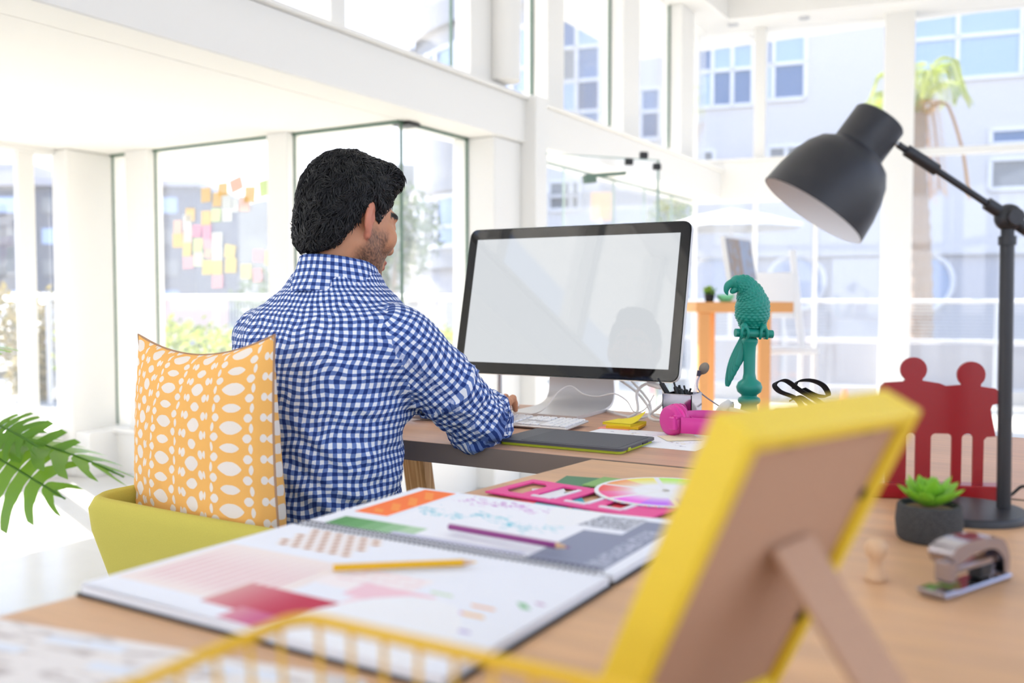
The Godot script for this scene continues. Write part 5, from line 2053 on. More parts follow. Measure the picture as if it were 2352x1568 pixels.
func vr_headset() -> void:
	var o := thing("vr_headset", "dark headset with curled black elastic straps behind the yellow frame", "headset", Vector3(-0.505, DESK, -2.105), VIEW)
	var b := MB.new()
	b.cbox(Vector3(0.02, 0.026, 0.0), Vector3(0.15, 0.052, 0.075), 0.014)
	put(b, "housing", mat("vr_grey", hexc("5b5759"), 0.5), o)
	var strap := mat("strap_black", hexc("17141a"), 0.9)
	var s1 := MB.new()
	ribbon(s1, [Vector3(0.015, 0.052, 0.0), Vector3(-0.005, 0.078, 0.004), Vector3(-0.042, 0.094, 0.008), Vector3(-0.052, 0.110, 0.01), Vector3(-0.030, 0.118, 0.01), Vector3(0.005, 0.095, 0.006), Vector3(0.04, 0.075, 0.0), Vector3(0.075, 0.052, -0.01)], 0.024, Vector3(0.1, 0.25, 1))
	put(s1, "strap", strap, o)
	var s2 := MB.new()
	ribbon(s2, [Vector3(-0.005, 0.098, -0.01), Vector3(0.005, 0.114, -0.012), Vector3(0.035, 0.116, -0.012), Vector3(0.062, 0.104, -0.012), Vector3(0.072, 0.082, -0.012), Vector3(0.045, 0.083, -0.01), Vector3(0.015, 0.098, -0.008)], 0.022, Vector3(0.1, 0.3, 1))
	put(s2, "strap", strap, o)
	var s3 := MB.new()
	ribbon(s3, [Vector3(-0.020, 0.072, 0.01), Vector3(0.0, 0.082, 0.012), Vector3(0.02, 0.070, 0.012), Vector3(0.045, 0.052, 0.01)], 0.018, Vector3(0.1, 0.4, 1))
	put(s3, "strap", strap, o)


func paper_things() -> void:
	var pw := mat("paper_white", hexc("f3f4f8"), 0.8)
	# sketch sheet
	var im := Image.create(420, 297, false, Image.FORMAT_RGB8)
	im.fill(hexc("f3f4f8"))
	rng.seed = 4
	for k in 26:
		var c: Color = [hexc("9b93a5"), hexc("8a86a0"), hexc("e6d28a"), hexc("b7a7b5")][k % 4]
		var x := rng.randf_range(60, 360)
		var y := rng.randf_range(60, 240)
		for s in 60:
			x = clampf(x + rng.randf_range(-4, 4.4), 4, 414)
			y = clampf(y + rng.randf_range(-2.4, 2.4), 4, 290)
			im.fill_rect(Rect2i(int(x), int(y), 2, 1), c)
	var sk := mat("sketch_print", Color.WHITE, 0.8)
	sk.albedo_texture = tex(im)
	var sh := MB.new()
	sh.box(Vector3(0, 0.0004, 0), Vector3(0.297, 0.0008, 0.21))
	single(sh, "sketch_sheet", sk, "white sheet with pencil sketches lying next to the drawing tablet", "paper", Vector3(-0.762, DESK, -1.858), deg_to_rad(-1))
	var note := func(w: float, curl: float) -> MB:
		var p := PackedVector3Array()
		for j in 9:
			for i in 9:
				var u := i / 8.0
				var v := j / 8.0
				p.append(Vector3((u - 0.5) * w, curl * pow(u * (1.0 - v), 2.0) + 0.0004, (v - 0.5) * w))
		var m := MB.new()
		m.grid(p, 9, 9, PackedVector2Array(), false)
		return m
	var cr := mat("note_cream", hexc("f2e7c4"), 0.8)
	single(note.call(0.076, 0.006), "paper_note", cr, "cream paper note on the sketch sheet beside the pink headphones", "note", Vector3(-0.700, DESK + 0.0012, -1.892), deg_to_rad(38))
	# pad of yellow notes
	var o := thing("note_pad", "stack of yellow paper notes with a curled top sheet", "note pad", Vector3(-0.875, DESK, -1.995), deg_to_rad(-4))
	put(bx(Vector3(-0.006, 0.001, 0.012), Vector3(0.076, 0.002, 0.076)), "pink_sheet", mat("note_coral", hexc("f5a08c"), 0.8), o, Transform3D(Basis(Vector3.UP, 0.12), Vector3.ZERO))
	put(bx(Vector3(0.008, 0.005, 0.004), Vector3(0.076, 0.006, 0.076)), "lower_pad", mat("note_amber", hexc("efbf1c"), 0.8), o, Transform3D(Basis(Vector3.UP, 0.22), Vector3.ZERO))
	put(bx(Vector3(0.002, 0.0105, -0.002), Vector3(0.074, 0.005, 0.074)), "upper_pad", mat("note_yellow", hexc("f2dc2c"), 0.8), o, Transform3D(Basis(Vector3.UP, -0.04), Vector3.ZERO))
	put(note.call(0.074, 0.024), "top_sheet", M.note_yellow, o, Transform3D(Basis(Vector3.UP, -0.04), Vector3(0.002, 0.0134, -0.002)))


func window_notes() -> void:
	# paper notes stuck on the inside of the window: [x, y, width, height, colour]
	var cols := {"y": hexc("dca91c"), "y2": hexc("d9bc4e"), "y3": hexc("d6c878"), "o": hexc("d99a72"), "w": hexc("cdd2d2"), "w2": hexc("c8d4b0"), "p": hexc("dba795"), "p2": hexc("d8c0b8"), "p3": hexc("d893a8"), "pk": hexc("d8699a"), "pk2": hexc("da8fa4"), "g": hexc("b4d04c"), "g2": hexc("bcd07c")}
	var words := {"y": "bright yellow", "y2": "pale yellow", "y3": "faint yellow", "o": "peach", "w": "white", "w2": "white-green", "p": "salmon pink", "p2": "off-white pink", "p3": "rose-edged white", "pk": "bright pink", "pk2": "soft pink", "g": "lime green", "g2": "pale green"}
	var notes := [
		[-4.307, 1.677, 0.079, 0.083, "y", "upper left of the cluster", 2], [-4.212, 1.645, 0.071, 0.08, "y", "overlapping the tall white notes", -2], [-4.165, 1.701, 0.077, 0.073, "y", "left of the tilted peach note", 1],
		[-4.056, 1.721, 0.100, 0.075, "o", "tilted at the top of the cluster", 16], [-4.133, 1.633, 0.076, 0.091, "w", "top one of three joined white notes", 0], [-4.069, 1.608, 0.05, 0.082, "w", "narrow, right of the joined white notes", 0],
		[-4.135, 1.554, 0.077, 0.074, "w", "lowest of three joined white notes", 0], [-3.996, 1.609, 0.081, 0.083, "p", "under the corner of a yellow note", -3], [-3.949, 1.66, 0.083, 0.088, "y", "overlapping a salmon note", -2],
		[-3.834, 1.688, 0.081, 0.089, "g", "alone near the window mullion", 8], [-4.444, 1.57, 0.077, 0.076, "y", "above a white note on the left side", -3], [-4.309, 1.544, 0.076, 0.082, "y", "above two bright pink notes", 0],
		[-4.223, 1.557, 0.078, 0.077, "g2", "left of the lowest joined white note", -2], [-4.55, 1.501, 0.072, 0.081, "p", "at the left edge over a yellow note", 1], [-4.466, 1.526, 0.071, 0.085, "w", "below the left yellow note", 0],
		[-4.466, 1.446, 0.074, 0.08, "p2", "between a white and a pale yellow note", 0], [-4.387, 1.472, 0.073, 0.071, "pk", "left one of the two bright pink notes", -4], [-4.304, 1.463, 0.069, 0.086, "pk", "right one of the two bright pink notes", 0],
		[-4.551, 1.422, 0.089, 0.084, "y", "lowest at the left edge of the cluster", 0], [-4.47, 1.366, 0.071, 0.08, "y2", "under the off-white pink note", 0], [-4.38, 1.39, 0.077, 0.077, "g2", "under the left bright pink note", 0],
		[-4.299, 1.393, 0.069, 0.058, "pk2", "under the right bright pink note", 3], [-4.295, 1.339, 0.059, 0.053, "p", "with a slanted lower edge", -10], [-4.216, 1.414, 0.084, 0.086, "w", "upper one of a lower white pair", 1],
		[-4.218, 1.335, 0.084, 0.076, "w", "lower one of a lower white pair", 0], [-4.38, 1.307, 0.08, 0.084, "w2", "next to the rose-edged note", 0], [-4.465, 1.29, 0.09, 0.075, "p3", "at the lower left corner of the cluster", 3],
		[-4.305, 1.258, 0.076, 0.085, "y2", "left one of the joined yellow pair", 0], [-4.223, 1.256, 0.084, 0.08, "y2", "right one of the joined yellow pair", 0], [-4.115, 1.346, 0.085, 0.076, "y2", "turned, above another pale yellow note", -9],
		[-4.111, 1.265, 0.089, 0.082, "y2", "below the turned pale yellow note", 0], [-4.221, 1.176, 0.09, 0.077, "p3", "lowest of the whole cluster", 2], [-3.99, 1.23, 0.081, 0.083, "y3", "between yellow and soft pink notes", 0],
		[-3.893, 1.317, 0.077, 0.071, "pk2", "upper one of two near the mullion", -2], [-3.808, 1.303, 0.063, 0.081, "y3", "touching the window mullion", 0], [-3.901, 1.207, 0.07, 0.075, "pk2", "lower one of two near the mullion", 2],
	]
	var k := 0
	for q in notes:
		var id: String = q[4]
		if not M.has("window_note_" + id):
			var m := mat("window_note_" + id, cols[id], 0.85)
			m.backlight_enabled = true
			m.backlight = Color(0.8, 0.8, 0.8)
		var mb := MB.new()
		var p := PackedVector3Array()
		for j in 5:
			for i in 4:
				var v := j / 4.0
				p.append(Vector3((i / 3.0 - 0.5) * q[2], (v - 0.5) * q[3], 0.0007 + 0.006 * pow(1.0 - v, 2.0) * (0.5 + 0.5 * sin(k * 1.7))))
		mb.grid(p, 4, 5, PackedVector2Array(), true)
		var o := single(mb, "window_note", M["window_note_" + id], "%s paper note on the window, %s" % [words[id], q[5]], "note", Vector3(q[0], q[1], -3.8105 + 0.0006 * (k % 5)), 0, "paper notes on the window")
		o.rotation.z = deg_to_rad(q[6])
		k += 1


# ---------------------------------------------------------------- things further back in the room
func back_of_room() -> void:
	var ow := mat("orange_wood", hexc("d99a5c"), 0.55)
	var t := thing("high_table", "tall orange-wood bar table by the far windows", "table", Vector3(-1.815, 0, -5.905), VIEW)
	put(span(Vector3(-0.30, 0.99, -0.25), Vector3(0.30, 1.055, 0.25), 0.006), "table_top", ow, t)
	for q in [Vector2(-0.245, 0.20), Vector2(-0.125, -0.20), Vector2(0.13, 0.20), Vector2(0.245, -0.20)]:
		put(span(Vector3(q.x - 0.033, 0, q.y - 0.033), Vector3(q.x + 0.033, 0.99, q.y + 0.033), 0.004), "leg", ow, t)
	put(span(Vector3(-0.26, 0.18, -0.22), Vector3(0.26, 0.22, -0.18), 0.004), "foot_rail", ow, t)
	# second display on the bar table, turned away
	var d := thing("display", "small white desktop computer seen obliquely on the bar table", "monitor", Vector3(-1.800, 1.055, -5.97), deg_to_rad(86))
	var c := Transform3D(Basis(Vector3.RIGHT, -0.17), Vector3(0, 0.27, 0))
	var m := MB.new()
	m.prism(round_rect(0.46, 0.30, 0.012), 0.03, c)
	put(m, "housing", M.alu_white, d)
	var sc := MB.new()
	sc.prism(round_rect(0.43, 0.265, 0.004), 0.004, Transform3D(c.basis, c.origin + c.basis * Vector3(0, 0.0, 0.004)))
	var sm := mat("dim_screen", Color.WHITE, 0.15)
	var si := Image.create(64, 64, false, Image.FORMAT_RGB8)
	var sn := noise(61, 0.08, 3)
	for y in 64:
		for x in 64:
			var k := clampf(0.5 + 1.4 * (sn.get_noise_2d(x, y) + (x - 34) / 50.0), 0, 1)
			si.set_pixel(x, y, hexc("8e98ad").lerp(hexc("8f7862"), k))
	sm.albedo_texture = tex(si)
	sm.uv1_triplanar = true
	sm.uv1_scale = Vector3(2.2, 2.2, 2.2)
	put(sc, "screen", sm, d)
	var st := MB.new()
	st.cbox(Vector3(0, 0.07, -0.04), Vector3(0.12, 0.14, 0.012), 0.003)
	st.cbox(Vector3(0, 0.004, 0.0), Vector3(0.14, 0.008, 0.12), 0.003)
	put(st, "stand", M.alu_white, d)
	var pot := thing("small_plant", "small green plant in a black pot on the bar table", "plant", Vector3(-1.905, 1.055, -5.66))
	var pm := MB.new()
	pm.lathe([Vector2(0, 0), Vector2(0.026, 0), Vector2(0.026, 0), Vector2(0.034, 0.05), Vector2(0.034, 0.05), Vector2(0.0, 0.046)], 18)
	put(pm, "pot", M.black_plastic, pot)
	var lm := MB.new()
	leaf_cloud(lm, Vector3(0, 0.068, 0), Vector3(0.034, 0.026, 0.034), 120, 0.028, [hexc("7fa83a"), hexc("a4c24e"), hexc("5f8a2e")])
	put(lm, "foliage", M.foliage, pot).set_meta("kind", "stuff")
	var bw := MB.new()
	bw.lathe([Vector2(0.0, 0.0), Vector2(0.03, 0.0), Vector2(0.05, 0.022), Vector2(0.055, 0.045), Vector2(0.052, 0.046), Vector2(0.046, 0.024), Vector2(0.0, 0.006)], 24)
	single(bw, "green_bowl", mat("bowl_green", hexc("7ccf9a"), 0.3), "mint green bowl on the bar table beside the black pot", "bowl", Vector3(-1.815, 1.055, -5.70))
	# white panel chair behind
	var ch := thing("white_chair", "white chair with a tall slim back behind the bar table", "chair", Vector3(-1.62, 0, -6.75), VIEW)
	var cb := MB.new()
	cb.bar(Vector3(0.03, 0.72, 0), Vector3(-0.03, 1.42, -0.06), 0.05, 0.02, Vector3(0, 0, 1), 0.006)
	put(cb, "back_post", M.white_plastic, ch)
	put(bx(Vector3(-0.2, 1.10, -0.03), Vector3(0.36, 0.32, 0.015), 0.006), "back_panel", M.white_plastic, ch)
	put(bx(Vector3(-0.16, 0.72, 0.16), Vector3(0.40, 0.04, 0.38), 0.01), "seat", M.white_plastic, ch)
	for q in [Vector2(-0.33, 0.0), Vector2(0.02, 0.0), Vector2(-0.33, 0.32), Vector2(0.02, 0.32)]:
		put(span(Vector3(q.x - 0.014, 0, q.y - 0.014), Vector3(q.x + 0.014, 0.70, q.y + 0.014)), "leg", M.white_plastic, ch)
	# yellow stool under the far desk
	var yl := mat("yellow_metal", hexc("f2b911"), 0.35)
	var s := thing("yellow_stool", "yellow metal stool standing behind the oak desk", "stool", Vector3(-2.08, 0, -2.51), deg_to_rad(20))
	var seat := MB.new()
	seat.prism(round_rect(0.30, 0.30, 0.04), 0.03, flat_xf(0.66))
	put(seat, "seat", yl, s)
	for sx in [-1, 1]:
		for sz in [-1, 1]:
			var l := MB.new()
			l.tube(PackedVector3Array([Vector3(sx * 0.19, 0, sz * 0.19), Vector3(sx * 0.12, 0.64, sz * 0.12)]), [0.009, 0.015], 10)
			put(l, "leg", yl, s)
	# slim steel stand behind the display
	var po := thing("steel_stand", "slim steel stand on the desk half hidden behind the display", "stand", Vector3(-1.360, DESK, -2.240))
	var pp := MB.new()
	pp.tube(PackedVector3Array([Vector3(0, 0.01, 0), Vector3(0, 0.26, 0)]), 0.0075, 12)
	put(pp, "pole", M.steel, po)
	var bs := MB.new()
	bs.lathe([Vector2(0, 0), Vector2(0.03, 0), Vector2(0.03, 0), Vector2(0.03, 0.006), Vector2(0.012, 0.012), Vector2(0, 0.012)], 28)
	put(bs, "base", M.steel, po)
	# black lock box on the glass wall
	var lo := thing("glass_lock", "black lock box with a dangling cord on the glass wall", "lock", Vector3(-2.935, 0.52, -5.16))
	put(bx(Vector3.ZERO, Vector3(0.03, 0.12, 0.05), 0.006), "box", M.black_plastic, lo)
	var lc := MB.new()
	lc.tube(curve_pts([Vector3(0.01, -0.05, 0.01), Vector3(0.02, -0.15, 0.02), Vector3(0.015, -0.3, 0.02)], 6), 0.004, 6)
	put(lc, "cord", M.fitting_black, lo)


# split, pierced leaf: lobes on both sides of a midrib
func monstera_leaf(mb: MB, xf: Transform3D, L: float, W: float, lobes: int, droop: float) -> void:
	var bend := func(x: float, y: float) -> Vector3:
		# x across, y along; the blade arches down along its length and at the sides
		return xf * Vector3(x, -droop * y * y / L - 0.35 * x * x / W, -y)
	for s in [-1.0, 1.0]:
		for k in lobes:
			var y0 := L * (0.02 + 0.86 * k / lobes)
			var y1 := L * (0.02 + 0.86 * (k + 1) / lobes)
			var mid := (k + 0.5) / lobes
			var w := W * 0.5 * sin(PI * clampf(0.18 + 0.80 * mid, 0, 1)) * (1.05 if k % 2 else 0.97)
			var sweep := L * (0.05 + 0.20 * mid)
			var p := PackedVector3Array()
			var nu := 12
			for i in nu:
				var u := i / float(nu - 1)
				# full width near the midrib, narrower further out, so that slits open
				var nar := 1.0 - 0.26 * smoothstep(0.42, 0.60, u) - 0.22 * smoothstep(0.85, 1.0, u)
				if u < 0.26 and u > 0.08:
					nar = 0.90
				var yc := (y0 + y1) / 2 + sweep * u * u
				var hw := (y1 - y0) / 2 * nar
				p.append(bend.call(s * w * u, yc - hw))
				p.append(bend.call(s * w * u, yc))
				p.append(bend.call(s * w * u, yc + hw))
			mb.grid(p, 3, nu, PackedVector2Array(), s < 0)
	# tip
	mb.tri(bend.call(-0.03 * W, L * 0.86), bend.call(0.0, L), bend.call(0.03 * W, L * 0.86))
	var rib := PackedVector3Array()
	for i in 9:
		rib.append(bend.call(0.0, L * i / 8.0) + xf.basis * Vector3(0, 0.002, 0))
	mb.tube(rib, 0.003, 6, false)


func monstera() -> void:
	var g := mat("monstera_green", hexc("467524"), 0.25)
	g.backlight_enabled = true
	g.backlight = Color(0.55, 0.7, 0.22)
	var o := thing("monstera_plant", "potted monstera with split glossy leaves at the left side of the room", "plant", Vector3(-3.13, 0, -1.52), VIEW)
	var pm := MB.new()
	pm.lathe([Vector2(0, 0), Vector2(0.12, 0), Vector2(0.12, 0), Vector2(0.15, 0.26), Vector2(0.15, 0.26), Vector2(0.135, 0.26), Vector2(0.13, 0.22), Vector2(0, 0.22)], 28)
	put(pm, "pot", M.white_plastic, o)
	# [leaf base, direction of the midrib, way the blade faces, length, width, droop]
	var leaves := [
		[Vector3(0.285, 0.615, 0.02), Vector3(0.86, -0.46, 0.12), Vector3(0.15, 0.45, 0.88), 0.30, 0.36, 0.12],
		[Vector3(0.30, 0.650, -0.04), Vector3(0.96, -0.16, 0.05), Vector3(0.10, 0.96, 0.12), 0.42, 0.26, 0.16],
		[Vector3(0.33, 0.690, 0.02), Vector3(0.85, -0.18, 0.40), Vector3(-0.1, 0.75, 0.65), 0.16, 0.18, 0.3],
		[Vector3(0.02, 0.80, 0.10), Vector3(-0.5, 0.1, 0.8), Vector3(0.1, 0.95, 0.1), 0.32, 0.34, 0.3],
		[Vector3(-0.16, 0.72, -0.10), Vector3(-0.9, -0.1, -0.3), Vector3(0.0, 0.9, 0.2), 0.34, 0.34, 0.3],
		[Vector3(0.05, 0.90, -0.14), Vector3(0.1, 0.3, -0.9), Vector3(0.0, 0.9, 0.3), 0.30, 0.32, 0.3],
	]
	for q in leaves:
		var z: Vector3 = -(q[1] as Vector3).normalized()
		var x := (q[2] as Vector3).cross(z).normalized()
		var b := Basis(x, z.cross(x), z)
		var m := MB.new()
		monstera_leaf(m, Transform3D(b, q[0]), q[3], q[4], 6, q[5])
		var lf := put(m, "leaf", g, o)
		var s := MB.new()
		s.tube(curve_pts([Vector3(q[0].x * 0.1, 0.22, q[0].z * 0.1), Vector3(q[0].x * 0.5, q[0].y * 0.85, q[0].z * 0.5), q[0]], 6), 0.006, 7)
		put(s, "stalk", g, lf)


# ---------------------------------------------------------------- things on the near desk
func desk_lamp() -> void:
	var bl := mat("lamp_black", hexc("26262a"), 0.42)
	var inn := mat("lamp_inside", hexc("f4f2f2"), 0.5)
	var o := thing("desk_lamp", "matt black desk lamp with a bell-shaped shade on a jointed arm", "lamp", Vector3(-0.065, DESK, -1.449), VIEW)
	var b := MB.new()
	b.lathe([Vector2(0, 0), Vector2(0.080, 0), Vector2(0.080, 0), Vector2(0.080, 0.008), Vector2(0.077, 0.011), Vector2(0.077, 0.011), Vector2(0, 0.012)], 40, Transform3D(Basis(), Vector3(-0.054, 0, 0)))
	put(b, "base", bl, o)
	var p := MB.new()
	p.tube(PackedVector3Array([Vector3(0, 0.011, 0), Vector3(-0.004, 0.372, 0)]), 0.0092, 16)
	p.tube(PackedVector3Array([Vector3(-0.004, 0.372, 0), Vector3(-0.004, 0.384, 0)]), 0.0115, 16)
	p.tube(PackedVector3Array([Vector3(-0.004, 0.384, 0), Vector3(-0.004, 0.400, 0)]), 0.0085, 16)
	put(p, "pole", bl, o)
	var j := MB.new()
	j.ball(Vector3(-0.003, 0.409, 0), Vector3(0.019, 0.019, 0.016), 20, 14)
	j.tube(PackedVector3Array([Vector3(-0.003, 0.409, 0.0), Vector3(-0.003, 0.409, 0.022)]), 0.011, 14)
	put(j, "joint", bl, o)
	# arm runs through the joint towards the shade
	var ad := Vector3(-0.152, 0.0985, 0.0).normalized()
	var jc := Vector3(-0.003, 0.409, 0.0)
	var a := MB.new()
	a.tube(PackedVector3Array([jc - ad * 0.20, jc + ad * 0.182]), 0.0047, 12)
	put(a, "arm", bl, o)
	for q in [[0.012, 0.036], [-0.036, -0.012]]:
		var s := MB.new()
		s.tube(PackedVector3Array([jc + ad * q[0], jc + ad * q[1]]), 0.0088, 14)
		put(s, "sleeve", bl, o)
	var ar := MB.new()
	ar.tube(PackedVector3Array([jc + ad * 0.118, jc + ad * 0.168]), 0.0082, 14)
	put(ar, "sleeve", bl, o)
	# shade: axis from the neck to the mouth
	var top := Vector3(-0.1795, 0.543, 0.0)
	var ax := Vector3(-0.148, -0.208, -0.014).normalized()
	var side := ax.cross(Vector3(0, 0, 1)).normalized()
	var fr := Transform3D(Basis(side, ax, side.cross(ax)), top)
	var sh := MB.new()
	sh.lathe([Vector2(0.0, 0.0), Vector2(0.034, 0.0), Vector2(0.0365, 0.003), Vector2(0.0365, 0.050), Vector2(0.0380, 0.053), Vector2(0.052, 0.062), Vector2(0.0625, 0.078), Vector2(0.0695, 0.098), Vector2(0.0745, 0.122), Vector2(0.0775, 0.152), Vector2(0.0775, 0.152), Vector2(0.0762, 0.1525)], 48, fr)
	var shade := put(sh, "shade", bl, o)
	var ins := MB.new()
	ins.lathe([Vector2(0.0762, 0.1523), Vector2(0.0730, 0.122), Vector2(0.068, 0.098), Vector2(0.061, 0.079), Vector2(0.050, 0.064), Vector2(0.030, 0.056), Vector2(0.0, 0.056)], 40, fr)
	put(ins, "shade_lining", inn, shade)
	var bu := MB.new()
	bu.ball(fr * Vector3(0, 0.085, 0), Vector3(0.022, 0.022, 0.022), 18, 12)
	put(bu, "bulb", inn, shade)
	var nk := MB.new()
	nk.tube(PackedVector3Array([jc + ad * 0.168, jc + ad * 0.186]), 0.0032, 10)
	put(nk, "pivot", M.steel, o)
	var cd := MB.new()
	cd.tube(curve_pts([Vector3(0.012, 0.012, -0.03), Vector3(0.03, 0.022, -0.035), Vector3(0.045, 0.034, -0.03), Vector3(0.06, 0.012, -0.02), Vector3(0.10, 0.004, 0.0), Vector3(0.22, 0.003, 0.03)], 8), 0.0022, 8)
	put(cd, "power_cord", M.fitting_black, o)


func red_couple() -> void:
	var rd := mat("red_lacquer", hexc("9c0e18"), 0.28)
	var o := thing("couple_cutout", "red lacquered cutout of a man and a woman side by side", "ornament", Vector3(-0.176, DESK, -1.520), deg_to_rad(22))
	# outline in millimetres, feet at 0
	var pts := []
	var circ := func(cx: float, cy: float, r: float, a0: float, a1: float) -> void:
		for i in 17:
			var a := deg_to_rad(lerpf(a0, a1, i / 16.0))
			pts.append(Vector2(cx + r * cos(a), cy + r * sin(a)))
	var arch := func(x0: float, x1: float, y: float) -> void:      # slot between legs, open at the foot
		var r := minf((x1 - x0) / 2, 7.0)
		pts.append(Vector2(x0, 0))
		for i in 7:
			var a := PI - PI / 2 * i / 6.0
			pts.append(Vector2(x0 + r + r * cos(a), y - r + r * sin(a)))
		for i in 7:
			var a := PI / 2 - PI / 2 * i / 6.0
			pts.append(Vector2(x1 - r + r * cos(a), y - r + r * sin(a)))
		pts.append(Vector2(x1, 0))
	pts.append(Vector2(-56, 0))
	pts.append(Vector2(-58, 84))
	pts.append(Vector2(-66, 86))
	pts.append(Vector2(-70, 100))
	pts.append(Vector2(-68, 130))
	pts.append(Vector2(-66, 156))
	pts.append(Vector2(-60, 162))
	pts.append(Vector2(-33, 164))
	pts.append(Vector2(-30, 167))
	circ.call(-18.0, 183.0, 19.5, 228.0, -48.0)
	pts.append(Vector2(-5, 166))
	pts.append(Vector2(20, 162))
	pts.append(Vector2(30, 158))
	pts.append(Vector2(52, 160))
	circ.call(66.0, 176.0, 20.5, 226.0, -46.0)
	pts.append(Vector2(80, 158))
	pts.append(Vector2(101, 155))
	pts.append(Vector2(108, 148))
	pts.append(Vector2(110, 128))
	pts.append(Vector2(104, 131))
	pts.append(Vector2(97, 129))
	pts.append(Vector2(95, 122))
	pts.append(Vector2(103, 80))
	pts.append(Vector2(90, 79))
	pts.append(Vector2(86, 74))
	pts.append(Vector2(86, 0))
	var rev := []
	arch.call(0.0, 0.0, 0.0)
	pts.resize(pts.size() - 16)
	var slots := [[71.0, 54.0, 83.0], [40.0, 9.0, 83.0], [-13.0, -27.0, 83.0]]
	for s in slots:
		var r := minf((s[0] - s[1]) / 2, 7.0)
		pts.append(Vector2(s[0], 0))
		for i in 7:
			var a := PI / 2 * i / 6.0
			pts.append(Vector2(s[0] - r + r * cos(a), s[2] - r + r * sin(a)))
		for i in 7:
			var a := PI / 2 + PI / 2 * i / 6.0
			pts.append(Vector2(s[1] + r + r * cos(a), s[2] - r + r * sin(a)))
		pts.append(Vector2(s[1], 0))
	var poly := PackedVector2Array()
	for p in pts:
		if poly.is_empty() or poly[-1].distance_to(p * 0.001) > 0.0004:
			poly.append(p * 0.001)
	var m := MB.new()
	m.prism(poly, 0.006, Transform3D(Basis.from_scale(Vector3(0.97, 0.955, 1.0)), Vector3(0, 0.018, 0.003)))
	put(m, "cutout", rd, o)
	put(bx(Vector3(0.015, 0.011, 0), Vector3(0.20, 0.022, 0.035), 0.002), "base", rd, o)


func succulent() -> void:
	var st := mat("pot_stone", Color.WHITE, 0.95)
	var im := Image.create(256, 256, false, Image.FORMAT_RGB8)
	var n := noise(91, 0.12, 4)
	for y in 256:
		for x in 256:
			im.set_pixel(x, y, hexc("565553").lerp(hexc("2f2e2e"), clampf(0.5 + n.get_noise_2d(x, y) * 1.4, 0, 1)))
	st.albedo_texture = tex(im)
	st.uv1_triplanar = true
	st.uv1_scale = Vector3(12, 12, 12)
	var o := thing("succulent", "small green succulent in a rough grey stone pot", "plant", Vector3(-0.138, DESK, -1.255))
	var p := MB.new()
	p.lathe([Vector2(0, 0), Vector2(0.034, 0), Vector2(0.0375, 0.004), Vector2(0.0395, 0.024), Vector2(0.0375, 0.043), Vector2(0.035, 0.046), Vector2(0.032, 0.045), Vector2(0.031, 0.038), Vector2(0, 0.038)], 36)
	put(p, "pot", st, o)
	var s := MB.new()
	s.lathe([Vector2(0.031, 0.039), Vector2(0.015, 0.042), Vector2(0, 0.043)], 24)
	put(s, "soil", mat("soil", hexc("8a6e48"), 1.0), o)
	var g := mat("succulent_green", hexc("8cc23a"), 0.4)
	g.backlight_enabled = true
	g.backlight = Color(0.6, 0.8, 0.2)
	rng.seed = 12
	for ring in 3:
		var cnt: int = [8, 7, 5][ring]
		for k in cnt:
			var a := TAU * (k + 0.5 * ring) / cnt + rng.randf_range(-0.15, 0.15)
			var tilt: float = [0.45, 0.85, 1.25][ring]
			var l: float = [0.048, 0.041, 0.033][ring] * rng.randf_range(0.9, 1.15)
			var d := Vector3(cos(a) * cos(tilt), sin(tilt), sin(a) * cos(tilt))
			var up := Vector3(-cos(a) * sin(tilt), cos(tilt), -sin(a) * sin(tilt))
			var sd := d.cross(up)
			var pp := PackedVector3Array()
			for j in 9:
				var u := j / 8.0
				var w := 0.0115 * pow(sin(PI * clampf(0.12 + u * 0.88, 0, 1)), 0.8)
				for i in 9:
					var b := TAU * i / 8.0
					pp.append(Vector3(0, 0.042, 0) + d * l * u + sd * cos(b) * w + up * (sin(b) * w * 0.32 + 0.006 * u * u + 0.25 * w * cos(b) * cos(b)))
			var m := MB.new()
			m.grid(pp, 9, 9, PackedVector2Array(), true, true)
			put(m, "leaf", g, o)


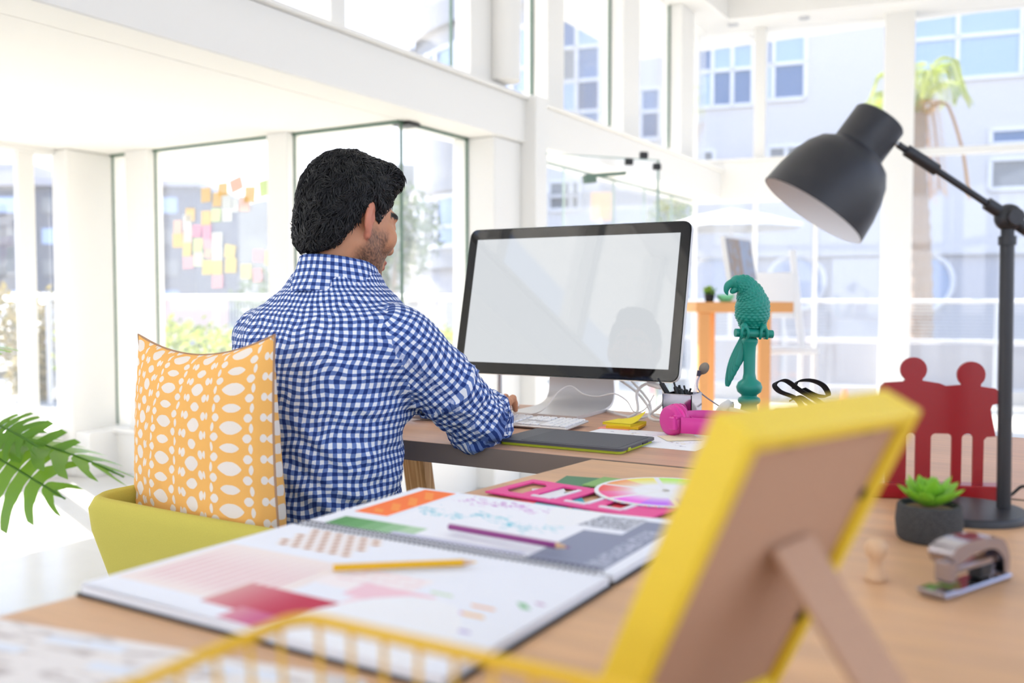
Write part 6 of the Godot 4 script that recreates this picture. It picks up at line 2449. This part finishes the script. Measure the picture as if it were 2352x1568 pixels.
func stapler() -> void:
	var ch: Material = M.chrome
	var o := thing("stapler", "small polished chrome stapler on the pale desk", "stapler", Vector3(-0.080, DESK, -1.068), deg_to_rad(66))
	o.scale = Vector3(0.86, 0.86, 0.86)
	put(bx(Vector3(0, 0.004, 0), Vector3(0.155, 0.006, 0.034), 0.002), "base", ch, o)
	var ft := MB.new()
	ft.cbox(Vector3(-0.066, 0.008, 0), Vector3(0.030, 0.004, 0.036), 0.0015)
	put(ft, "anvil", ch, o)
	var prof := curve2([Vector2(-0.055, 0.040), Vector2(-0.060, 0.052), Vector2(-0.045, 0.060), Vector2(0.0, 0.062), Vector2(0.05, 0.055), Vector2(0.070, 0.035), Vector2(0.072, 0.010)], 5)
	var back := curve2([Vector2(0.060, 0.010), Vector2(0.056, 0.030), Vector2(0.035, 0.044), Vector2(0.0, 0.046), Vector2(-0.04, 0.038), Vector2(-0.055, 0.038)], 5)
	var poly := PackedVector2Array()
	poly.append_array(prof)
	poly.append_array(back)
	var m := MB.new()
	m.prism(poly, 0.030, Transform3D(Basis(), Vector3(0, 0, 0.015)))
	put(m, "handle", ch, o)
	put(bx(Vector3(-0.048, 0.028, 0), Vector3(0.016, 0.028, 0.022), 0.003), "magazine_head", ch, o)
	put(bx(Vector3(0.005, 0.028, 0), Vector3(0.10, 0.010, 0.016), 0.002), "magazine", ch, o)
	put(bx(Vector3(0.030, 0.016, 0), Vector3(0.03, 0.018, 0.018), 0.003), "spring_block", M.black_plastic, o)
	# turned wooden peg lying near the frame
	var pg := MB.new()
	pg.lathe([Vector2(0, 0), Vector2(0.011, 0.0), Vector2(0.012, 0.003), Vector2(0.007, 0.010), Vector2(0.0065, 0.022), Vector2(0.011, 0.028), Vector2(0.012, 0.036), Vector2(0.008, 0.043), Vector2(0, 0.044)], 20)
	single(pg, "wooden_peg", mat("peg_wood", hexc("dcb48c"), 0.6), "small turned wooden peg standing behind the yellow frame", "peg", Vector3(-0.166, DESK, -1.045))


func picture_frame() -> void:
	var yl := mat("frame_yellow", hexc("f2cf38"), 0.45)
	var bd := mat("back_board", Color.WHITE, 0.85)
	var im := Image.create(256, 256, false, Image.FORMAT_RGB8)
	var n := noise(95, 0.25, 3)
	for y in 256:
		for x in 256:
			im.set_pixel(x, y, hexc("c8a184").lerp(hexc("b68d70"), clampf(0.5 + n.get_noise_2d(x, y), 0, 1)))
	bd.albedo_texture = tex(im)
	bd.uv1_triplanar = true
	bd.uv1_scale = Vector3(6, 6, 6)
	var W := 0.191
	var H := 0.249
	var D := 0.030
	var o := thing("picture_frame", "yellow picture frame seen from behind, leaning on its brown strut", "picture frame", Vector3(-0.245, DESK, -0.532), deg_to_rad(70.9))
	var lean := Basis(Vector3.RIGHT, deg_to_rad(26.0))
	var xf := Transform3D(lean, Vector3(0, 0.0, 0))
	xf.origin.y = 0.001
	var b := 0.011
	put(bx(Vector3(b / 2, H / 2, -D / 2), Vector3(b, H, D), 0.0015), "rail", yl, o, xf)
	put(bx(Vector3(W - b / 2, H / 2, -D / 2), Vector3(b, H, D), 0.0015), "rail", yl, o, xf)
	put(bx(Vector3(W / 2, H - b / 2, -D / 2), Vector3(W - 2 * b, b, D), 0.0015), "rail", yl, o, xf)
	put(bx(Vector3(W / 2, b / 2, -D / 2), Vector3(W - 2 * b, b, D), 0.0015), "rail", yl, o, xf)
	put(bx(Vector3(W / 2, H / 2, -0.008), Vector3(W - 2 * b, H - 2 * b, 0.003)), "back_board", bd, o, xf)
	put(bx(Vector3(W / 2, H / 2, -0.024), Vector3(W - 2 * b, H - 2 * b, 0.002)), "glazing", M.pane_grey, o, xf)
	for q in [Vector3(0.05, H - b, -0.005), Vector3(0.14, H - b, -0.005), Vector3(b, 0.07, -0.005), Vector3(b, 0.18, -0.005), Vector3(W - b, 0.07, -0.005), Vector3(W - b, 0.18, -0.005)]:
		put(bx(q, Vector3(0.008, 0.008, 0.0015)), "clip", M.fitting_black, o, xf)
	# strut, hinged on the board, foot on the desk
	var hinge := xf * Vector3(W * 0.56, H * 0.62, -0.004)
	var foot := Vector3(hinge.x + 0.012, 0.003, hinge.z + 0.105)
	var s := MB.new()
	s.bar(foot, hinge, 0.046, 0.005, Vector3(0, 0.5, 1), 0.0012)
	put(s, "strut", bd, o)


func wire_basket() -> void:
	var yl := mat("wire_yellow", hexc("edbc1f"), 0.4)
	var o := thing("wire_basket", "yellow wire basket at the front of the pale desk", "basket", Vector3(-0.235, DESK, -0.345))
	var hx := 0.175
	var hz := 0.088
	var h := 0.10
	var rim := MB.new()
	var rr := round_rect(hx * 2, hz * 2, 0.018)
	var pts := PackedVector3Array()
	for i in rr.size() + 1:
		var v := rr[i % rr.size()]
		pts.append(Vector3(v.x, h, v.y))
	rim.tube(pts, 0.0042, 8, false)
	put(rim, "rim", yl, o)
	var low := MB.new()
	var pl := PackedVector3Array()
	for q in pts:
		pl.append(Vector3(q.x * 0.9, 0.003, q.z * 0.86))
	low.tube(pl, 0.0025, 6, false)
	put(low, "foot_ring", yl, o)
	var mid := MB.new()
	var pm := PackedVector3Array()
	for q in pts:
		pm.append(Vector3(q.x * 0.96, 0.055, q.z * 0.94))
	mid.tube(pm, 0.0018, 6, false)
	put(mid, "middle_ring", yl, o)
	var total := 0.0
	for i in pts.size() - 1:
		total += pts[i].distance_to(pts[i + 1])
	for k in 40:
		var goal := total * k / 40.0
		var i := 0
		while i < pts.size() - 2 and goal > pts[i].distance_to(pts[i + 1]):
			goal -= pts[i].distance_to(pts[i + 1])
			i += 1
		var a := pts[i].lerp(pts[i + 1], clampf(goal / maxf(pts[i].distance_to(pts[i + 1]), 1e-6), 0, 1))
		var c := Vector3(a.x * 0.9, 0.003, a.z * 0.86)
		var w := MB.new()
		w.tube(PackedVector3Array([a, c]), 0.0017, 6)
		put(w, "wire", yl, o)
	for k in 9:
		var z := -hz * 0.86 + k * hz * 0.215
		var w := MB.new()
		w.tube(PackedVector3Array([Vector3(-hx * 0.9, 0.003, z), Vector3(hx * 0.9, 0.003, z)]), 0.0017, 6)
		put(w, "bottom_wire", yl, o)


func fill_par(im: Image, c: Color, x0: int, y0: int, w: int, h: int) -> void:
	im.fill_rect(Rect2i(x0, y0, w, h), c)


func sketchbook() -> void:
	rng.seed = 21
	# near page: swatches of pink stripes, brown checks, red blocks, small coloured marks (x runs along the spine, y from the spine outwards)
	var A := Image.create(1024, 680, false, Image.FORMAT_RGB8)
	A.fill(hexc("eef1fa"))
	for k in 16:      # pink striped sheet
		fill_par(A, hexc("f3e7e4"), 20, 250 + k * 22, 440 - k * 2, 22)
	fill_par(A, hexc("f3e7e4"), 20, 250, 430, 350)
	for k in 12:
		var x := 60 + k * 30
		for y in range(270, 585):
			var f: float = clampf((y - 270) / 140.0, 0, 1) * clampf((585 - y) / 60.0, 0, 1)
			A.fill_rect(Rect2i(x, y, 11, 1), hexc("f3e7e4").lerp(hexc("e2a7b4"), 0.8 * f))
	for i in 6:      # brown dots on a pale woven sheet
		for j in 6:
			var x := 120 + i * 44 + (22 if j % 2 else 0)
			var y := 30 + j * 30
			A.fill_rect(Rect2i(x - 20, y - 13, 38, 24), hexc("f0e2d8"))
			for dy in range(-9, 10):
				for dx in range(-11, 12):
					if dx * dx / 121.0 + dy * dy / 81.0 < 1.0:
						A.set_pixel(x + dx, y + dy, hexc("b98562"))
	fill_par(A, hexc("f6eef0"), 440, 240, 250, 150)
	for k in 20:
		fill_par(A, hexc("f2d4dc"), 450 + (k * 53) % 220, 250 + (k * 37) % 110, 26, 9)
	for y in range(470, 620):      # red swatch fading to salmon print
		for x in range(330, 600):
			var f := clampf((x - 330) / 200.0, 0, 1)
			A.set_pixel(x, y, hexc("dba0a0").lerp(hexc("c2304f"), f))
	for y in range(600, 672):
		for x in range(440, 580):
			var f := clampf((x - 440) / 140.0, 0, 1)
			A.set_pixel(x, y, hexc("dc9aa6").lerp(hexc("c03a7c"), f))
	fill_par(A, hexc("f3ccd8"), 560, 330, 200, 90)
	fill_par(A, hexc("f6dce4"), 600, 420, 220, 60)
	fill_par(A, hexc("f6d9c9"), 700, 500, 60, 70)
	for q in [["d5a8d6", 800, 380, 70, 14], ["c24b62", 770, 450, 40, 20], ["f0b07a", 850, 330, 60, 12], ["f2c07c", 860, 380, 54, 16], ["7fc08a", 930, 270, 24, 30], ["c79ac2", 965, 250, 22, 12], ["d9a0c0", 740, 410, 60, 12], ["cfe4c4", 720, 300, 60, 14], ["f5e3a0", 690, 470, 80, 18], ["e7b0d0", 800, 520, 80, 10], ["f0c2a8", 700, 560, 120, 30], ["b9a6d8", 900, 470, 40, 12]]:
		for dy in q[4]:
			A.fill_rect(Rect2i(q[1] + dy, q[2] + dy, q[3], 1), hexc(q[0]))
	# far page: orange banner, green swatches, purple and teal brush marks, black speckle, slate panel
	var B := Image.create(1024, 680, false, Image.FORMAT_RGB8)
	B.fill(hexc("eef1fa"))
	fill_par(B, hexc("ff7f3e"), 40, 20, 130, 430)
	for k in 30:
		fill_par(B, hexc("ffa652"), 70 + (k * 7) % 60, 60 + k * 12, 34, 8)
	fill_par(B, hexc("f2f4fb"), 200, 40, 560, 560)
	for k in 5:
		fill_par(B, [hexc("5d9a5c"), hexc("69a568"), hexc("7fb37e"), hexc("97c496"), hexc("b2d4b0")][k], 60 + k * 62, 520, 62, 110)
	var dab := func(c: Color, cx: float, cy: float, n: int, sx: float, sy: float) -> void:
		for i in n:
			B.fill_rect(Rect2i(clampi(int(cx + rng.randfn() * sx), 2, 990), clampi(int(cy + rng.randfn() * sy), 2, 660), rng.randi_range(4, 22), rng.randi_range(2, 6)), c)
	for k in 7:
		dab.call([hexc("c678cf"), hexc("d8a6dd"), hexc("b95bc2")][k % 3], 260.0 + k * 62, 90.0 + 20 * sin(k * 2.0), 28, 22.0, 26.0)
	for k in 8:
		dab.call([hexc("38bcd2"), hexc("8fd6e2"), hexc("5cc6da")][k % 3], 220.0 + k * 62, 300.0 + 40 * sin(k * 1.4), 30, 22.0, 24.0)
	fill_par(B, hexc("d3d7e0"), 700, 40, 180, 170)
	for i in 900:
		B.fill_rect(Rect2i(rng.randi_range(704, 870), rng.randi_range(44, 202), rng.randi_range(2, 7), rng.randi_range(2, 5)), [hexc("6f7284"), hexc("9599a8"), hexc("50536a")][i % 3])
	fill_par(B, hexc("8e94ab"), 760, 260, 225, 400)
	fill_par(B, hexc("8e94ab"), 880, 60, 105, 220)
	for i in 240:
		B.fill_rect(Rect2i(rng.randi_range(915, 965), rng.randi_range(180, 640), rng.randi_range(4, 14), rng.randi_range(3, 8)), hexc("c3c8d8"))
	fill_par(B, hexc("c9cbe0"), 300, 600, 440, 40)
	var ma := mat("page_print_near", Color.WHITE, 0.75)
	ma.albedo_texture = tex(A)
	var mb_ := mat("page_print_far", Color.WHITE, 0.75)
	mb_.albedo_texture = tex(B)
	var o := thing("sketchbook", "large wire-bound sketchbook lying open with printed colour swatches", "sketchbook", Vector3(-0.622, DESK, -0.884), deg_to_rad(-0.5))
	var L := 0.445
	var Dp := 0.298
	var Df := 0.258
	var black := mat("cover_black", hexc("2e2626"), 0.7)
	put(bx(Vector3(0, 0.0015, Dp / 2 + 0.006), Vector3(L + 0.008, 0.003, Dp + 0.006)), "back_cover", black, o)
	put(bx(Vector3(0, 0.0015, -Df / 2 - 0.006), Vector3(L + 0.008, 0.003, Df + 0.006)), "front_cover", black, o)
	put(bx(Vector3(0, 0.007, Dp / 2 + 0.006), Vector3(L, 0.008, Dp)), "page_block", M.paper_white, o)
	put(bx(Vector3(0, 0.006, -Df / 2 - 0.006), Vector3(L, 0.006, Df)), "page_block", M.paper_white, o)
	# top sheets, slightly waved
	var sheet := func(near: bool) -> MB:
		var p := PackedVector3Array()
		var uv := PackedVector2Array()
		for j in 13:
			for i in 17:
				var u := i / 16.0
				var v := j / 12.0
				var y := (0.0116 if near else 0.0096) + 0.0012 * sin(u * 5.0 + 1.0) * v
				if not near:
					y += 0.003 * v * v * smoothstep(0.6, 1.0, u)
				p.append(Vector3((u - 0.5) * L, y, (0.006 + Dp * v) if near else -(0.006 + Df * v)))
				uv.append(Vector2(u, v) if near else Vector2(u, 1.0 - v))
		var m := MB.new()
		m.grid(p, 17, 13, uv, not near)
		return m
	put(sheet.call(true), "top_sheet", ma, o)
	put(sheet.call(false), "top_sheet", mb_, o)
	var coil := MB.new()
	var pts := PackedVector3Array()
	for i in 1201:
		var a := TAU * i / 20.0
		pts.append(Vector3(-L / 2 + 0.01 + (L - 0.02) * i / 1200.0, 0.009 + 0.0075 * sin(a), 0.0085 * cos(a)))
	coil.tube(pts, 0.0007, 5, false)
	put(coil, "wire_coil", mat("wire_dark", hexc("4a4856"), 0.4, 0.5), o)


func pencil(at: Vector3, to: Vector3, col: Color, label: String) -> void:
	var o := thing("pencil", label, "pencil", at)
	var d := to - at
	var m := MB.new()
	m.tube(PackedVector3Array([Vector3.ZERO, d * 0.90]), 0.0038, 6)
	put(m, "barrel", mat("pencil_%s" % col.to_html(false), col, 0.35), o)
	var c := MB.new()
	c.tube(PackedVector3Array([d * 0.90, d * 0.97]), [0.0037, 0.0013], 10, false)
	put(c, "wood_tip", M.peg_wood, o)
	var l := MB.new()
	l.tube(PackedVector3Array([d * 0.97, d]), [0.0013, 0.0002], 8)
	put(l, "lead", M["pencil_%s" % col.to_html(false)], o)


func desk_cards() -> void:
	pencil(Vector3(-0.655, DESK + 0.0170, -0.742), Vector3(-0.536, DESK + 0.0170, -0.836), hexc("f2b90f"), "yellow pencil lying across the near page of the sketchbook")
	pencil(Vector3(-0.646, DESK + 0.0185, -0.945), Vector3(-0.470, DESK + 0.0205, -0.926), hexc("8e2a7e"), "purple pencil lying along the spine of the sketchbook")
	# pink template card with windows
	var pk := mat("card_pink", hexc("ee3f96"), 0.5)
	var wc := mat("card_white", hexc("eceef2"), 0.6)
	var rd := mat("card_red", hexc("dd2440"), 0.6)
	var tl := mat("card_teal", hexc("17a3b4"), 0.6)
	var o := thing("template_card", "bright pink template card with slanted cut-out windows", "card", Vector3(-0.605, DESK + 0.003, -1.240), deg_to_rad(-8))
	var m := MB.new()
	var W := 0.285
	var H := 0.120
	var cuts := [-0.115, -0.055, 0.005, 0.065]
	var poly := func(a: Array) -> void:
		m.prism(flat_poly(a), 0.0025, flat_xf(0.0025))
	poly.call([[-W / 2, H / 2], [W / 2, H / 2], [W / 2, H / 2 - 0.022], [-W / 2, H / 2 - 0.022]])
	poly.call([[-W / 2, -H / 2 + 0.018], [W / 2, -H / 2 + 0.018], [W / 2, -H / 2], [-W / 2, -H / 2]])
	var z0 := H / 2 - 0.022
	var z1 := -H / 2 + 0.018
	var xs := [-W / 2]
	for c in cuts:
		poly.call([[xs[-1], z0], [c - 0.014, z0], [c - 0.014, z1], [xs[-1], z1]])
		poly.call([[c - 0.014, z0], [c - 0.000, z0], [c - 0.014, z0 - 0.016]])
		poly.call([[c + 0.026, z1], [c + 0.026, z1 + 0.016], [c + 0.012, z1]])
		xs.append(c + 0.026)
	poly.call([[xs[-1], z0], [W / 2, z0], [W / 2, z1], [xs[-1], z1]])
	put(m, "sheet", pk, o)
	for k in range(1, 4):
		var c: float = cuts[k]
		var r := MB.new()
		r.bar(Vector3(c - 0.012, 0.003, z0 + 0.003), Vector3(c + 0.024, 0.003, z0 + 0.003), 0.007, 0.002)
		r.bar(Vector3(c + 0.024, 0.003, z0), Vector3(c + 0.024, 0.003, z1 + 0.01), 0.007, 0.002)
		put(r, "white_rim", wc, o)
	var und := [["white sample card showing through the pink template", wc, Vector3(-0.665, DESK, -1.245), 0.05, 0.085, 0.6], ["red sample card under the right end of the pink template", rd, Vector3(-0.515, DESK, -1.235), 0.075, 0.05, 0.1], ["teal sample card under the middle of the pink template", tl, Vector3(-0.612, DESK, -1.225), 0.022, 0.12, 0.6], ["small red card sticking out before the pink template", rd, Vector3(-0.672, DESK, -1.172), 0.035, 0.03, 0.2], ["small teal card between the sketchbook and the pink template", tl, Vector3(-0.630, DESK, -1.170), 0.055, 0.02, -0.1]]
	for q in und:
		single(bx(Vector3(0, 0.0012, 0), Vector3(q[3], 0.0024, q[4])), "sample_card", q[1], q[0], "card", q[2], q[5], "loose sample cards")
	for k in 2:
		var g: Color = [hexc("4f8460"), hexc("86b466")][k]
		single(bx(Vector3(0, 0.0012, 0), Vector3(0.062, 0.0024, 0.075)), "swatch_card", mat("swatch_green_%d" % k, g, 0.6), ["dark green swatch card behind the colour wheel", "light green swatch card half under the colour wheel"][k], "card", Vector3(-0.672 + k * 0.056, DESK + 0.001 + 0.0026 * k, -1.352 - 0.004 * k), deg_to_rad(10 - 12 * k), "green swatch cards")
	# colour wheel
	var S := 512
	var im := Image.create(S, S, false, Image.FORMAT_RGB8)
	for y in S:
		for x in S:
			var v := Vector2(x - S / 2.0, y - S / 2.0) / (S / 2.0)
			var r := v.length()
			var a := fposmod(v.angle() / TAU, 1.0)
			var seg := floorf(a * 12.0) / 12.0
			var c := Color.from_hsv(fposmod((seg - 0.4139) * 0.9, 1.0), 0.85, 0.97)
			var f := clampf((r - 0.42) / 0.5, 0, 1)
			c = hexc("f2f4fa").lerp(c, f * 0.85)
			if absf(fposmod(a * 6.0 + 0.5, 1.0) - 0.5) * r < 0.035 or r > 0.94:
				c = hexc("f0f1f4")
			im.set_pixel(x, y, c)
	var wm := mat("wheel_print", Color.WHITE, 0.45)
	wm.albedo_texture = tex(im)
	var w := thing("colour_wheel", "round printed colour wheel with white spokes on the pink template", "colour wheel", Vector3(-0.513, DESK + 0.0062, -1.330), 0.0)
	var disc := MB.new()
	for i in 48:
		var a0 := TAU * i / 48
		var a1 := TAU * (i + 1) / 48
		var p0 := Vector3(cos(a0), 0, sin(a0)) * 0.108
		var p1 := Vector3(cos(a1), 0, sin(a1)) * 0.108
		var u := func(p: Vector3) -> Vector2: return Vector2(p.x, p.z) / 0.216 + Vector2(0.5, 0.5)
		disc.tri(Vector3(0, 0.002, 0), p0 + Vector3(0, 0.002, 0), p1 + Vector3(0, 0.002, 0), u.call(Vector3.ZERO), u.call(p0), u.call(p1))
		disc.tri(Vector3.ZERO, p1, p0)
		disc.quad(p0, p0 + Vector3(0, 0.002, 0), p1 + Vector3(0, 0.002, 0), p1)
	put(disc, "disc", wm, w)
	var rv := MB.new()
	rv.lathe([Vector2(0.006, 0.002), Vector2(0.005, 0.0035), Vector2(0, 0.004)], 16)
	put(rv, "rivet", M.steel, w)
	# printed magazine at the front left of the desk
	var pim := Image.create(512, 512, false, Image.FORMAT_RGB8)
	pim.fill(hexc("e9e4e2"))
	var pn := noise(77, 0.012, 3)
	for y in 512:
		for x in 512:
			var k := clampf(pn.get_noise_2d(x, y * 2.5) * 2.2 - 0.15, 0, 1)
			pim.set_pixel(x, y, hexc("e9e4e2").lerp(hexc("b7aeab"), k))
	for k in 9:
		fill_par(pim, hexc("dfe6f2"), (k * 97) % 440, 20 + (k * 61) % 120, 50, 26)
	var mm := mat("magazine_print", Color.WHITE, 0.6)
	mm.albedo_texture = tex(pim)
	var mg := thing("magazine", "pale printed magazine at the front left corner of the desk", "magazine", Vector3(-0.640, DESK, -0.385), deg_to_rad(9.5))
	put(bx(Vector3(0, 0.003, 0), Vector3(0.42, 0.006, 0.27), 0.001), "pages", M.paper_white, mg)
	var cv := MB.new()
	cv.quad(Vector3(-0.21, 0.0064, 0.135), Vector3(-0.21, 0.0064, -0.135), Vector3(0.21, 0.0064, -0.135), Vector3(0.21, 0.0064, 0.135))
	put(cv, "cover", mm, mg)
